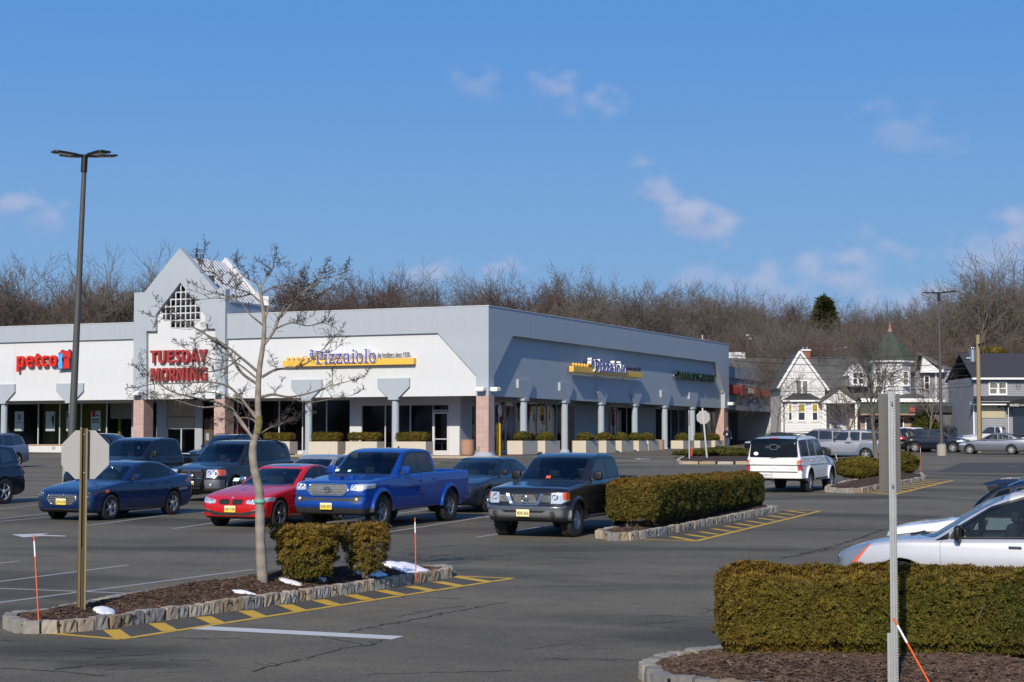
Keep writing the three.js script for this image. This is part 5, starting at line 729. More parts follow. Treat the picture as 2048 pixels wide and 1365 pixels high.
{
  const sx = (u, v, o = -3.3) => 0;
  const doorR = [4.385, 1.791][0], doorL = [5.542, 1.793][0], m1 = [7.2, 1.797][0], m2 = [9.048, 1.801][0], m3 = [10.83, 1.805][0], w1 = [11.676, 1.807][0], g1 = [13.49, 1.811][0], g2 = [15.342, 1.815][0], g3 = [17.179, 1.82][0], g4 = 19.6;
  const HT = [7.928, 3.451][1], DT = [5.001, 2.958][1];
  part(mall, 'wall', [BL(DR_, doorR, SW, SOF + .3, DL_, DL_ + .25), BL(doorR, m3, HT, SOF + .3, DL_, DL_ + .25), BL(m3, w1, SW, SOF + .3, DL_, DL_ + .25), BL(w1, g4, SOF - .05, SOF + .3, DL_, DL_ + .25), BL(doorL, m3, SW, .55, DL_, DL_ + .25)], wWhite);
  part(mall, 'wall', [BR(DL_ + .25, 5.2, SW, SOF + .3, DR_, DR_ + .25)], wGrey);
  shopfront('L', DL_ + .08, doorL, m3, .55, HT, [m1, m2]); shopfront('L', DL_ + .08, w1, g4, .35, SOF - .05, [g1, g2, g3]); shopfront('L', DL_ + .08, doorR, doorL, DT + .05, HT, []);
  part(mall, 'wall', [BL(w1, g4, SW, .35, DL_, DL_ + .2)], wWhite);
  const dr = part(mall, 'door', [BL(doorR + .02, doorR + .13, SW, DT, DL_ + .03, DL_ + .1), BL(doorL - .13, doorL - .02, SW, DT, DL_ + .03, DL_ + .1), BL(doorR + .13, doorL - .13, DT - .13, DT, DL_ + .03, DL_ + .1), BL(doorR + .13, doorL - .13, SW, SW + .3, DL_ + .03, DL_ + .1), BL(doorR + .13, doorL - .13, 1.16, 1.22, DL_ + .0, DL_ + .1)], metalW);
  part(dr, 'pane', [new THREE.PlaneGeometry(doorL - doorR - .26, DT - SW - .43).rotateY(Math.PI).translate((doorL + doorR) / 2, (DT + SW + .17) / 2, DL_ + .06)], shopGlass); part(dr, 'handle', [bar(V(doorL - .2, 1.0, DL_ - .02), V(doorL - .2, 1.4, DL_ - .02), .018)], M.chrome);
  // rooms behind: pizzeria, middle shop, pet shop
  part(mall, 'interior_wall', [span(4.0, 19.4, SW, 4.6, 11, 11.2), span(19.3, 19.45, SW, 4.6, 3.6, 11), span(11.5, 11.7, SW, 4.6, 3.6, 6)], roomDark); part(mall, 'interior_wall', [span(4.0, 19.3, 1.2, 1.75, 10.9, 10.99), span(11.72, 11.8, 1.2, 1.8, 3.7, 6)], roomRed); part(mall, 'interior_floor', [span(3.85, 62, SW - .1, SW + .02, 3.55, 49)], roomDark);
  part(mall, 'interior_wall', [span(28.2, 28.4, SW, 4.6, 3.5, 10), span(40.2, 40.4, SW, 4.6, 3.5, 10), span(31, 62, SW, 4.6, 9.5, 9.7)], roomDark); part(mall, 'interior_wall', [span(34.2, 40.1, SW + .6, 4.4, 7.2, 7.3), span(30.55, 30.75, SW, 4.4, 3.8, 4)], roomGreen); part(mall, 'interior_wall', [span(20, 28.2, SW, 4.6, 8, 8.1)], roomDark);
  // pet shop front
  const a0 = [29.205, 1.847][0], a1 = [31.391, 1.852][0], a2 = [33.608, 1.857][0], a3 = [35.502, 1.861][0], a4 = [37.418, 1.865][0], a5 = [40.36, 1.872][0], hs = [37.174, 0.731][1];
  shopfront('L', DL_ + .06, a0, 58, hs, SOF - .1, [a1, a2, a3, a4, a5, a5 + 2.6, a5 + 5, a5 + 8]);
  part(mall, 'wall', [BL(a0, 62, SW, hs, DL_, DL_ + .25), BL(a0, 62, SOF - .1, SOF + .3, DL_, DL_ + .25), BL(58, 62, hs, SOF - .1, DL_, DL_ + .25)], wWhite); part(mall, 'window_ledge', [BL(a0, 58, hs, hs + .06, DL_ - .04, DL_ + .02)], std(lin(.45, .25, .10), .8, { name: 'ledge' })); part(mall, 'vent', [BL([36.099, 0.463][0], [35.833, 0.464][0], .45, .65, DL_ - .02, DL_ + .02)], wShade);
  part(mall, 'blind', [BL(a0 + .2, a1 - .1, [30.628, 2.626][1], SOF - .15, DL_ + .3, DL_ + .33)], roomBeige);
  const poster = (s, h, w, hh, draw, nm, d = DL_ + .16) => { const g = new THREE.PlaneGeometry(w, hh).rotateY(Math.PI).translate(s, h, d); g.userData.keepUV = true; return part(mall, 'window_poster', [g], std(0xffffff, .6, { name: nm, map: canvasTex(128, 200, draw) })); };
  const sheetBg = (c, w, h) => { c.fillStyle = '#dfe6e8'; c.fillRect(0, 0, w, h); };
  poster([39.243, 2.486][0], [39.243, 2.486][1], .82, 1.42, (c, w, h) => { sheetBg(c, w, h); c.fillStyle = '#57a6d8'; c.fillRect(42, 32, 20, 56); c.fillStyle = '#d5302a'; c.fillRect(64, 32, 22, 56); c.fillStyle = '#5b6066'; c.fillRect(22, 106, 84, 4); c.fillRect(22, 116, 84, 4); }, 'poster a');
  poster([36.446, 2.474][0], [36.446, 2.474][1], .82, 1.42, (c, w, h) => { sheetBg(c, w, h); c.fillStyle = '#2a2d33'; c.beginPath(); c.moveTo(70, 20); c.lineTo(95, 60); c.lineTo(120, 10); c.lineTo(118, 130); c.lineTo(100, 160); c.closePath(); c.fill(); c.fillStyle = '#8d9499'; c.fillRect(12, 96, 60, 4); }, 'poster b');
  poster([34.716, 2.467][0], [34.716, 2.467][1], .6, 1.42, (c, w, h) => { sheetBg(c, w, h); c.fillStyle = '#6b5a2c'; c.fillRect(8, 12, 40, 50); }, 'poster c');
  poster([32.44, 2.493][0], [32.44, 2.493][1], .82, 1.42, (c, w, h) => { sheetBg(c, w, h); c.fillStyle = '#c9362b'; c.fillRect(12, 0, 48, 60); c.fillStyle = '#3c4a44'; c.fillRect(70, 40, 36, 12); c.fillStyle = '#44505a'; c.fillRect(14, 82, 96, 16); c.fillRect(14, 108, 96, 12); }, 'poster d');
  // under the tower: entrance with side doors
  const t = (u) => 0, e0 = [27.218, 1.842][0], e1 = [26.255, 1.84][0], e2 = [23.934, 1.835][0], e3 = [23.4, 1.834][0], e4 = [22.339, 1.831][0], e5 = [19.557, 1.825][0];
  part(mall, 'wall', [BL(e1, e0 - .1, SW, SOF, DL_, DL_ + .2), BL(e3, e2, SW, SOF, DL_, DL_ + .2), BL(e0 + .8, a0, SW, SOF, DL_ - .05, DL_ + .2)], wShade);
  part(mall, 'entrance_panel', [BL(e2, e1, 2.75, SOF, DL_ + .05, DL_ + .1), BL(e2 + .05, e1 - .05, 1.95, 2.7, DL_ + .02, DL_ + .06)], roomBeige); shopfront('L', DL_ + .1, e2, e1, SW, 1.95, [(e1 + e2) / 2]); shopfront('L', DL_ + .1, e4, e3, SW, SOF, []); shopfront('L', DL_ + .1, e0 - .1, e0 + .8, SW, SOF, []); shopfront('L', DL_ + .1, g4, e4, SW, SOF, [e5 > g4 ? g4 + .9 : g4 + .9]);
  part(mall, 'door_panel', [BL(e4 + .15, e3 - .15, .6, 2.6, DL_ + .15, DL_ + .18)], std(lin(.16, .10, .06), .7, { name: 'door brown' })); part(mall, 'door_panel', [BL(g4 + .2, g4 + 1.1, .6, 2.6, DL_ + .15, DL_ + .18)], roomRed); for (const q of [e4, g4]) part(mall, 'door_notice', [BL(q + .5, q + .75, 1.1, 1.6, DL_ + .12, DL_ + .14)], metalW);
  // tables seen through the pizzeria door
  for (const [x, z] of [[6.2, 6], [8.4, 6.4], [10, 5.6]]) part(mall, 'table', [cyl(.4, .4, .04, x, .9, z), cyl(.04, .04, .75, x, .16, z)], std(lin(.42, .25, .07), .5, { name: 'table wood' }));
  // short facade shopfront
  const rz = [[5.2, 9.6], [9.6, 14], [14, 18.4], [18.4, 22.8]]; shopfront('R', DR_ + .06, 5.2, 23, .35, SOF - .1, [7, 8.8, 10.6, 12.4, 14.2, 16, 17.8, 19.6, 21.4]); shopfront('R', DR_ + .06, 30, 36.6, .35, SOF - .1, [32, 34.2]); shopfront('R', DR_ + .06, 41, 49, .35, SOF - .1, [43, 45, 47]);
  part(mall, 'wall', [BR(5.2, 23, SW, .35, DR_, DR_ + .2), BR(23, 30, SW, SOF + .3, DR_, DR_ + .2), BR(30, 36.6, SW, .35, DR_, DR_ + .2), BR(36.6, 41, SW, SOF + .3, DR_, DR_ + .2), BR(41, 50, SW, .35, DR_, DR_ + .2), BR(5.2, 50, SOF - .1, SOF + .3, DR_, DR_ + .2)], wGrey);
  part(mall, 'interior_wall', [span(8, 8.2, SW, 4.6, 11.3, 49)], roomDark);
  const gfx = (z0, z1, seed) => { const r = rng(seed), g = new THREE.PlaneGeometry(z1 - z0, 3.0).rotateY(-Math.PI / 2).translate(DR_ + .2, 2.0, (z0 + z1) / 2); g.userData.keepUV = true; part(mall, 'window_graphic', [g], std(0xffffff, .6, { name: 'graphic ' + seed, map: canvasTex(256, 256, (c, w, h) => { c.fillStyle = '#b9b3b3'; c.fillRect(0, 0, w, h); c.fillStyle = '#1d1f22'; c.beginPath(); c.arc(60 + r() * 90, 20, 92, 0, 7); c.fill(); c.fillStyle = '#a03018'; c.beginPath(); c.arc(60 + r() * 90, 10, 78, 0, 7); c.fill(); c.fillStyle = '#8a1512'; for (let i = 0; i < 16; i++) c.fillRect(r() * w, 150 + r() * 30, 8 + r() * 26, 110); c.fillStyle = '#1d1f22'; for (let i = 0; i < 10; i++) c.fillRect(r() * w, 110 + r() * 70, 3 + r() * 8, 40 + r() * 60); c.fillStyle = '#15171b'; c.fillRect(r() * 180, 0, 22, h); }) })); };
  gfx(6.2, 8.7, 31); gfx(8.9, 12.3, 32); gfx(12.5, 16, 33); gfx(16.2, 19.5, 34); gfx(31, 33.4, 35);
}
// tiled pillars, their bases, and the fluted grey tops
function pillar(s0, s1, d0, d1, faceL, faceR, top = SOF) {
  const p = part(mall, 'pillar', [span(s0 + .02, s1 - .02, .3, top, d0 + .02, d1 - .02)], grout), n = 3, rows = 12, w = (s1 - s0) / n, wz = (d1 - d0) / n, rh = (top - .32) / rows, r = rng(Math.floor(s0 * 100 + d0 * 7));
  const tg = new THREE.BoxGeometry(w - .022, rh - .022, .024), tz = new THREE.BoxGeometry(.024, rh - .022, wz - .022); for (const g of [tg, tz]) { boxUV(g); g.userData.ready = true; }
  for (let i = 0; i < n; i++) for (let j = 0; j < rows; j++) { if (faceL) { const q = part(p, 'tile', tg, tileMs[(r() * 3) | 0]); q.position.set(s0 + (i + .5) * w, .32 + (j + .5) * rh, d0 + .012); } if (faceR) { const q = part(p, 'tile', tz, tileMs[(r() * 3) | 0]); q.position.set(s0 + .012, .32 + (j + .5) * rh, d0 + (i + .5) * wz); } }
  const b = new THREE.CylinderGeometry(.62, .84, .24, 4, 1).rotateY(Math.PI / 4).scale((s1 - s0) / .9, 1, (d1 - d0) / .9); part(p, 'pillar_base', [b.translate((s0 + s1) / 2, .25, (d0 + d1) / 2), span(s0 - .19, s1 + .19, SW - .05, .14, d0 - .19, d1 + .19)], wGrey);
}
pillar(0, .86, 0, .86, true, true); pillar(25.7, 26.55, -.2, .9, true, true); pillar(19.2, 20.05, -.2, .9, true, true); pillar(.1, .9, 48.8, 49.95, true, true);
part(mall, 'outlet_box', [BL(.62, .82, .45, .75, -.04, .01)], roomBeige);
function column(side, s, dia = .48) {
  const X = side === 'L' ? [s, .34] : [.34, s];
  const c = part(mall, 'column', [cyl(dia / 2, dia / 2 - .01, SOF - .42, X[0], .40, X[1], 24), cyl(dia / 2 + .12, dia / 2, .2, X[0], .3, X[1], 24), cyl(dia / 2 + .15, dia / 2 + .13, .18, X[0], SW - .02, X[1], 24)], wGrey);
  const B = side === 'L' ? prismL : prismR, w = 1.14, hh = 1.17; // flared bracket and the little block under it
  part(c, 'bracket', [B([[s - .42, SOF - .03], [s + .42, SOF - .03], [s + w, SOF + .62], [s + w, SOF + hh], [s - w, SOF + hh], [s - w, SOF + .62]], side === 'L' ? 0 : .18, side === 'L' ? .17 : .36), (side === 'L' ? BL : BR)(s - .36, s + .36, SOF - .2, SOF - .03, side === 'L' ? -.02 : .1, .6)], wGrey);
}
for (const s of [[13.089, 3.743][0], [6.698, 3.685][0], [32.078, 3.915][0], [38.001, 3.969][0]]) column('L', s);
for (const s of [[6.158, 3.749][0], [13.183, 3.891][0], [20.075, 4.03][0], [27.097, 4.172][0], [33.939, 4.311][0], [40.846, 4.451][0]]) column('R', s);
// ---- the gabled tower
{
  const d0 = -.25, d1 = .3, ap = [22.87, 14.07], P = (a) => a;
  const notch = [[19.929, 3.8], [19.979, 8.543], [20.77, 8.563], [20.78, 9.488], [22.804, 11.726], [24.781, 9.615], [24.767, 8.494], [25.522, 8.513], [25.459, 3.85]]; notch[0][1] = notch[8][1] = SOF;
  const outer = [[19.2, SOF], ...notch, [26.55, SOF], [26.55, 11.17], [25.72, 11.17], ap, [20.02, 11.17], [19.2, 11.17]];
  part(mall, 'gable_wall', [prismL(outer, d0, d1)], wGrey);
  const dia = [[23.759, 8.718], [21.828, 8.669], [21.834, 9.19], [21.355, 9.177], [21.362, 9.782], [20.844, 9.767], [22.907, 11.721], [24.909, 9.716], [24.339, 9.7], [24.333, 9.225], [23.765, 9.209]];
  part(mall, 'gable_panel', [(() => { const g = prism([[19.9, SOF + .003], [25.85, SOF + .003], [25.85, 10.4], [ap[0], 13.6], [19.9, 10.4]], .2, [dia]); return g.translate(0, 0, .02); })()], wWhite);
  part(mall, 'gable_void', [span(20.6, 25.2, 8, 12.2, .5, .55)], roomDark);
  const lat = part(mall, 'lattice', [tube([...dia, dia[0]].map(([s, h]) => V(s, h, -.0)), .03, 4, false, 60)], metalW), cut = (v, ax) => { const hit = []; for (let i = 0; i < dia.length; i++) { const a = dia[i], b = dia[(i + 1) % dia.length]; if ((a[ax] > v) !== (b[ax] > v)) hit.push(a[1 - ax] + (b[1 - ax] - a[1 - ax]) * (v - a[ax]) / (b[ax] - a[ax])); } return hit.sort((p, q) => p - q); };
  const cx = dia[6][0], hb = dia[0][1];
  for (let k = -4; k <= 4; k++) { const s = cx + k * .40, c = cut(s, 0); for (let i = 0; i + 1 < c.length; i += 2) part(lat, 'lattice_bar', [span(s - .04, s + .04, c[i], c[i + 1], -.03, .03)], metalW); }
  for (let k = 1; k <= 7; k++) { const h = hb + k * .475, c = cut(h, 1); for (let i = 0; i + 1 < c.length; i += 2) part(lat, 'lattice_bar', [span(c[i], c[i + 1], h - .04, h + .04, -.027, .027)], metalW); }
  // metal roof between the two gables
  const zb = 5.3, roofM = std(lin(.46, .48, .50), .4, { name: 'metal roof', metalness: .3 });
  const slope = (x0, y0, x1, y1) => { const g = prism([[x0, y0], [x1, y1], [x1, y1 - .08], [x0, y0 - .08]], zb - .3); return g.translate(0, 0, .3); };
  const rf = part(mall, 'metal_roof', [slope(ap[0], 13.55, 19.75, 10.45), slope(25.9, 10.5, ap[0], 13.55)], roofM);
  for (let z = .55; z < zb; z += .42) for (const [x0, x1] of [[ap[0], 19.8], [ap[0], 25.85]]) part(rf, 'roof_seam', [bar(V(x0, 13.58, z), V(x1, 10.52, z), .035, 4)], metalW);
  part(mall, 'gable_wall', [prismL([[19.3, 8], [26.5, 8], [26.5, 11.1], [25.72, 11.1], [ap[0], 13.95], [20.02, 11.1], [19.3, 11.1]], zb, zb + .35)], wWhite);
  part(mall, 'tower_side', [span(19.22, 19.6, 8.4, 10.3, .3, zb), span(26.1, 26.5, 8.4, 10.4, .3, zb), span(19.15, 19.75, 10.3, 10.42, .3, zb)], wGrey);
}
// ---- the lower wing at the far end
{
  const x0 = .55, w0 = 50.02, w1 = 66.1, t = 7.65, b = 3.78;
  part(mall, 'fascia_band', [BR(w0, w1, 6.62, t, x0, x0 + .5)], wGrey); part(mall, 'fascia_panel', [BR(w0, w1, b, 6.63, x0 + .1, x0 + .45)], wGrey); part(mall, 'panel_joint', [BR(w0, w1, 4.6, 4.63, x0 + .09, x0 + .12)], wShade);
  part(mall, 'roof', [span(x0 + .5, 30, 7.0, 7.2, w0, w1), span(x0 + .45, 3.2, b + .15, b + .3, w0, w1)], wShade); part(mall, 'column', [BR(w1 - .4, w1 - .1, SW, b, x0 + .1, x0 + .4)], wGrey);
  shopfront('R', 3.2, w0, w1 - 3.2, .3, b, [52, 53.4, 55, 57, 60]); part(mall, 'wall', [span(3.1, 3.4, SW, .3, w0, w1 - 3.2), span(3.1, 30, SW, 7, w1 - 3.2, w1 - 3.0)], wShade); part(mall, 'interior_wall', [span(8, 8.2, SW, 4.6, w0, w1 - 3.2)], roomDark); part(mall, 'vertical_trim', [BR(48.6, 48.75, 5.2, 7.6, .1, .3)], roomBeige);
}
const bworld = (x, y, z) => { const c = Math.cos(FACE), s = Math.sin(FACE); return [C0[0] + x * c + z * s, BY + y, C0[1] - x * s + z * c]; };
for (const [s, d, side, lb] of [[.42, -.26, 0, 'white box wall light on the corner pillar, on its sunny side'], [-.26, .45, 1, 'white box wall light on the corner pillar, on its shaded side'], [26.1, -.5, 0, 'white box wall light at the left pillar of the gabled tower'], [19.65, -.5, 0, 'white box wall light at the right pillar of the gabled tower'], [-.2, 49.9, 1, 'white box wall light at the far end pillar of the short facade']]) {
  const t = thing('wall_light', lb, 'wall light', bworld(s, 4.28, d), FACE + (side ? -Math.PI / 2 : Math.PI), 'white wall lights'); part(t, 'housing', [rbx(.58, .26, .5, .06, 0, 0, 0)], M.white); part(t, 'lens', [bx(.46, .03, .36, 0, -.14, .02)], wGrey); part(t, 'mount', [bx(.2, .18, .2, 0, 0, -.3)], M.white);
}
// ---- shop signs
const fonts = {}; for (const f of ['sans_bold', 'sans_regular', 'serif_bold', 'serif_regular']) fonts[f] = await new FontLoader().loadAsync('fonts/droid/droid_' + f + '.typeface.json');
// letters between two points along x, cap height h; each letter is a part
function letters(parent, str, font, w, h, depth, mat, { x = 0, y = 0, z = 0, back = null, deep = .1 } = {}) {
  const F = fonts[font], sc = 100 / F.data.resolution; let adv = 0; const put = []; for (const c of str) { const gl = F.data.glyphs[c] ?? F.data.glyphs['?']; put.push([c, adv]); adv += gl.ha * sc; }
  F.capH ??= (() => { const g = new TextGeometry('H', { font: F, size: 100, depth: 1 }); g.computeBoundingBox(); return g.boundingBox.max.y; })(); const kx = w / adv, ky = h / F.capH;
  for (const [c, a] of put) { if (c === ' ') continue; const g = new TextGeometry(c, { font: F, size: 100, depth: 1, curveSegments: 4, bevelEnabled: false }); g.scale(kx, ky, depth).translate(x + a * kx, y, z); const q = part(parent, 'letter', [g], mat);
    if (back) { const b = new TextGeometry(c, { font: F, size: 100, depth: 1, curveSegments: 3, bevelEnabled: true, bevelThickness: .01, bevelSize: 3.2, bevelSegments: 1 }); b.scale(kx, ky, deep).translate(x + a * kx, y, z + depth * .5 - deep); part(q, 'letter_edge', [b], back); } }
}
const signRed = std(lin(.62, .022, .012), .4, { name: 'sign red' }), signDull = std(lin(.33, .035, .035), .5, { name: 'sign dull red' }), signYellow = std(lin(.78, .46, .07), .45, { name: 'sign yellow' }), signBlue = std(lin(.05, .045, .30), .4, { name: 'sign blue' }), signGreen = std(lin(.012, .035, .026), .45, { name: 'sign green' });
{
  const a = [36.674, 6.247], b = [32.995, 6.186], t = thing('shop_sign', 'red channel letter sign with blue cat and red dog emblem', 'shop sign', bworld(a[0], a[1], -.02), FACE + Math.PI), W = a[0] - b[0];
  letters(t, 'petco', 'sans_bold', W, 1.0, .22, signRed, { z: -.05 }); part(t, 'raceway', [bx(W, .22, .1, W / 2, .45, -.12)], roomBeige);
  const px = (u, v) => { const s = W / (117.5 - 33); return [(u - 33) * s, (735 - v) * s * .98]; }, navy = std(lin(.012, .02, .06), .5, { name: 'navy edge' });
  const cat = [[117, 739], [121, 737], [118.8, 730], [121, 727], [119.5, 722], [119, 716], [119.6, 713.5], [122, 715.5], [125, 715.5], [127.6, 713.3], [128, 719], [126.5, 723.5], [127.5, 729], [127.7, 739]].map((p) => px(...p)), dog = [[128.3, 739], [129, 730], [130, 725], [128.6, 720], [126, 715], [123, 715], [122.5, 711.5], [126, 708.8], [131, 711], [135, 711], [139, 708.6], [142, 711], [143, 719], [141.5, 723], [140, 720], [139.4, 725], [140.6, 731], [140.6, 739]].map((p) => px(...p));
  const edge = (poly, k) => { const cx = poly.reduce((s, p) => s + p[0], 0) / poly.length, cy = poly.reduce((s, p) => s + p[1], 0) / poly.length; return poly.map(([x, y]) => [cx + (x - cx) * k, cy + (y - cy) * k]); };
  const d = part(t, 'dog_emblem', [prism(dog, .16)], signRed); part(d, 'emblem_edge', [prism(edge(dog, 1.09), .12).translate(0, 0, -.01)], navy); const c = part(t, 'cat_emblem', [prism(cat, .2)], std(lin(.10, .38, .85), .4, { name: 'sign sky blue' })); part(c, 'emblem_edge', [prism(edge(cat, 1.1), .17).translate(0, 0, -.005)], navy);
  const e = px(133.5, 721); part(d, 'nose', [new THREE.SphereGeometry(.09, 10, 8).translate(e[0], e[1], .16)], navy);
}
{
  const a = [25.212, 6.318], b = [20.592, 6.238], c = [25.195, 5.098], W = a[0] - b[0], t = thing('shop_sign', 'two line dull red letter sign on the gabled tower', 'shop sign', bworld(a[0], c[1], -.0), FACE + Math.PI), dh = a[1] - c[1];
  letters(t, 'TUESDAY', 'sans_bold', W * .985, .86, .3, signDull, { y: dh, z: -.02 }); letters(t, 'MORNING', 'sans_bold', W * 1.0, .88, .3, signDull, { z: -.02 });
}
function pizzaSign(label, pos, turn, W) {
  const t = thing('shop_sign', label, 'shop sign', pos, turn); part(t, 'yellow_bar', [rbx(W, .40, .34, .02, W / 2, 0, .17)], signYellow);
  for (let i = 0; i < 7; i++) part(t, 'yellow_knob', [new THREE.SphereGeometry(.115, 12, 10).scale(1, 1.1, .9).translate(W * (.03 + i * .038), .33, .15)], signYellow);
  letters(t, 'Pizzaiolo', 'serif_regular', W * .47, .80, .06, signBlue, { x: W * .262, y: -.02, z: .42, back: M.white, deep: .3 });
  letters(t, 'a', 'serif_regular', W * .04, .6, .06, signBlue, { x: W * .215, y: .42, z: .42, back: M.white, deep: .3 }); letters(t, 'by brothers since 1970', 'sans_regular', W * .235, .30, .05, std(lin(.02, .02, .06), .5, { name: 'sign ink' }), { x: W * .735, y: .27, z: .3 });
}
{ const a = [14.763, 6.108], b = [5.138, 5.941]; pizzaSign('yellow bar sign with blue serif letters on the sunny long facade', bworld(a[0], a[1], .15), FACE + Math.PI, a[0] - b[0]); }
{ const a = [13.66, 6.072], b = [27.565, 6.081]; pizzaSign('yellow bar sign with blue serif letters on the shaded short facade', bworld(.2, [13.659, 6.038][1], a[0]), FACE - Math.PI / 2, b[0] - a[0]); }
{ const a = [35.807, 6.033], b = [46.19, 6.011], t = thing('shop_sign', 'dark green capital letter sign on the short facade', 'shop sign', bworld(.22, a[1], a[0]), FACE - Math.PI / 2), W = b[0] - a[0]; letters(t, 'STARBUCKS COFFEE', 'sans_bold', W, .62, .22, signGreen, { z: .02, back: null }); part(t, 'raceway', [bx(W, .12, .08, W / 2, .3, -.0)], wShade); }
{ // the row of red cabinets and letters on the low wing
  const t = thing('shop_sign', 'row of dark red cabinet signs on the low end wing', 'shop sign', bworld(.64, 5.15, 50.4), FACE - Math.PI / 2); part(t, 'cabinet', [rbx(4.6, .85, .22, .03, 2.3, .45, .1)], std(lin(.10, .02, .02), .5, { name: 'maroon' })); for (let i = 0; i < 16; i++) part(t, 'cabinet_rib', [bx(.12, .72, .06, .25 + i * .28, .46, .23)], signDull);
  part(t, 'cabinet', [rbx(1.5, 1.0, .25, .03, 5.6, .45, .12)], signDull); part(t, 'cabinet', [rbx(1.9, .7, .2, .03, 7.7, .45, .1)], M.black); for (let i = 0; i < 5; i++) part(t, 'cabinet_rib', [bx(.14, .5, .06, 7 + i * .36, .46, .22)], M.white); part(t, 'cabinet', [rbx(1.5, 1.0, .25, .03, 9.9, .4, .12)], signDull); part(t, 'cabinet', [rbx(4.3, .8, .2, .03, 13.2, .4, .1)], std(lin(.13, .02, .02), .5, { name: 'maroon 2' })); for (let i = 0; i < 10; i++) part(t, 'cabinet_rib', [bx(.12, .6, .06, 11.5 + i * .4, .4, .22)], signDull);
}
// ---------------------------------------------------------------- plants
class Limbs { // light tube soup
  constructor() { this.p = []; this.n = []; this.ix = []; }
  tube(pts, rad, k) {
    const base = this.p.length / 3, N = pts.length; let prev = null;
    for (let i = 0; i < N; i++) {
      const t = pts[Math.min(i + 1, N - 1)].clone().sub(pts[Math.max(i - 1, 0)]).normalize(); let a = prev ? prev.clone().addScaledVector(t, -prev.dot(t)) : (Math.abs(t.y) < .9 ? V(0, 1, 0) : V(1, 0, 0)).cross(t); a.normalize(); prev = a; const b = t.clone().cross(a);
      for (let j = 0; j < k; j++) { const w = j / k * Math.PI * 2, c = Math.cos(w), s = Math.sin(w), nx = a.x * c + b.x * s, ny = a.y * c + b.y * s, nz = a.z * c + b.z * s; this.p.push(pts[i].x + nx * rad[i], pts[i].y + ny * rad[i], pts[i].z + nz * rad[i]); this.n.push(nx, ny, nz); }
    }
    for (let i = 0; i < N - 1; i++) for (let j = 0; j < k; j++) { const a = base + i * k + j, b = base + i * k + (j + 1) % k; this.ix.push(a, b, a + k, b, b + k, a + k); }
  }
  geo() { const g = new THREE.BufferGeometry(); g.setAttribute('position', new THREE.Float32BufferAttribute(this.p, 3)); g.setAttribute('normal', new THREE.Float32BufferAttribute(this.n, 3)); g.setIndex(this.ix); boxUV(g); g.userData.ready = true; return g; }
}
function growTree(seed, o) {
  const r = rng(seed), trunk = new Limbs(), crown = new Limbs(), L = o.levels;
  const grow = (p, dir, len, rad, lv) => {
    const k = lv === 0 ? 5 : lv === 1 ? 4 : lv < L ? 2 : 1, pts = [p.clone()], rr = [rad], d = dir.clone(), st = len / k; let q = p.clone();
    for (let i = 0; i < k; i++) { const wob = (o.wobble ?? .22) * (lv === 0 ? .35 : 1); d.add(V((r() - .5) * wob * 2, (r() - .5) * wob * 1.4 + (o.up ?? .1) * (lv > 0 ? 1 : 0), (r() - .5) * wob * 2)).normalize(); q = q.clone().addScaledVector(d, st); pts.push(q); rr.push(Math.max(o.minR, rad * (1 - .72 * (i + 1) / k))); }
    (lv <= (o.trunkLevels ?? 1) ? trunk : crown).tube(pts, rr, lv === 0 ? 7 : lv === 1 ? 5 : lv === 2 ? 4 : 3);
    if (lv >= L) return;
    const n = Math.round(o.kids[lv] * (.8 + r() * .4)), s0 = o.start?.[lv] ?? .25;
    for (let c = 0; c < n; c++) {
      const t = s0 + (1 - s0) * (c + r() * .8) / n, f = Math.min(t * k, k - .001), i = f | 0, at = pts[i].clone().lerp(pts[i + 1], f - i), along = pts[i + 1].clone().sub(pts[i]).normalize();
      const side = V(r() - .5, (r() - .5) * .6, r() - .5).cross(along).normalize(), an = (o.angle ?? .8) * (.7 + r() * .6) * (lv === 0 ? 1.05 - .35 * t : 1), nd = along.multiplyScalar(Math.cos(an)).addScaledVector(side, Math.sin(an)); if (lv === 0 && o.flat) nd.y *= o.flat; nd.normalize();
      grow(at, nd, len * (o.ratio[lv] ?? .5) * (lv === 0 ? (1.15 - .7 * t) : 1) * (.7 + r() * .6), Math.max(o.minR, rr[i] * (.45 + .15 * r())), lv + 1);
    }
    if (lv > 0 && lv < L) grow(q, d, len * .5, rr[k] * .9, lv + 1);
  };
  grow(V(0, -.2, 0), V((r() - .5) * .1, 1, (r() - .5) * .1), o.h * (o.trunkShare ?? .62), o.r, 0);
  const ys = crown.p.filter((_, i) => i % 3 === 1).sort((a, b) => a - b), top = ys[(ys.length * .997) | 0];
  return { trunk: trunk.geo(), crown: crown.geo(), top };
}
const barkG = std(lin(.175, .150, .125), .95, { name: 'bark grey', map: again(tGrain, .5) }), barkB = std(lin(.125, .098, .08), .95, { name: 'bark brown', map: again(tGrain, .5) }), twigR = std(lin(.120, .082, .066), .95, { name: 'twigs reddish' }), twigG = std(lin(.125, .108, .094), .95, { name: 'twigs grey' }), twigP = std(lin(.155, .13, .10), .95, { name: 'twigs pale' });
const protoSpecs = [[1, { kids: [9, 7, 6, 5], angle: .75, trunkShare: .55 }], [2, { kids: [8, 7, 6, 5], angle: .66, trunkShare: .5 }], [3, { kids: [10, 6, 6, 5], angle: .85, trunkShare: .62 }], [4, { kids: [8, 8, 6, 5], angle: .6, trunkShare: .45, start: [.4, .2, .15, .1] }], [5, { kids: [11, 6, 6, 5], angle: .8, trunkShare: .58, start: [.45, .2, .15, .1] }]];
const protos = protoSpecs.map(([s, o]) => growTree(900 + s * 7, { levels: 4, h: 16, r: .30, minR: .012, ratio: [.78, .56, .5, .5], up: .02, start: [.32, .2, .15, .1], wobble: .26, ...o }));
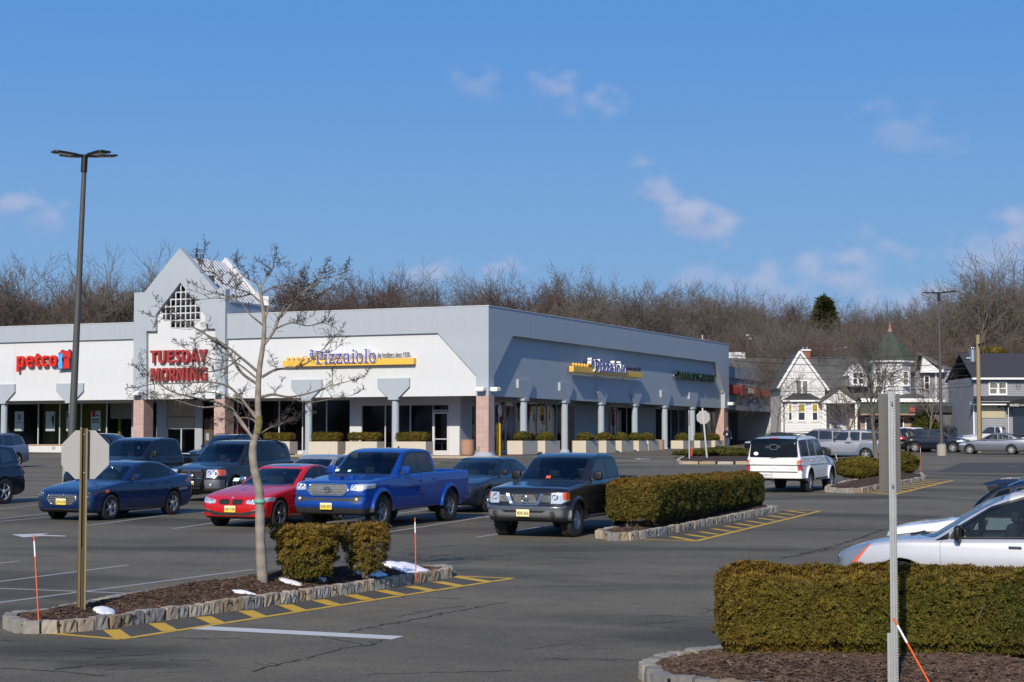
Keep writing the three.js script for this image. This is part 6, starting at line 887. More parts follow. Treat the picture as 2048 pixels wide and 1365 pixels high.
{
  const r = rng(4242), woods = [], cF = Math.cos(FACE), sF = Math.sin(FACE), inMall = (x, z) => { const dx = x - C0[0], dz = z - C0[1], lx = dx * cF - dz * sF, lz = dx * sF + dz * cF; return lx > -5 && lx < 68 && lz > -5 && lz < 74; };
  const put = (u, vt, d, pi, tw, sc = 1) => { while (inMall((u - 1024) / 3600 * d, -d)) d += 4; const x = (u - 1024) / 3600 * d, z = -d, y = T(x, z), top = 2.62 + (880 - vt) / 3600 * d, h = Math.max(5, top - y) / protos[pi].top; woods.push([x, y, z, h, pi, tw, sc, u, vt]); };
  const zone = (u) => u < 150 ? 'left of the tall lamp post' : u < 330 ? 'between the tall lamp post and gabled tower' : u < 700 ? 'behind the gabled tower and long facade' : u < 1000 ? 'behind the right half of the long facade' : u < 1250 ? 'behind the near half of the short facade' : u < 1480 ? 'behind the far half of the short facade' : u < 1660 ? 'on the hill behind the white house gable' : u < 1860 ? 'on the hill behind the green turret' : u < 1960 ? 'on the hill between far lamp post and utility pole' : 'on the hill above the dark roofed grey house';
  for (const [u, v, d] of [[12, 542, 190], [42, 508, 185], [78, 548, 195], [112, 572, 200], [170, 556, 205], [214, 534, 190], [252, 516, 188], [300, 522, 192], [560, 562, 215], [610, 552, 220], [646, 542, 215], [704, 545, 212], [742, 532, 214], [800, 566, 225], [850, 560, 225], [902, 545, 222], [935, 556, 228], [990, 547, 226], [1040, 546, 225], [1082, 550, 224], [1148, 528, 218], [1195, 553, 224], [1240, 562, 226], [1284, 580, 230], [1338, 568, 228], [1398, 574, 226], [1440, 582, 232], [1485, 578, 232], [1530, 592, 236], [1592, 596, 236], [1700, 604, 240], [1762, 606, 238], [1822, 600, 235], [1868, 596, 220], [1925, 520, 172], [1972, 526, 178], [2010, 516, 176], [2050, 510, 180], [2100, 515, 182]]) put(u, v, d, (r() * 5) | 0, (r() * 3) | 0, 1.15);
  for (let i = 0; i < 62; i++) { const u = -60 + i / 62 * 2160 + (r() - .5) * 30, right = sstep(1300, 1800, u); put(u, 612 + right * 30 + r() * 50 - (u < 330 ? 25 : 0) - (u > 1890 ? 40 : 0), 172 + r() * 50, (r() * 5) | 0, (r() * 3) | 0, 1.1); }
  for (let i = 0; i < 46; i++) { const u = -40 + i / 46 * 2120 + (r() - .5) * 30, right = sstep(1300, 1800, u); put(u, 566 + right * 40 + r() * 30 - (u < 330 ? 22 : 0) - (u > 1890 ? 35 : 0), 200 + r() * 40, (r() * 5) | 0, (r() * 3) | 0, 1.25); }
  for (let i = 0; i < 34; i++) { const u = 1450 + i / 34 * 640 + (r() - .5) * 20; put(u, 640 + r() * 40, 158 + r() * 22, (r() * 5) | 0, (r() * 3) | 0, 1.1); }
  const firsts = new Map(), tws = [twigR, twigG, twigP];
  for (const [x, y, z, h, pi, tw, sc, u, vt] of woods) {
    const key = pi + '_' + tw; let t;
    if (firsts.has(key)) { t = firsts.get(key).clone(); t.name = numbered('bare_tree'); scene.add(t); } else { t = thing('bare_tree', 'leafless grey brown tree on the wooded ridge behind the buildings', 'tree', [0, 0, 0], 0, 'bare trees on the wooded ridge'); part(t, 'trunk', protos[pi].trunk, tw === 2 ? barkG : barkB); part(t, 'crown', protos[pi].crown, tws[tw]); firsts.set(key, t); }
    t.userData.label = (vt < 560 ? 'tall ' : vt < 600 ? 'mid height ' : 'lower ') + ['reddish', 'grey', 'pale'][tw] + ' leafless tree ' + zone(u);
    t.position.set(x, y, z); t.rotation.y = r() * 6.28; t.scale.set(h * sc, h, h * sc);
  }
  // the mass of trunks and brush behind and between them
  const m4 = new THREE.Matrix4(), c = new THREE.Color(), mass = (name, geo, n, fn, mat) => { const im = new THREE.InstancedMesh(geo, mat, n); for (let i = 0; i < n; i++) { let [x, z, s, k] = fn(i); while (inMall(x, z)) { x *= 1.04; z *= 1.04; } m4.compose(V(x, T(x, z) - .2, z), new THREE.Quaternion().setFromAxisAngle(V(0, 1, 0), r() * 6.28), V(s, s * (.8 + r() * .4), s)); im.setMatrixAt(i, m4); im.setColorAt(i, c.setRGB(...k)); } im.name = name; im.userData.kind = 'stuff'; im.userData.label = 'brown leafless woodland and brush covering the hillside'; im.castShadow = im.receiveShadow = true; scene.add(im); };
  const one = (p) => mg([p.trunk.clone(), p.crown.clone()]);
  const bush = new Limbs(), br = rng(99); for (let i = 0; i < 70; i++) { const a = br() * 6.28, l = 2 + br() * 3, q = V(Math.cos(a) * br() * .8, 0, Math.sin(a) * br() * .8), d = V(Math.cos(a) * .7, .8, Math.sin(a) * .7), e = q.clone().addScaledVector(d, l * .6), f = e.clone().add(V((br() - .5) * 1.2, l * .3, (br() - .5) * 1.8)); bush.tube([q, e, f], [.026, .015, .008], 3); for (let k = 0; k < 7; k++) { const s = e.clone().lerp(f, br()); bush.tube([s, s.clone().add(V((br() - .5) * 1.8, br() * .7, (br() - .5) * 1.8))], [.011, .008], 3); } }
  const bushG = bush.geo(), col = () => { const k = .7 + r() * .7, w = r(); return [.115 * k, mixn(.075, .095, w) * k, mixn(.06, .076, w) * k]; };
  const white = std(lin(1, 1, 1), .95, { name: 'woodland' });
  mass('woodland', one(protos[2]), 260, (i) => { const sd = i & 1 ? 1 : -1, a = (.33 + r() * 1.35) * sd, R = 175 + r() * 60; return [Math.sin(a) * R, -Math.cos(a) * R, .62 + r() * .25, col()]; }, white);
  mass('brush', bushG, 1700, () => { const d = 160 + r() * 120, u = -150 + r() * 2400; return [(u - 1024) / 3600 * d, -d, 1 + r() * 1.0, col()]; }, white);
  mass('woodland', one(protos[4]), 150, () => { const d = 235 + r() * 110, u = -250 + r() * 2600; return [(u - 1024) / 3600 * d, -d, .50 + r() * .16, col()]; }, white); mass('woodland', one(protos[0]), 90, () => { const d = 190 + r() * 60, u = -250 + r() * 2600; return [(u - 1024) / 3600 * d, -d, .34 + r() * .16, col()]; }, white);
}
// ---- clipped evergreens: many little sprays on each plant
const sprayGeo = (() => { const r = rng(5), p = []; for (let i = 0; i < 7; i++) { const a = i / 7 * 6.28 + r(), up = .35 + r() * .9, d = V(Math.cos(a), up, Math.sin(a)).normalize(), s = V(-Math.sin(a), .2, Math.cos(a)).multiplyScalar(.12 + r() * .04), l = .75 + r() * .4, m = d.clone().multiplyScalar(l * .5), e = d.clone().multiplyScalar(l); for (const v of [V(0, 0, 0), m.clone().add(s), e, V(0, 0, 0), e, m.clone().sub(s)]) p.push(v.x, v.y, v.z); } const g = new THREE.BufferGeometry(); g.setAttribute('position', new THREE.Float32BufferAttribute(p, 3)); g.computeVertexNormals(); return mg([g]); })();
const leafM = std(lin(1, 1, 1), .62, { name: 'leaf', side: THREE.DoubleSide, specularIntensity: .35 }), stemM = std(lin(.17, .145, .12), .95, { name: 'stem' });
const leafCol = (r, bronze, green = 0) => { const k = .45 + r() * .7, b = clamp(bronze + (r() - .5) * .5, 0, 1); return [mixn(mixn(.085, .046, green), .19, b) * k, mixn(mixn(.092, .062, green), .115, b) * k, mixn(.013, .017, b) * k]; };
// sample(r) returns [point, outward normal, bronze, green]
function sprays(parent, n, size, sample, seed, name = 'foliage') { const r = rng(seed), im = new THREE.InstancedMesh(sprayGeo, leafM, n), m4 = new THREE.Matrix4(), c = new THREE.Color(), up = V(0, 1, 0); for (let i = 0; i < n; i++) { const [p, nn, b, g] = sample(r), d = nn.clone().add(V((r() - .5) * 1.1, (r() - .5) * 1.1 + .25, (r() - .5) * 1.1)).normalize(), q = new THREE.Quaternion().setFromUnitVectors(up, d).multiply(new THREE.Quaternion().setFromAxisAngle(up, r() * 6.28)), s = size * (.6 + r() * .8); m4.compose(p, q, V(s, s, s)); im.setMatrixAt(i, m4); im.setColorAt(i, c.setRGB(...leafCol(r, b, g))); } im.name = name; im.userData.kind = 'stuff'; im.castShadow = im.receiveShadow = true; parent.add(im); return im; }
// a clipped hedge of length L along local x, height H, depth W
function hedge(label, pos, turn, L, H, W, n, size, seed, { bronze = () => .3, green = () => 0, holes = 0, lift = .02, group, cat = 'hedge', twigs = 40 } = {}) {
  const t = thing(cat === 'hedge' ? 'hedge' : 'planter_shrub', label, cat, pos, turn, group), R = Math.min(.22, W * .4, H * .4);
  const sample = (r) => {
    for (;;) {
      const hx = L / 2 - R, hy = (H - lift) / 2 - R, hz = W / 2 - R, A = [4 * (L * (H - lift)), 2 * L * W * 1.1, 2 * W * (H - lift)], f = r() * (L * (H - lift) * 2 + L * W * 1.3 + W * (H - lift) * 2); let p, nn;
      if (f < L * (H - lift) * 2) { const s = f < L * (H - lift) ? 1 : -1; p = V((r() - .5) * L, (r() - .5) * (H - lift), s * W / 2); } else if (f < L * (H - lift) * 2 + L * W * 1.3) p = V((r() - .5) * L, (H - lift) / 2, (r() - .5) * W); else p = V((r() < .5 ? -1 : 1) * L / 2, (r() - .5) * (H - lift), (r() - .5) * W);
      const c = V(clamp(p.x, -hx, hx), clamp(p.y, -hy, hy), clamp(p.z, -hz, hz)); nn = p.clone().sub(c); if (nn.length() < 1e-4) nn.set(0, 1, 0); nn.normalize();
      const wob = (fbm(p.x * 2.2 + seed, p.y * 2.2, p.z * 2.2 + seed, 3) - .5) * .13 + (fbm(p.x * 9 + seed, p.y * 9, p.z * 9, 2) - .5) * .09, dep = r() * r() * .2;
      if (holes && p.y < H * .2 && fbm(p.x * 3.1 + 50, p.y * 3.4, p.z * 2 + seed, 2) < .5 * holes * (p.x < -L * .2 ? 1.0 : .72) ) continue;
      const tuck = p.y < -hy ? .06 : 0; c.addScaledVector(nn, R + wob - dep - tuck); const yy = c.y + (H + lift) / 2; return [V(c.x, yy, c.z), nn, bronze(c.x, yy, c.z) + (fbm(p.x * 2, p.y * 3, p.z * 2 + 9, 2) - .5) * .7, green(c.x, yy, c.z)];
    }
  };
  sprays(t, n, size, sample, seed);
  const r = rng(seed + 1), st = new Limbs(); for (let i = 0; i < twigs; i++) { const x = (r() - .5) * (L - .3), z = (r() - .5) * W * .4, a = r() * 6.28, e = V(x + Math.cos(a) * .3, H * (.5 + r() * .42), z + Math.sin(a) * W * .42); st.tube([V(x, -.05, z), V(x, .12, z), V(x, .12, z).lerp(e, .6), e], [.02, .016, .009, .004], 4); } if (twigs) part(t, 'branches', st.geo(), stemM);
  return t;
}
function shrub(label, pos, rx, ry, rz, n, size, seed, { bronze = .5, green = 0, vase = 0, cat = 'shrub', name = 'shrub', group, cone = false } = {}) {
  const t = thing(name, label, cat, pos, 0, group), r0 = rng(seed + 5);
  const cl = Array.from({ length: 14 }, () => [r0() * 6.28, r0() * 2 - .6, .18 + r0() * .2]);
  sprays(t, n, size, (r) => { const a = r() * 6.28, y = -1 + 2 * r(), h = (y + 1) / 2; let w = cone ? Math.pow(1 - h, .7) * 1.0 : vase ? mixn(.52, 1, Math.pow(h, .6)) * (y > .8 ? Math.sqrt(1 - ((y - .8) / .2) ** 2 * .5) : 1) : Math.sqrt(Math.max(0, 1 - y * y * .92)); if (vase && h < .62 && r() < .55 + .5 * (fbm(Math.cos(a) * 2.2 + seed * 3, h * 3, Math.sin(a) * 2.2, 2) - .5) * 2) { const z = h; return [V(Math.cos(a) * rx * .6 * (.3 + r() * .5), (.62 + r() * .38) * 2 * ry, Math.sin(a) * rz * .6), V(Math.cos(a), .6, Math.sin(a)).normalize(), bronze, green]; } const lump = 1 + (vase ? .5 : .32) * (fbm(Math.cos(a) * (vase ? 2.6 : 1.6) + seed, y * (vase ? 3.2 : 2.2), Math.sin(a) * (vase ? 2.6 : 1.6), 3) - .5) * 2; const k = w * lump * (1 - r() * r() * .35), top = y > .7 && r() < .55 ? Math.sqrt(r()) : 1; const p = V(Math.cos(a) * rx * k * top, h * 2 * ry * (.9 + .1 * lump), Math.sin(a) * rz * k * top); return [p, V(Math.cos(a), y > .6 ? 1 : y * .6 + .15, Math.sin(a)).normalize(), bronze * (.4 + .8 * h) + (fbm(p.x * 4, p.y * 4, p.z * 4 + seed, 2) - .5) * .7, green]; }, seed);
  const r = rng(seed + 1), st = new Limbs(); for (let i = 0; i < 26; i++) { const a = r() * 6.28, k = .3 + r() * .6, e = V(Math.cos(a) * rx * k, ry * (1 + r() * .8), Math.sin(a) * rz * k), m = V(e.x * .35, ry * .4, e.z * .35); st.tube([V(Math.cos(a) * .04, -.08, Math.sin(a) * .04), m, e], [.016, .011, .004], 4); for (let q = 0; q < 4; q++) { const s = m.clone().lerp(e, r()); st.tube([s, s.clone().add(V((r() - .5) * .3, r() * .22, (r() - .5) * .3))], [.005, .003], 3); } } part(t, 'branches', st.geo(), stemM);
  return t;
}
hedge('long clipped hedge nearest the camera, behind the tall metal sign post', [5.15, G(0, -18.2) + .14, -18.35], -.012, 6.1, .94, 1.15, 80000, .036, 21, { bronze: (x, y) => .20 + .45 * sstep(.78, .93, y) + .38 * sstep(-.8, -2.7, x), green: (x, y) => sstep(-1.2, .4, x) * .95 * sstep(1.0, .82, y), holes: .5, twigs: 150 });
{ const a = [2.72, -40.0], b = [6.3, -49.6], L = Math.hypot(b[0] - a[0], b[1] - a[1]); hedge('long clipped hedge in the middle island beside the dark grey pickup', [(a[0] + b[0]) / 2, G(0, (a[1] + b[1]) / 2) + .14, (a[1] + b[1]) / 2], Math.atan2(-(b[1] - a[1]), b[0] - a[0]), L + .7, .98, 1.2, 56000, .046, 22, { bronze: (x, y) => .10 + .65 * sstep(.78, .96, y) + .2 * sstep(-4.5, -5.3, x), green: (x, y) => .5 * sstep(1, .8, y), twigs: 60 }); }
shrub('wider bronze green shrub beside the bare tree in the left island', [(618 - 1024) / 3600 * 26.6, G(0, -26.6) + .28, -26.6], .52, .36, .42, 6500, .046, 31, { bronze: .75, vase: 1 });
shrub('smaller open bronze shrub at the right of the pair in the left island', [(733 - 1024) / 3600 * 27.2, G(0, -27.2) + .27, -27.2], .37, .36, .34, 2300, .046, 32, { bronze: .85, vase: 1 });
shrub('broad clipped shrub in the far right island beside the orange stake', [[13.696, -70.837][0], G(0, [13.696, -70.837][1]) + .2, [13.696, -70.837][1]], 1.05, .38, .6, 3600, .08, 33, { bronze: .45 });
shrub('rounded shrub at the right end of the far right island', [[16.326, -75.942][0], G(0, [16.326, -75.942][1]) + .2, [16.326, -75.942][1]], .8, .44, .6, 2800, .08, 34, { bronze: .3, green: .3 });
{ const p = [12.889, -111.769], t = thing('juniper_bed', 'low spreading juniper filling the small island near the short facade', 'ground cover', [p[0], G(0, p[1]) + .12, p[1]]); sprays(t, 5200, .16, (r) => { const a = r() * 6.28, k = Math.sqrt(r()), x = Math.cos(a) * k * 2.9, z = Math.sin(a) * k * 4.2; return [V(x, (.16 + .26 * fbm(x * 1.3, z * 1.3, 4, 3)) * (1.25 - k * .8) * (.5 + r() * .9), z), V((r() - .5) * .8, 1, (r() - .5) * .8).normalize(), .12, .3]; }, 41); part(t, 'branches', [tube([V(-2, .1, -1), V(0, .16, 0), V(2, .1, 1)], .02, 5)], stemM); }
shrub('dense dark cone shaped evergreen at the brick shop wall', [(1851 - 1024) / 3600 * 140, T(32, -140), -140], 1.7, 1.25, 1.7, 2600, .3, 35, { bronze: .1, green: .6, cone: true, name: 'evergreen_shrub' });
shrub('orange yellow bush in front of the white house', [(1580 - 1024) / 3600 * 143, T(22, -143), -143], 1.2, .42, 1, 700, .25, 36, { bronze: 1 });
shrub('dark brown bush left of the orange yellow bush', [(1552 - 1024) / 3600 * 143, T(20, -143), -143], 1.0, .45, 1, 500, .2, 37, { bronze: .3, green: 1 });
shrub('tall dark green pine rising out of the bare woods', [(1650 - 1024) / 3600 * 205, T(36, -205), -205], 2.9, 5.5, 2.9, 3400, .9, 38, { bronze: .0, green: 1, cone: true, name: 'pine_tree', cat: 'tree' });
shrub('yellow green evergreen behind the dark roofed grey house', [(1990 - 1024) / 3600 * 160, T(43, -160) + 1.2, -160], 2.1, 3.0, 2, 3200, .5, 39, { bronze: .45, name: 'evergreen_tree', cat: 'tree' });
shrub('dark green conifer left of the gabled tower', [(262 - 1024) / 3600 * 178, T(-38, -178), -178], 1.4, 4.6, 1.4, 1600, .5, 40, { bronze: .35, cone: true, name: 'evergreen_tree', cat: 'tree' });
// ---- nearer bare trees
{
  const t = thing('bare_tree', 'small bare tree with lichen and a green tie in the left island', 'tree', [-3.58, G(0, -26) + .26, -26]), bark = std(lin(.36, .32, .27), .95, { name: 'tree bark', map: again(tBark, 1.6), bumpMap: again(tBark, 2.5), bumpScale: .02 }), o = t.position, d0 = 26;
  const trunk = new Limbs(), crown = new Limbs(), r = rng(61);
  const at = (u, v0, dz = 0, v = v0 < 620 ? 620 - (620 - v0) * .72 : v0) => V((u - 1024) / 3600 * d0 - o.x, 2.62 + (880 - v) / 3600 * d0 - o.y, dz);
  const twig = (p, dir, len, rad, lv) => { // crooked spur twigs
    const k = lv === 0 ? 5 : lv === 1 ? 3 : 2, pts = [p.clone()], rr = [rad], d = dir.clone(); let q = p.clone();
    for (let i = 0; i < k; i++) { d.add(V((r() - .5) * .75, (r() - .42) * .65, (r() - .5) * .75)).normalize(); q = q.clone().addScaledVector(d, len / k); pts.push(q); rr.push(Math.max(.0028, rad * (1 - .75 * (i + 1) / k))); }
    crown.tube(pts, rr, lv === 0 ? 5 : 3); if (lv >= 2) return;
    for (let i = 1; i < pts.length; i++) for (let c = 0; c < (lv === 0 ? 3 : 2); c++) { if (r() < .18) continue; const s = V(r() - .5, r() - .45, r() - .5).normalize(); twig(pts[i].clone().lerp(pts[i - 1], r()), s.addScaledVector(d, .55).normalize(), len * (.22 + r() * .25), rr[i] * .6, lv + 1); }
  };
  const limb = (pts, r0, r1, n = 8, mb = trunk) => { const c = new THREE.CatmullRomCurve3(pts, false, 'centripetal'), N = pts.length * 4, P = c.getPoints(N), R = P.map((_, i) => (r0 + (r1 - r0) * i / N) * (1 + (r() - .5) * .12)); mb.tube(P, R, n); return P; };
  limb([at(528, 1165), at(523, 1080, .02), at(521, 1010), at(519, 980), at(508, 925, .03), at(507, 890), at(516, 860), at(516, 800, .02), at(518, 740), at(525, 690), at(527, 640), at(521, 590), at(519, 560)], .078, .020, 10);
  const branches = [
    [[507, 878], [470, 830], [430, 805], [380, 795], [330, 780], [295, 755], [270, 745]], [[511, 880], [480, 845], [460, 815], [400, 815], [345, 800], [310, 800]], [[515, 840], [485, 800], [460, 775], [420, 765], [370, 768], [310, 770], [285, 775]], [[516, 770], [480, 745], [450, 700], [415, 675], [395, 660], [340, 640], [300, 630]], [[516, 745], [480, 715], [440, 685], [385, 655], [330, 605]], [[522, 795], [545, 790], [580, 795], [620, 788], [660, 775], [720, 760]], [[523, 755], [550, 740], [590, 735], [620, 720], [650, 690], [664, 672]], [[527, 690], [545, 665], [560, 630], [575, 600], [620, 585], [660, 560], [685, 510]], [[560, 635], [580, 610], [600, 580], [640, 545], [650, 515]], [[575, 600], [610, 570], [625, 540], [670, 520]], [[521, 600], [500, 575], [470, 560], [445, 545], [410, 500]], [[519, 565], [505, 540], [480, 520], [465, 490]], [[519, 560], [530, 530], [540, 510], [545, 480]], [[524, 650], [500, 630], [480, 600], [440, 590], [400, 595]], [[519, 870], [540, 855], [555, 850], [565, 845]], [[526, 650], [540, 600], [560, 560], [590, 540], [600, 520]], [[445, 548], [430, 520], [405, 510], [400, 480]], [[516, 850], [500, 838], [470, 836], [440, 840]], [[515, 830], [470, 800], [420, 785], [370, 790], [300, 790]], [[516, 760], [470, 725], [430, 720], [380, 700]], [[522, 620], [550, 610], [580, 590], [610, 590]], [[500, 575], [470, 585], [430, 575], [400, 560]], [[545, 660], [580, 645], [610, 650], [640, 640]], [[520, 575], [545, 555], [575, 550], [600, 560]], [[480, 715], [455, 735], [420, 745], [390, 735]], [[580, 795], [610, 805], [650, 800], [700, 790]]];
  branches.forEach((b, i) => { const z = ((i * 37) % 11 - 5) * .10, P = limb(b.map(([u, v], k) => at(u, v, z * k / b.length + (r() - .5) * .05)), i < 8 ? .024 : .015, .004, 6); for (let k = 5; k < P.length; k += (i % 2 ? 3 : 2)) { const s = V(r() - .5, r() - .45, (r() - .5) * 1.2).normalize(), along = P[k].clone().sub(P[k - 1]).normalize(); twig(P[k], s.addScaledVector(along, .7).normalize(), .15 + r() * .26, .006, r() < .42 ? 0 : 1); } twig(P.at(-1), P.at(-1).clone().sub(P.at(-2)).normalize(), .22, .005, 0); });
  part(t, 'trunk', trunk.geo(), bark); part(t, 'crown', crown.geo(), std(lin(.085, .07, .058), .95, { name: 'tree twigs dark' }));
  const tie = at(521, 1003); part(t, 'tree_tie', [new THREE.TorusGeometry(.074, .016, 6, 20).rotateX(Math.PI / 2).scale(1, 2.0, 1).translate(tie.x, tie.y, tie.z)], std(lin(.16, .36, .27), .4, { name: 'green tie' }));
  const lich = new Limbs(); limb([at(516, 868, .02), at(519, 850, .02), at(519, 832, .02)], .05, .046, 8, lich); part(t, 'lichen', lich.geo(), std(lin(.24, .215, .075), .95, { name: 'lichen', map: again(tBark, 3) }));
}
{
  const mk = (label, u, d, h, rad, seed, twM, o = {}) => { const x = (u - 1024) / 3600 * d, t = thing('bare_tree', label, 'tree', [x, T(x, -d), -d]), q = growTree(seed, { levels: 4, h, r: rad, minR: .006, ratio: [.75, .55, .5, .5], kids: [8, 6, 5, 4], up: .08, angle: .85, wobble: .3, start: [.42, .2, .15, .1], trunkShare: .68, ...o }); part(t, 'trunk', q.trunk, barkG); part(t, 'crown', q.crown, twM); return t; };
  mk('slim bare tree rising behind the metal sign plate in the right island', 1752, 75, 6.3, .13, 71, twigG).rotation.z = .05;
  mk('several stemmed bare tree in front of the white house porch', 1702, 130, 7.2, .16, 72, twigP, { trunkShare: .5, start: [.08, .2, .1, .1], angle: .6, minR: .007, levels: 3 });
  mk('bare twiggy tree in front of the grey sided house wing', 1855, 137, 6.4, .10, 73, twigR, { levels: 3, minR: .01 });
  mk('young bare tree beside the low end wing of the shops', 1552, 132, 6.6, .08, 74, twigG, { levels: 3, minR: .008 });
}
// ---- snow left on the mulch
{
  const sn = std(lin(.82, .84, .88), .7, { name: 'snow', bumpMap: again(tBump, 5), bumpScale: .004 });
  const snow = (label, u, v, w, d, h, seed) => { w *= 1.3; d *= 1.3; h *= 1.4; let dist = 26; for (let i = 0; i < 40; i++) { const x = (u - 1024) / 3600 * dist, y = I1(x, -dist); dist = .6 * dist + .4 * (2.62 - (y - G(0, -dist))) / ((v - 880) / 3600 + SLOPE); } const x = (u - 1024) / 3600 * dist, g = new THREE.SphereGeometry(1, 36, 18), p = g.attributes.position; for (let i = 0; i < p.count; i++) { const a = Math.atan2(p.getZ(i), p.getX(i)), k = .62 + .75 * fbm(Math.cos(a) * 2 + seed, Math.sin(a) * 2, 3, 3), X = p.getX(i) * w / 2 * k, Z = p.getZ(i) * d / 2 * k; p.setXYZ(i, X, I1(x + X, -dist + Z) - I1(x, -dist) + p.getY(i) * h * (.7 + .6 * fbm(X * 9, Z * 9, seed, 3)), Z); } g.computeVertexNormals(); const m = solo('snow_patch', [g.translate(x, I1(x, -dist) + .01, -dist)], sn, label, 'snow'); return m; };
  snow('largest patch of snow at the right end of the left island', 814, 1136, .62, .5, .05, 1); snow('patch of snow under the smaller open shrub', 737, 1145, .52, .5, .045, 2); snow('thin strip of snow right of the bare tree trunk', 582, 1164, .28, .16, .025, 3); snow('tiny blob of snow between tree and shrubs', 647, 1159, .10, .15, .02, 4); snow('patch of snow near the large stop sign post', 213, 1222, .22, .28, .035, 5); snow('thin strip of snow left of the bare tree trunk', 488, 1185, .27, .10, .02, 6);
}
// ---------------------------------------------------------------- planters, bins, posts, lamps
const plantM = stucco([.60, .555, .455], 'cream concrete'), terra = std(lin(.46, .28, .19), .85, { name: 'terracotta', map: again(tGrain, 1.5) }), galv = std(lin(.50, .52, .53), .42, { name: 'galvanised', metalness: .55, map: again(tMottle, 2.5) }), signBack = std(lin(.37, .37, .365), .5, { name: 'sign back', metalness: .25, map: again(tStucco, 1.5) }), poleGrey = std(lin(.07, .068, .066), .5, { name: 'pole grey' }), orange = std(lin(.80, .13, .025), .5, { name: 'stake orange' });
{
  const boxAt = (label, s, z, w, d, h, group) => { const t = thing('planter', label, 'planter', bworld(s, SW, z), FACE, group); part(t, 'box', [prism([[-w / 2, .06], [w / 2, .06], [w / 2, h], [-w / 2, h]], d, [[[-w / 2 + .09, h - .1], [w / 2 - .09, h - .1], [w / 2 - .09, h - .101], [-w / 2 + .09, h - .101]]]).translate(0, 0, -d / 2), bx(w * .86, .06, d * .86, 0, .03, 0)], plantM); part(t, 'soil', [bx(w - .16, .02, d - .16, 0, h + .004, 0)], mulchM); return t; };
  const Lp = [[617, 675, 'left planter of the three with clipped tops along the sunny long facade', 'clipped box hedge in the left of three planters on the sunny side'], [691, 754, 'middle planter of the three with clipped tops along the sunny long facade', 'clipped box hedge in the middle of three planters on the sunny side'], [787, 851.6, 'right planter of the three, beside the glass door on the sunny side', 'clipped box hedge in the planter beside the glass door'], [522, 579, 'planter partly behind the bare tree trunk on the sunny side', 'clipped box hedge in the planter partly behind the bare tree']];
  for (const [u0, u1, lb, lh] of Lp) { const a = ((u) => { const P = [16.886, 0.654], Q = [2.314, 0.679]; return [P, Q]; })(); const sAt = (u) => { const t0 = [500, 600, 700, 800, 900], v0 = [[16.886, 0.654][0], [13.1, 0.661][0], [9.411, 0.667][0], [5.817, 0.673][0], [2.314, 0.679][0]]; const i = clamp(Math.floor((u - 500) / 100), 0, 3); return mixn(v0[i], v0[i + 1], (u - t0[i]) / 100); }; const s0 = sAt(u0), s1 = sAt(u1), c = (s0 + s1) / 2, w = Math.abs(s1 - s0); boxAt(lb, c, -.2, w, 1.0, .88, 'cream planters outside the shops'); hedge(lh, bworld(c, SW + .84, -.2), FACE, w - .12, .58, .85, 1500, .09, 300 + u0, { bronze: () => .5, lift: 0, twigs: 12, cat: 'clipped shrub' }); }
  const Rp = [[1044.5, 1074.7, 'first'], [1090, 1119, 'second'], [1170.7, 1197.3, 'third'], [1212, 1230, 'fourth'], [1241.8, 1265.5, 'fifth'], [1276.7, 1293.3, 'sixth'], [1297, 1318, 'seventh'], [1365, 1388, 'eighth'], [1399, 1424, 'ninth'], [1430, 1447, 'tenth']];
  const us = [1030, 1100, 1200, 1300, 1400, 1460], zs = [[2.461, 0.672][0], [8.124, 0.651][0], [17.169, 0.617][0], [27.563, 0.577][0], [39.633, 0.531][0], [47.856, 0.5][0]], zAt = (u) => { let i = 0; while (i < 4 && u > us[i + 1]) i++; return mixn(zs[i], zs[i + 1], (u - us[i]) / (us[i + 1] - us[i])); };
  for (const [u0, u1, nth] of Rp) { const a = zAt(u0), b = zAt(u1), L = clamp(b - a, 1.6, 3); boxAt(nth + ' cream planter from the corner pillar along the shaded short facade', -.15, (a + b) / 2, 1.1, L, .93, 'cream planters outside the shops'); shrub('loose green shrub in the ' + nth + ' planter from the corner along the shaded facade', bworld(-.15, SW + .86, (a + b) / 2), .55, .30, .75, 700, .12, 400 + (u0 | 0), { bronze: .25, green: .3, name: 'planter_shrub' }); }
  const bin = (label, p) => { const t = thing('litter_bin', label, 'litter bin', bworld(...p), 0, 'terracotta litter bins'); part(t, 'barrel', [lathe([[.001, .0], [.34, .0], [.40, .06], [.425, .3], [.425, .98], [.41, 1.0], [.38, 1.0], [.375, .9], [.001, .88]], 28)], terra); part(t, 'band', [new THREE.TorusGeometry(.425, .012, 6, 28).rotateX(Math.PI / 2).translate(0, .96, 0)], terra); };
  bin('terracotta barrel litter bin left of the corner pillar', [[2.112, 0.514][0], SW, 1.4]); bin('terracotta barrel litter bin between planters on the shaded short facade', [-.1, SW, zAt(1331)]);
}
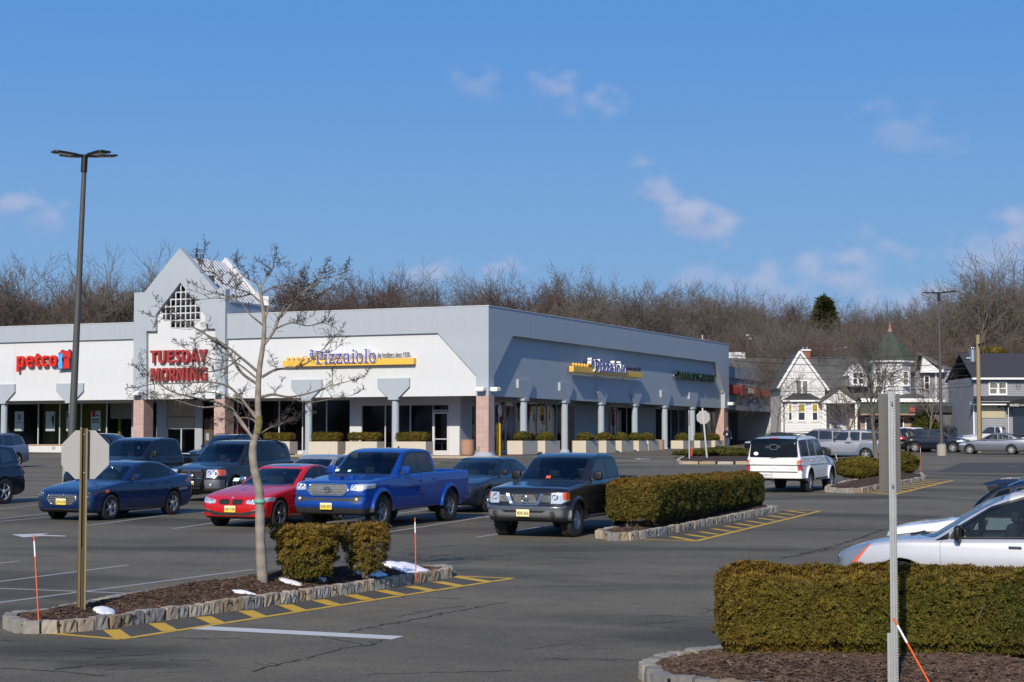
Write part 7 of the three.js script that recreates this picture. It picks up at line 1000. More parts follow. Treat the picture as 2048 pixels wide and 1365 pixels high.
{ // yellow guard post with a sign on its pole
  const p = [-0.852, -113.783], t = thing('bollard', 'tall yellow guard post with sign pole on top at the pavement corner', 'bollard', [p[0], G(...p), p[1]]); part(t, 'post', [cyl(.15, .15, 2.1, 0, 0, 0, 20), new THREE.SphereGeometry(.15, 20, 8, 0, 6.3, 0, 1.57).scale(1, .5, 1).translate(0, 2.1, 0)], std(lin(.78, .46, .01), .45, { name: 'yellow post' })); part(t, 'band', [cyl(.155, .155, .03, 0, 1.72, 0, 20), cyl(.155, .155, .03, 0, 1.98, 0, 20)], signYellow); part(t, 'pole', [cyl(.035, .035, 1.3, .02, 2.1, 0, 8)], galv);
  const o = prism(Array.from({ length: 8 }, (_, i) => { const a = (i + .5) / 8 * 6.2832; return [Math.cos(a) * .41, Math.sin(a) * .41]; }), .012); part(t, 'sign_plate', [o.rotateY(1.25).translate(.1, 2.95, 0)], signBack);
}
const octagon = (R, th = .006) => prism(Array.from({ length: 8 }, (_, i) => { const a = (i + .5) / 8 * Math.PI * 2; return [Math.cos(a) * R, Math.sin(a) * R]; }), th);
function channelPost(h, w, mats2, holes = true, rust = null) { // U-channel: web, two legs, two lips
  const web = [bx(w * .52, h, .006, 0, h / 2, -.018)], legs = [bx(.006, h, .04, -w * .26, h / 2, 0), bx(.006, h, .04, w * .26, h / 2, 0)], lips = [bx(w * .24, h, .006, -w * .38, h / 2, .02), bx(w * .24, h, .006, w * .38, h / 2, .02)]; return { web: [...web, ...legs], lips };
}
{
  const x = (169.5 - 1024) / 3600 * 22.7, y = I1(x, -22.7), t = thing('stop_sign', 'large octagonal sign seen from its blank back on a rusty green post', 'road sign', [x, y - .02, -22.7], -.06), h = 2.28, q = channelPost(h, .098);
  part(t, 'post', q.web, std(lin(.085, .05, .032), .85, { name: 'rusty web', map: again(tMottle, 2) })); const lip = part(t, 'post_flange', q.lips, std(lin(.20, .18, .065), .7, { name: 'green flange', map: again(tMottle, 3) })); const hm = []; for (let k = 0; k < 88; k++) hm.push(cyl(.0065, .0065, .003, -.037, 0, 0, 6).rotateX(Math.PI / 2).translate(0, .06 + k * .0253, .0235)); part(lip, 'bolt_hole', hm, M.black, null, 'stuff');
  part(t, 'sign_plate', [octagon(.331).translate(0, 1.95, -.045)], signBack, 'blank grey octagonal back'); part(t, 'bolt', [1.72, 2.2].map((v) => new THREE.SphereGeometry(.012, 8, 6).translate(0, v, -.008)), galv); part(t, 'lower_post', [bx(.085, .8, .03, -.03, .38, -.01)], std(lin(.085, .05, .032), .85, { name: 'rusty web', map: again(tMottle, 2) }));
}
{
  const d = 16.4, x = (1783 - 1024) / 3600 * d, y = I4(x, -d), t = thing('sign_post', 'galvanised channel post with a tall narrow metal plate, nearest the camera', 'sign post', [x, y - .1, -d], -.05), h = 3.06 - y + .1, q = channelPost(h, .066);
  part(t, 'post', [...q.web, ...q.lips], galv); part(t, 'sign_plate', [rbx(.196, .90, .004, .001, -.012, h - .47, -.05)], std(lin(.17, .16, .15), .42, { name: 'brushed plate', metalness: .5, map: again(tMottle, 1.5) }), 'tall narrow unpainted plate'); const hm = []; for (let k = 0; k < 110; k++) hm.push(bx(.006, .01, .003, .027, .05 + k * .0253, .0245)); part(t, 'bolt_hole', hm, M.black, null, 'stuff'); part(t, 'bolt', [h - .85, h - .1].map((v) => new THREE.SphereGeometry(.011, 8, 6).translate(0, v, .03)), M.steel); part(t, 'lower_post', [bx(.03, .55, .02, -.045, .3, -.015)], galv);
}
{
  const p = [(1414 - 1024) / 3600 * 104, -104], t = thing('stop_sign', 'smaller octagonal sign back on a leaning post in the juniper island', 'road sign', [p[0], G(...p), p[1]], -.1); t.rotation.z = .085; part(t, 'post', [bx(.085, 3.1, .04, 0, 1.55, 0)], galv); part(t, 'sign_plate', [octagon(.41).translate(0, 2.55, -.03)], signBack);
  const q = [(1378 - 1024) / 3600 * 104, -104], s = thing('sign_post', 'thin upright galvanised post beside the smaller octagonal sign', 'sign post', [q[0], G(...q), q[1]]); part(s, 'post', [bx(.075, 2.95, .035, 0, 1.47, 0)], galv); part(s, 'sign_plate', [bx(.02, .7, .4, -.03, 2.5, 0)], signBack); part(s, 'reflector', [bx(.09, .5, .03, .12, .55, .1)], signRed);
}
function lampPost(label, p, h, r0, heads, lean) {
  const t = thing('lamp_post', label, 'lamp post', [p[0], G(...p), p[1]], 0); part(t, 'base', [cyl(.31, .31, .78, 0, -.05, 0, 24)], M.concrete); part(t, 'base_plate', [rbx(.4, .05, .4, .01, 0, .755, 0), ...[[1, 1], [1, -1], [-1, 1], [-1, -1]].map(([a, b]) => cyl(.018, .018, .08, a * .16, .77, b * .16, 6))], M.steel);
  const top = V(lean, h, 0); part(t, 'pole', [bar(V(0, .78, 0), top, r0, 18, r0 * .58)], poleGrey); part(t, 'pole_cap', [bar(V(lean * .93, h * .955, 0), V(lean * 1.002, h + .12, 0), r0 * .82, 16)], M.trim);
  for (const [a, len, tip] of heads) { const g = new THREE.Group(); g.name = 'lamp_head'; g.position.set(lean, h + .06, 0); g.rotation.set(0, a, 0); t.add(g); part(g, 'arm', [bx(.42, .09, .16, .24, 0, 0)], M.trim); part(g, 'panel', [prism([[.3, -.1], [.42, -.23], [len - .1, -.3], [len, -.24], [len, .24], [len - .1, .3], [.42, .23], [.3, .1]], .06).rotateX(Math.PI / 2).translate(0, .03, 0)], M.trim); part(g, 'lens', [bx(len - .75, .012, .34, .56 + (len - .75) / 2, -.042, 0)], std(lin(.62, .62, .56), .3, { name: 'led lens' })); for (const c of g.children) c.rotation.z = tip; }
  return t;
}
lampPost('tall lamp post with four flat heads behind the large stop sign', [-17.346, -70.837], 12.85, .155, [[.62, 1.3, .10], [-.66, 1.3, .06], [Math.PI - .66, 1.3, .10], [Math.PI + .62, 1.3, .06]], .40);
lampPost('far lamp post on a concrete base in the right car park', [28.318, -118.778], 10.7, .12, [[2.5, 1.1, .06], [-.45, 1.1, .06]], -.05);
function stake(label, x, y, z, h, tx = 0, tz = 0) { const t = thing('snow_stake', label, 'snow stake', [x, y - .05, z]); t.rotation.set(tz, 0, tx); part(t, 'rod', [cyl(.0085, .0085, h, 0, 0, 0, 8)], orange); part(t, 'white_band', [cyl(.0098, .0098, h * .17, 0, h * .76, 0, 8)], M.white); }
{ const g = (u, d, I) => { const x = (u - 1024) / 3600 * d; return [x, I(x, -d), -d]; };
  stake('thin orange stake at the left tip of the left island', ...g(84, 22, I1), 1.12, .07); stake('thin orange stake by the snow at the right end of the left island', ...g(833, 28, I1), .98, .02); stake('orange stake leaning at the left end of the far right island', ...g(1688, 71.5, I3), 1.15, .33); stake('thin orange stake leaning beside the tall metal sign post', ...g(1893, 15.2, I4), .98, .5);
  stake('short stake behind the far right island shrubs', (1840 - 1024) / 3600 * 82, G(0, -82), -82, 1.3, 0); }
// ---- a man with a paper cup
{
  const p = [16.467, -137.793], h = 1.76, J = { hip: [.09, .93, 0], knee: [.12, .5, .03], ank: [.13, .09, 0], sh: [.2, 1.45, 0], elL: [.29, 1.17, -.02], haL: [.30, .92, .03], elR: [-.30, 1.2, .03], haR: [-.12, 1.18, .26] };
  const Fp = (x, y, z) => { const c = (a, b, ra, rb) => capsule(x, y, z, a, b, ra, rb); let d = c([0, 1.0, 0], [0, 1.38, -.01], .155, .17); d = smin(d, c([-.15, 1.43, 0], [.15, 1.43, 0], .075, .075), .08); d = smin(d, c([0, 1.45, 0], [0, 1.58, .01], .055, .052), .04); d = smin(d, Math.hypot(x, (y - 1.655) * .8, z - .02) - .095, .03); d = smin(d, Math.hypot(x, y - 1.64, z - .115) - .018, .015); for (const s of [1, -1]) { d = smin(d, c([s * .085, .95, 0], [s * .115, .5, .02], .095, .065), .05); d = smin(d, c([s * .115, .5, .02], [s * .125, .09, 0], .062, .042), .03); d = smin(d, c([s * .13, .05, -.05], [s * .14, .045, .15], .048, .04), .02); d = smin(d, Math.hypot(x - s * .093, y - 1.65, z) - .02, .012); } d = smin(d, c(J.sh, J.elL, .062, .05), .04); d = smin(d, c(J.elL, J.haL, .05, .036), .02); d = smin(d, c([-.2, 1.45, 0], J.elR, .062, .052), .04); d = smin(d, c(J.elR, J.haR, .05, .038), .02);
    for (const [a, b] of [[J.haL, 0], [J.haR, 1]]) for (let i = 0; i < 5; i++) { const o = (i - 2) * .017; d = smin(d, b ? c([a[0], a[1] + o, a[2]], [a[0] + .07, a[1] + o, a[2] + .05], .014, .01) : c([a[0], a[1], a[2] + o], [a[0] - .005, a[1] - .1 + Math.abs(o) * .6, a[2] + o + .01], .014, .009), .01); } return d; };
  const m = surfaceNet(Fp, [-.5, -.02, -.3], [.5, 1.85, .45], .017), t = thing('person', 'man in navy jacket and jeans holding a white cup by the far pillar', 'person', [p[0], G(...p), p[1]], .1); let rest = m.idx; const cut = (n, mt, f, cond) => { const [a, b] = cutTris(m, rest, f, cond); rest = b; if (a.length) part(t, n, geoOf(m, a), mt); };
  cut('shoe', std(lin(.04, .035, .03), .7, { name: 'shoe' }), (x, y) => y - .1); cut('jeans', std(lin(.035, .07, .13), .9, { name: 'jeans' }), (x, y) => y - .93, (x, y) => Math.abs(x) < .235); cut('hair', std(lin(.05, .03, .02), .9, { name: 'hair' }), (x, y, z) => 1.70 - y + z * .42, (x, y) => y > 1.55); cut('jacket', std(lin(.012, .014, .035), .85, { name: 'navy jacket' }), (x, y, z) => Math.max(y - 1.53, (z > .2 ? z - .235 : -1), Math.abs(x) > .25 && y < .97 ? 1 : -1)); part(t, 'body', geoOf(m, rest), std(lin(.48, .28, .21), .6, { name: 'skin' })); part(t, 'sunglasses', [rbx(.15, .03, .03, .012, 0, 1.665, .112)], M.black);
  const c = thing('paper_cup', 'white paper cup held by the man at the far pillar', 'cup', [p[0] - .06, G(...p) + 1.12, p[1] + .31]); part(c, 'cup', [cyl(.03, .042, .15, 0, 0, 0, 14)], M.white); part(c, 'lid', [cyl(.045, .04, .02, 0, .15, 0, 14)], M.white);
}
// ---------------------------------------------------------------- houses across the street
const siding = stucco([.74, .75, .76], 'white siding', .6), sidGrey = stucco([.29, .30, .335], 'grey siding', .6), roofG = std(lin(.105, .11, .105), .95, { name: 'roof grey', map: again(tGrain, .4) }), roofD = std(lin(.045, .048, .055), .95, { name: 'roof dark', map: again(tGrain, .4) }), roofGreen = std(lin(.055, .085, .062), .9, { name: 'roof green', map: again(tGrain, .4) }), brickM = std(lin(.30, .13, .085), .95, { name: 'brick', map: again(tGrain, 1) }), brickP = std(lin(.40, .29, .24), .95, { name: 'brick pale', map: again(tGrain, 1) }), winD = std(lin(.02, .025, .035), .08, { name: 'window dark', clearcoat: 1 }), winB = std(lin(.16, .165, .15), .4, { name: 'blind' }), yellowB = std(lin(.32, .27, .02), .6, { name: 'yellow blind' }), lav = std(lin(.42, .40, .62), .6, { name: 'lavender door' });
// lapped boards on a wall outline, x across, y up, the wall's face at z
function boards(poly, z, st = .21) { const out = []; const y0 = Math.min(...poly.map((p) => p[1])), y1 = Math.max(...poly.map((p) => p[1])); for (let y = y0; y < y1 - .02; y += st) { const yc = Math.min(y + st * .5, y1 - .01), xs = []; for (let i = 0; i < poly.length; i++) { const a = poly[i], b = poly[(i + 1) % poly.length]; if ((a[1] > yc) !== (b[1] > yc)) xs.push(a[0] + (b[0] - a[0]) * (yc - a[1]) / (b[1] - a[1])); } xs.sort((p, q) => p - q); for (let i = 0; i + 1 < xs.length; i += 2) { const g = prism([[0, 0], [.035, 0], [.008, Math.min(st, y1 - y) - .004], [0, Math.min(st, y1 - y) - .004]], xs[i + 1] - xs[i]).rotateY(-Math.PI / 2).rotateY(Math.PI); out.push(prism([[0, 0], [.035, .0], [.01, st - .004], [0, st - .004]], xs[i + 1] - xs[i]).rotateY(-Math.PI / 2).translate(xs[i + 1], y, z)); } } return out; }
function housewin(parent, x0, x1, y0, y1, z, { trim = M.white, glass = winD, top = null, mid = true, two = false } = {}) { const e = .09, f = part(parent, 'window', [span(x0 - e, x1 + e, y0 - e - .04, y0, z, z + .08), span(x0 - e, x1 + e, y1, y1 + e, z, z + .08), span(x0 - e, x0, y0, y1, z, z + .07), span(x1, x1 + e, y0, y1, z, z + .07), ...(mid ? [span(x0, x1, (y0 + y1) / 2 - .03, (y0 + y1) / 2 + .03, z, z + .05)] : []), ...(two ? [span((x0 + x1) / 2 - .1, (x0 + x1) / 2 + .1, y0, y1, z, z + .06)] : [])], trim); part(f, 'pane', [span(x0, x1, y0, y1, z - .05, z + .02)], glass); if (top) part(f, 'blind', [span(x0, x1, (y0 + y1) / 2 + .03, y1, z + .021, z + .026)], top); return f; }
const slab = (pts, th = .1) => { const g = new THREE.BufferGeometry(), p = [], q = pts.map((a) => V(...a)), n = q[1].clone().sub(q[0]).cross(q[2].clone().sub(q[0])).normalize().multiplyScalar(-th); const lo = q.map((v) => v.clone().add(n)), tri = (a, b, c) => p.push(a.x, a.y, a.z, b.x, b.y, b.z, c.x, c.y, c.z); for (let i = 1; i + 1 < q.length; i++) { tri(q[0], q[i], q[i + 1]); tri(lo[0], lo[i + 1], lo[i]); } for (let i = 0; i < q.length; i++) { const j = (i + 1) % q.length; tri(q[i], lo[i], q[j]); tri(q[j], lo[i], lo[j]); } g.setAttribute('position', new THREE.Float32BufferAttribute(p, 3)); g.computeVertexNormals(); return g; };
{
  const d = 150, k = d / 3600, X = (u) => (u - 1600) * k, o = [(1600 - 1024) * k, 0, -d], gy = T(o[0], -d), Y = (v) => 2.62 + (880 - v) * k - gy;
  const t = thing('white_house', 'white boarded house with green turret roof, front gable and porch', 'house', [o[0], gy, o[2]]);
  // front gabled wing
  const gab = [[X(1562), -.5], [X(1650), -.5], [X(1650), Y(776)], [X(1601), Y(708)], [X(1562), Y(768)]];
  part(t, 'wall', [prism(gab, 6).translate(0, 0, -6)], siding); part(t, 'siding_board', boards([[X(1562), Y(802)], [X(1650), Y(802)], [X(1650), Y(776)], [X(1601), Y(710)], [X(1562), Y(768)]], .0), siding, null, 'stuff');
  housewin(t, X(1593), X(1602), Y(790), Y(763), .04, { glass: winB, mid: false }); housewin(t, X(1606), X(1615), Y(790), Y(763), .04, { glass: winB, mid: false });
  part(t, 'gable_trim', [bar(V(X(1556), Y(778), .12), V(X(1601), Y(704), .12), .14, 4), bar(V(X(1601), Y(704), .12), V(X(1657), Y(781), .12), .14, 4)], M.white);
  part(t, 'roof', [slab([[X(1556), Y(778), .2], [X(1601), Y(703), .2], [X(1601), Y(703), -6.2], [X(1556), Y(778), -6.2]]), slab([[X(1601), Y(703), .2], [X(1659), Y(783), .2], [X(1659), Y(783), -6.2], [X(1601), Y(703), -6.2]])], roofG);
  // long main roof with its wall below
  part(t, 'wall', [span(X(1640), X(1835), -.5, Y(792), -7, -1.2)], siding); part(t, 'roof', [slab([[X(1636), Y(797), -.5], [X(1838), Y(797), -.5], [X(1838), Y(710), -4.4], [X(1610), Y(710), -4.4]]), slab([[X(1610), Y(710), -4.4], [X(1838), Y(710), -4.4], [X(1838), Y(790), -8], [X(1610), Y(790), -8]])], roofG);
  const ch = part(t, 'chimney', [span(X(1620), X(1638), Y(722), Y(697), -4.9, -4.1)], brickM); part(ch, 'chimney_cap', [span(X(1619), X(1639), Y(697), Y(694.5), -5, -4)], M.white); part(ch, 'chimney_pot', [cyl(.08, .08, .25, X(1625), Y(694.5), -4.5), cyl(.08, .08, .25, X(1633), Y(694.5), -4.5)], M.steel);
  // dormer
  const dm = [[X(1700), Y(773)], [X(1736), Y(773)], [X(1736), Y(748)], [X(1718), Y(731)], [X(1700), Y(748)]]; part(t, 'dormer', [prism(dm, 3).translate(0, 0, -3.2)], siding); part(t, 'siding_board', boards(dm, -.2, .18), siding, null, 'stuff'); housewin(t, X(1708), X(1727), Y(768), Y(746), -.15, { two: true }); part(t, 'roof', [slab([[X(1697), Y(751), -.05], [X(1718), Y(728), -.05], [X(1718), Y(728), -3.5], [X(1697), Y(751), -3.5]]), slab([[X(1718), Y(728), -.05], [X(1739), Y(751), -.05], [X(1739), Y(751), -3.5], [X(1718), Y(728), -3.5]])], M.white);
  // bay, porch and door on the ground floor
  part(t, 'wall', [span(X(1566), X(1640), -.5, Y(803), 0, 1.0)], siding); part(t, 'siding_board', boards([[X(1566), -.2], [X(1640), -.2], [X(1640), Y(804)], [X(1566), Y(804)]], 1.0), siding, null, 'stuff'); part(t, 'roof', [slab([[X(1562), Y(802), 1.4], [X(1641), Y(802), 1.4], [X(1618), Y(787), .05], [X(1588), Y(787), .05]]), slab([[X(1562), Y(802), 1.4], [X(1588), Y(787), .05], [X(1562), Y(802), -.3]]), slab([[X(1641), Y(802), 1.4], [X(1650), Y(802), .05], [X(1618), Y(787), .05]])], roofD); part(t, 'eave_trim', [span(X(1561), X(1642), Y(804.5), Y(801.5), .95, 1.42)], M.white);
  for (const [a, b] of [[1574, 1579], [1593, 1605], [1621, 1630]]) housewin(t, X(a), X(b), Y(841), Y(810), 1.05, { top: yellowB });
  const pg = [[X(1634), Y(804)], [X(1706), Y(804)], [X(1670), Y(779)]]; part(t, 'porch_gable', [prism(pg, .4).translate(0, 0, 1.4)], siding); part(t, 'porch_roof', [slab([[X(1630), Y(806), 2], [X(1670), Y(776), 2], [X(1670), Y(776), -1], [X(1630), Y(806), -1]]), slab([[X(1670), Y(776), 2], [X(1710), Y(806), 2], [X(1710), Y(806), -1], [X(1670), Y(776), -1]])], roofG); part(t, 'porch_beam', [span(X(1634), X(1706), Y(808), Y(803), 1.2, 1.85)], M.white);
  part(t, 'porch_post', [1640, 1644, 1705].map((u) => cyl(.11, .1, Y(807) + .3, X(u), -.3, 1.6, 10)), M.white); const dr = part(t, 'door', [span(X(1666), X(1690), -.2, Y(815), -1.15, -1.05)], lav); part(dr, 'pane', [span(X(1672), X(1678), Y(860), Y(822), -1.05, -1.03)], winD); part(t, 'porch_wall', [span(X(1650), X(1666), -.3, Y(808), -1.0, -.95)], M.white);
  // turret
  const tc = [X(1790), -1.6], TR = 38 * k * 1.06, oct = (R, y0, y1, R1 = R) => new THREE.CylinderGeometry(R1, R, y1 - y0, 8, 1).rotateY(Math.PI / 8).translate(tc[0], (y0 + y1) / 2, tc[1]).toNonIndexed();
  const fl = (g) => { g.computeVertexNormals(); return g; };
  part(t, 'turret_wall', [fl(oct(TR, Y(800), Y(719)))], siding); part(t, 'turret_roof', [fl(oct(TR * 1.22, Y(721), Y(704), TR * .98)), fl(oct(TR * .98, Y(704), Y(660), .14))], roofGreen); part(t, 'turret_trim', [fl(oct(TR * 1.2, Y(724.5), Y(721)))], M.white); const rib = []; for (let i = 0; i < 8; i++) { const a = i / 8 * 6.2832 + Math.PI / 8; rib.push(bar(V(tc[0] + Math.sin(a) * TR * 1.22, Y(721), tc[1] + Math.cos(a) * TR * 1.22), V(tc[0] + Math.sin(a) * TR * .98, Y(704), tc[1] + Math.cos(a) * TR * .98), .05, 4), bar(V(tc[0] + Math.sin(a) * TR * .98, Y(704), tc[1] + Math.cos(a) * TR * .98), V(tc[0], Y(660), tc[1]), .05, 4)); } part(t, 'roof_hip', rib, roofD);
  part(t, 'finial', [lathe([[.24, 0], [.15, .25], [.08, .38], [.12, .46], [.05, .56], [.025, .85], [.001, .9]], 12).translate(tc[0], Y(662), tc[1])], std(lin(.28, .15, .11), .5, { name: 'copper' }));
  for (const u of [1754, 1780, 1808]) housewin(t, X(u), X(u + 9), Y(770), Y(745), tc[1] + TR * .93, { glass: winB }); part(t, 'siding_board', boards([[X(1775), Y(800)], [X(1806), Y(800)], [X(1806), Y(726)], [X(1775), Y(726)]], tc[1] + TR * .924, .2), siding, null, 'stuff');
  // lower roof, white cornice, green mansard and brick shop front
  part(t, 'lower_roof', [slab([[X(1706), Y(803), 2.4], [X(1850), Y(800), 2.4], [X(1835), Y(787), -.5], [X(1715), Y(790), -.5]])], roofG); part(t, 'cornice', [span(X(1706), X(1858), Y(806), Y(799), 1.6, 2.5)], M.white); part(t, 'mansard', [slab([[X(1706), Y(829), 3.0], [X(1893), Y(829), 3.0], [X(1890), Y(806), 2.2], [X(1708), Y(806), 2.2]])], roofGreen); part(t, 'eave_trim', [span(X(1706), X(1893), Y(832), Y(829), 1.8, 3.0)], brickP);
  part(t, 'brick_wall', [span(X(1708), X(1892), -.5, Y(832), 0, 1.9)], brickP); housewin(t, X(1723), X(1760), Y(868), Y(838), 1.95, { mid: false }); housewin(t, X(1828), X(1846), Y(866), Y(837), 1.95, { mid: false }); housewin(t, X(1778), X(1795), Y(866), Y(838), 1.95, { mid: false }); part(t, 'wall_lantern', [rbx(.2, .45, .2, .05, X(1814), Y(843), 2.1)], M.trim); part(t, 'wall', [span(X(1700), X(1892), 0, Y(800), -6, -.2)], siding);
  const sg = thing('hanging_sign', 'small red board sign on the green sloped shop roof', 'shop sign', [o[0] + X(1811), gy + Y(821), o[2] + 3.1]); part(sg, 'board', [rbx(.72, .5, .06, .03, 0, 0, 0)], std(lin(.30, .03, .025), .6, { name: 'board red' })); part(sg, 'border', [span(-.3, .3, .06, .10, .03, .04), span(-.22, .22, -.12, -.08, .03, .04)], std(lin(.5, .22, .15), .6, { name: 'board line' }));
}
{ // grey wing with pale gable to the right of the turret
  const d = 156, k = d / 3600, X = (u) => (u - 1870) * k, o = [(1870 - 1024) * k, 0, -d], gy = T(o[0], -d), Y = (v) => 2.62 + (880 - v) * k - gy, t = thing('grey_house', 'grey house with pale grey roof and white gable end right of the turret', 'house', [o[0], gy, o[2]]);
  part(t, 'wall', [span(X(1830), X(1924), -.5, Y(742), -6, 0)], sidGrey); part(t, 'siding_board', boards([[X(1868), Y(800)], [X(1924), Y(800)], [X(1924), Y(744)], [X(1868), Y(744)]], .0), sidGrey, null, 'stuff'); part(t, 'gable', [prism([[X(1840), Y(744)], [X(1880), Y(744)], [X(1845), Y(716)]], .4).translate(0, 0, .1)], siding); part(t, 'roof', [slab([[X(1842), Y(705), -1.5], [X(1866), Y(705), -4], [X(1932), Y(742), -3], [X(1885), Y(741), .9]]), slab([[X(1826), Y(744), .6], [X(1842), Y(705), -1.5], [X(1866), Y(705), -4], [X(1826), Y(744), -6]])], std(lin(.19, .19, .175), .95, { name: 'roof pale', map: again(tGrain, .4) })); part(t, 'eave_trim', [bar(V(X(1880), Y(743), .95), V(X(1932), Y(744), -2.9), .16, 4), span(X(1838), X(1884), Y(746), Y(743), .1, .7)], M.white); part(t, 'downpipe', [bar(V(X(1872), Y(746), .15), V(X(1872), Y(800), .15), .07, 6)], M.white); housewin(t, X(1914), X(1919), Y(780), Y(754), .05); housewin(t, X(1850), X(1858), Y(778), Y(754), .05);
  const aw = thing('awning', 'faded red fabric awning beside the grey house', 'awning', [(1909 - 1024) * k, T(37, -d) , -d + 3]); const Ya = (v) => 2.62 + (880 - v) * k - T(37, -d); part(aw, 'fabric', [slab([[-.75, Ya(806), 1.2], [.75, Ya(806), 1.2], [.55, Ya(790), 0], [-.5, Ya(790), 0]], .05)], std(lin(.42, .055, .10), .8, { name: 'awning red' })); part(aw, 'valance', [span(-.75, .75, Ya(808.5), Ya(806), 1.17, 1.2)], std(lin(.42, .055, .10), .8, { name: 'awning red' })); part(aw, 'frame', [bar(V(-.7, Ya(808), 1.15), V(-.7, Ya(812), 0), .03, 4), bar(V(.7, Ya(808), 1.15), V(.7, Ya(812), 0), .03, 4)], M.trim);
  const lb = thing('shed', 'low dark flat roofed building between the evergreen and grey house', 'building', [(1900 - 1024) * 143 / 3600, T(34, -143), -143]); part(lb, 'wall', [span(-1.6, 1.4, -.5, 2.2, -4, 0)], std(lin(.14, .145, .15), .9, { name: 'shed wall', map: again(tGrain, .6) })); part(lb, 'flat_roof', [span(-1.9, 1.7, 2.2, 2.75, -4.2, .3)], roofD); part(lb, 'vent_box', [bx(.3, .4, .2, 1.1, 1.2, .1)], M.white);
  const ob = thing('shop_building', 'low building with an orange brown band behind the utility pole', 'building', [(1938 - 1024) * 162 / 3600, T(41, -162), -162]); const Yo = (v) => 2.62 + (880 - v) * 162 / 3600 - T(41, -162); part(ob, 'wall', [span(-.9, 1.2, -.5, Yo(786), -4, 0)], siding); part(ob, 'band', [span(-.9, 1.2, Yo(786), Yo(768), -4, .1)], std(lin(.36, .17, .10), .8, { name: 'orange band' })); part(ob, 'parapet_trim', [span(-1, 1.3, Yo(768), Yo(765), -4, .2)], M.white);
}
{ // grey clinic with dark roof and black awning
  const d = 136, k = d / 3600, X = (u) => (u - 2000) * k, o = [(2000 - 1024) * k, 0, -d], gy = T(o[0], -d), Y = (v) => 2.62 + (880 - v) * k - gy, t = thing('clinic_house', 'grey boarded house with dark roof and white framed double window at right edge', 'house', [o[0], gy, o[2]]);
  part(t, 'wall', [span(X(1948), X(2130), -.5, Y(755), -8, 0), span(X(1937), X(2130), -.5, Y(806), 0, 1.5)], sidGrey); part(t, 'siding_board', boards([[X(1948), Y(797)], [X(2130), Y(797)], [X(2130), Y(757)], [X(1948), Y(757)]], .0, .17), sidGrey, null, 'stuff'); part(t, 'siding_board', boards([[X(1937), -.2], [X(2130), -.2], [X(2130), Y(808)], [X(1937), Y(808)]], 1.5, .17), sidGrey, null, 'stuff');
  part(t, 'roof', [slab([[X(1943), Y(757), .5], [X(2140), Y(757), .5], [X(2140), Y(702), -4], [X(1946), Y(702), -4]]), slab([[X(1946), Y(702), -4], [X(2140), Y(702), -4], [X(2140), Y(757), -8.5], [X(1946), Y(757), -8.5]])], roofD); part(t, 'eave_trim', [span(X(1943), X(2140), Y(760), Y(756.5), .1, .55), span(X(1930), X(2140), Y(812), Y(805), 1.5, 2.3)], M.white); part(t, 'porch_roof', [slab([[X(1930), Y(806), 2.4], [X(2140), Y(806), 2.4], [X(2140), Y(793), .02], [X(1948), Y(793), .02]])], roofD); part(t, 'chimney', [span(X(1962), X(1970), Y(704), Y(694), -3.6, -3)], M.concrete);
  housewin(t, X(1980), X(2012), Y(788), Y(767), .04, { two: true, glass: winB }); part(t, 'window', [span(X(1952), X(1998), Y(837), Y(814), 1.52, 1.58)], std(lin(.42, .38, .26), .7, { name: 'blind beige' })); part(t, 'corner_trim', [span(X(1936), X(1938), -.3, Y(808), 1.5, 1.56)], M.white); part(t, 'door', [span(X(2014), X(2042), -.2, Y(817), 1.53, 1.6)], winD); part(t, 'wall_lantern', [rbx(.16, .35, .16, .04, X(1986), Y(812), 1.75)], M.trim); part(t, 'ring', [new THREE.TorusGeometry(.16, .018, 6, 20).translate(X(1996), Y(771.5), .3), new THREE.TorusGeometry(.16, .018, 6, 20).translate(X(2035), Y(771.5), .3)], M.trim);
  const aw = thing('awning', 'black door awning with white lettering at the right edge', 'awning', [o[0] + X(2027), gy + Y(816), o[2] + 1.5]); part(aw, 'fabric', [prism([[-1.15, 0], [1.15, 0], [1.15, .32], [.5, .55], [0, .62], [-.5, .55], [-1.15, .32]], 1.2)], M.black); const g = new THREE.PlaneGeometry(2.1, .26).translate(.0, .15, 1.205); g.userData.keepUV = true; part(aw, 'lettering', [g], std(0xffffff, .6, { name: 'awning text', map: canvasTex(512, 64, (c, w, h) => { c.fillStyle = '#0c0c0d'; c.fillRect(0, 0, w, h); c.fillStyle = '#dddddd'; c.textBaseline = 'middle'; c.font = 'bold 56px sans-serif'; const a = c.measureText('NUZZI').width; c.fillText('NUZZI', 8, 34); c.font = '40px sans-serif'; c.save(); c.translate(16 + a, 36); c.scale(Math.min(1, (w - a - 24) / c.measureText('CHIROPRACTIC').width), 1); c.fillText('CHIROPRACTIC', 0, 0); c.restore(); }) })); part(aw, 'frame', [bar(V(-1.1, 0, 1.1), V(-1.1, -2.4, 1.1), .025, 4), bar(V(1.1, 0, 1.1), V(1.1, -2.4, 1.1), .025, 4)], M.white);
}
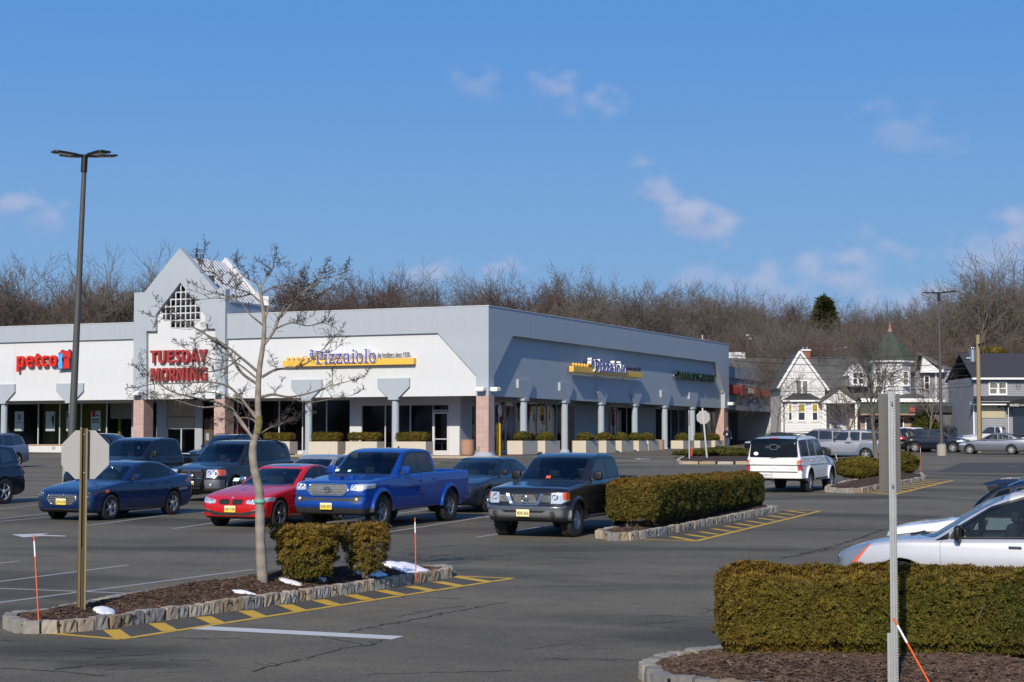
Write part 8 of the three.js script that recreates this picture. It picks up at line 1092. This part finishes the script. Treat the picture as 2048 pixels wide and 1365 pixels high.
{ // brick house on the hill, long grey roof behind, far chimney
  const d = 190, k = d / 3600, X = (u) => (u - 1915) * k, o = [(1915 - 1024) * k, 0, -d], gy = T(o[0], -d), Y = (v) => 2.62 + (880 - v) * k - gy, t = thing('brick_house', 'brick house with white trimmed gable up among the bare trees', 'house', [o[0], gy, o[2]]);
  part(t, 'wall', [prism([[X(1892), -1], [X(1940), -1], [X(1940), Y(697)], [X(1913), Y(678)], [X(1892), Y(695)]], 6).translate(0, 0, -6), span(X(1940), X(1956), -1, Y(690), -6, -1.5)], brickM); part(t, 'gable_trim', [bar(V(X(1886), Y(700), .1), V(X(1913), Y(676), .1), .1, 4), bar(V(X(1913), Y(676), .1), V(X(1944), Y(700), .1), .1, 4)], M.white); part(t, 'roof', [slab([[X(1886), Y(700), .1], [X(1913), Y(676), .1], [X(1913), Y(676), -6], [X(1886), Y(700), -6]]), slab([[X(1913), Y(676), .1], [X(1944), Y(700), .1], [X(1944), Y(700), -6], [X(1913), Y(676), -6]]), slab([[X(1930), Y(694), -1], [X(1962), Y(694), -1], [X(1962), Y(676), -3.5], [X(1920), Y(676), -3.5]])], std(lin(.30, .13, .085), .95, { name: 'roof orange', map: again(tGrain, .4) })); housewin(t, X(1910), X(1922), Y(705), Y(690), .05, { two: true }); housewin(t, X(1912), X(1918), Y(735), Y(719), .05); housewin(t, X(1922), X(1928), Y(735), Y(719), .05); part(t, 'brick_band', [span(X(1892), X(1940), Y(715), Y(713), 0, .08)], M.white);
  const e = 172, ke = e / 3600, t2 = thing('long_roofed_house', 'house with long grey roof behind the low end wing of the shops', 'house', [(1540 - 1024) * ke, T(24, -e), -e]), X2 = (u) => (u - 1540) * ke, Y2 = (v) => 2.62 + (880 - v) * ke - T(24, -e); part(t2, 'wall', [span(X2(1466), X2(1600), -1, Y2(768), -7, 0)], siding); part(t2, 'roof', [slab([[X2(1462), Y2(772), .5], [X2(1604), Y2(772), .5], [X2(1604), Y2(713), -4], [X2(1462), Y2(713), -4]]), slab([[X2(1462), Y2(713), -4], [X2(1604), Y2(713), -4], [X2(1604), Y2(772), -8], [X2(1462), Y2(772), -8]])], roofG);
  const c = [19.112, 12.013, -178], t3 = thing('chimney_house', 'brick chimney of a house hidden behind the short facade', 'house', [c[0], T(c[0], -178), -178]), Yc = (v) => 2.62 + (880 - v) * 178 / 3600 - T(c[0], -178); part(t3, 'wall', [span(-4, 4, -1, Yc(705), -5, 0)], siding); const cc = part(t3, 'chimney', [span(-.25, .25, Yc(705), Yc(676), -2.4, -2)], brickM); part(cc, 'chimney_pot', [cyl(.14, .12, .4, 0, Yc(676), -2.2)], M.steel);
}
// ---- pole, wires, lanterns
{
  const d = 129, k = d / 3600, x = (1958 - 1024) * k, gy = T(x, -d), Y = (v) => 2.62 + (880 - v) * k - gy, t = thing('utility_pole', 'yellowish wooden utility pole with a white transformer can', 'utility pole', [x, gy, -d]); part(t, 'pole', [bar(V(0, -.4, 0), V(0, Y(670), 0), .17, 12, .13)], std(lin(.36, .28, .15), .9, { name: 'pole wood', map: again(tGrain, 2) })); part(t, 'transformer', [cyl(.26, .26, .85, -.42, Y(724), .1, 16), cyl(.2, .26, .1, -.42, Y(724) + .85, .1, 16)], M.steel); part(t, 'insulator', [cyl(.05, .03, .25, -.35, Y(702), .1, 8), cyl(.05, .03, .25, -.5, Y(702), .1, 8)], M.white); part(t, 'lamp_arm', [bar(V(0, Y(730), 0), V(-.75, Y(717), .2), .03, 6), rbx(.35, .1, .2, .04, -.75, Y(717), .2)], std(lin(.3, .5, .45), .5, { name: 'arm green' })); part(t, 'crossarm', [bx(.1, .12, 1.8, 0, Y(690), 0)], M.trim);
  const wire = std(lin(.03, .03, .032), .7, { name: 'wire' }), W = (lb, u0, v0, u1, v1, dd, sag, rad = .014) => { const a = V((u0 - 1024) * dd / 3600, 2.62 + (880 - v0) * dd / 3600, -dd), b = V((u1 - 1024) * dd / 3600, 2.62 + (880 - v1) * dd / 3600, -dd), p = Array.from({ length: 13 }, (_, i) => { const f = i / 12, q = a.clone().lerp(b, f); q.y -= sag * 4 * f * (1 - f); return q; }); solo('power_line', [tube(p, rad, 4, false, 24)], wire, lb, 'wire'); };
  W('highest thin wire crossing above the white house roof', 1470, 712, 1958, 703, 138, .35, .03); W('thick dark cable just below the highest wire over the white house', 1470, 722, 1958, 727, 138, .3, .026); W('wire crossing the front gable at its middle', 1540, 742, 1958, 735, 138, .3); W('wire crossing the gable window tops of the white house', 1540, 757, 2060, 742, 137, .3); W('wire crossing below the gable windows of the white house', 1540, 776, 1958, 765, 137, .2); W('lowest of the gable wires, just above the bay roof', 1540, 783, 1958, 772, 137, .2); W('wire passing in front of the porch roof', 1540, 793, 2060, 766, 136, .1); W('low sagging wire in front of the shop windows', 1540, 866, 1900, 812, 134, .5);
  const lx = (1718 - 1024) * 129 / 3600, ly = T(lx, -129), l = thing('street_lantern', 'black old fashioned street lantern in front of the white house', 'street lamp', [lx, ly, -129]), Yl = (v) => 2.62 + (880 - v) * 129 / 3600 - ly; part(l, 'post', [cyl(.1, .06, Yl(815), 0, 0, 0, 10)], M.trim); part(l, 'lantern', [cyl(.1, .2, .45, 0, Yl(815), 0, 8)], std(lin(.22, .23, .25), .15, { name: 'lantern glass', clearcoat: 1 })); part(l, 'lantern_cap', [new THREE.ConeGeometry(.25, .32, 8).translate(0, Yl(815) + .6, 0)], M.trim);
  const mast = thing('floodlight_mast', 'thin mast with floodlights rising from the low end wing roof', 'floodlight', [(1497 - 1024) * 180 / 3600, 3.6, -180]); part(mast, 'mast', [cyl(.05, .035, 9.4, 0, 0, 0, 6)], M.steel); part(mast, 'floodlight', [rbx(.35, .25, .3, .05, -.05, 9.45, 0), rbx(.3, .2, .25, .05, .2, 9.1, .1)], M.steel);
  const cob = thing('street_lamp', 'street lamp with curved arm above the white house roof', 'street lamp', [(1668 - 1024) * 165 / 3600, T(30, -165), -165]), Yq = (v) => 2.62 + (880 - v) * 165 / 3600 - T(30, -165); part(cob, 'post', [cyl(.09, .06, Yq(700), 0, 0, 0, 8)], galv); part(cob, 'arm', [tube([V(0, Yq(700), 0), V(.5, Yq(697), 0), V(1.0, Yq(696), 0)], .035, 6)], galv); part(cob, 'lamp_head', [rbx(.45, .13, .25, .05, 1.15, Yq(696), 0)], galv);
}
parkAll();
renderer.render(scene, camera);
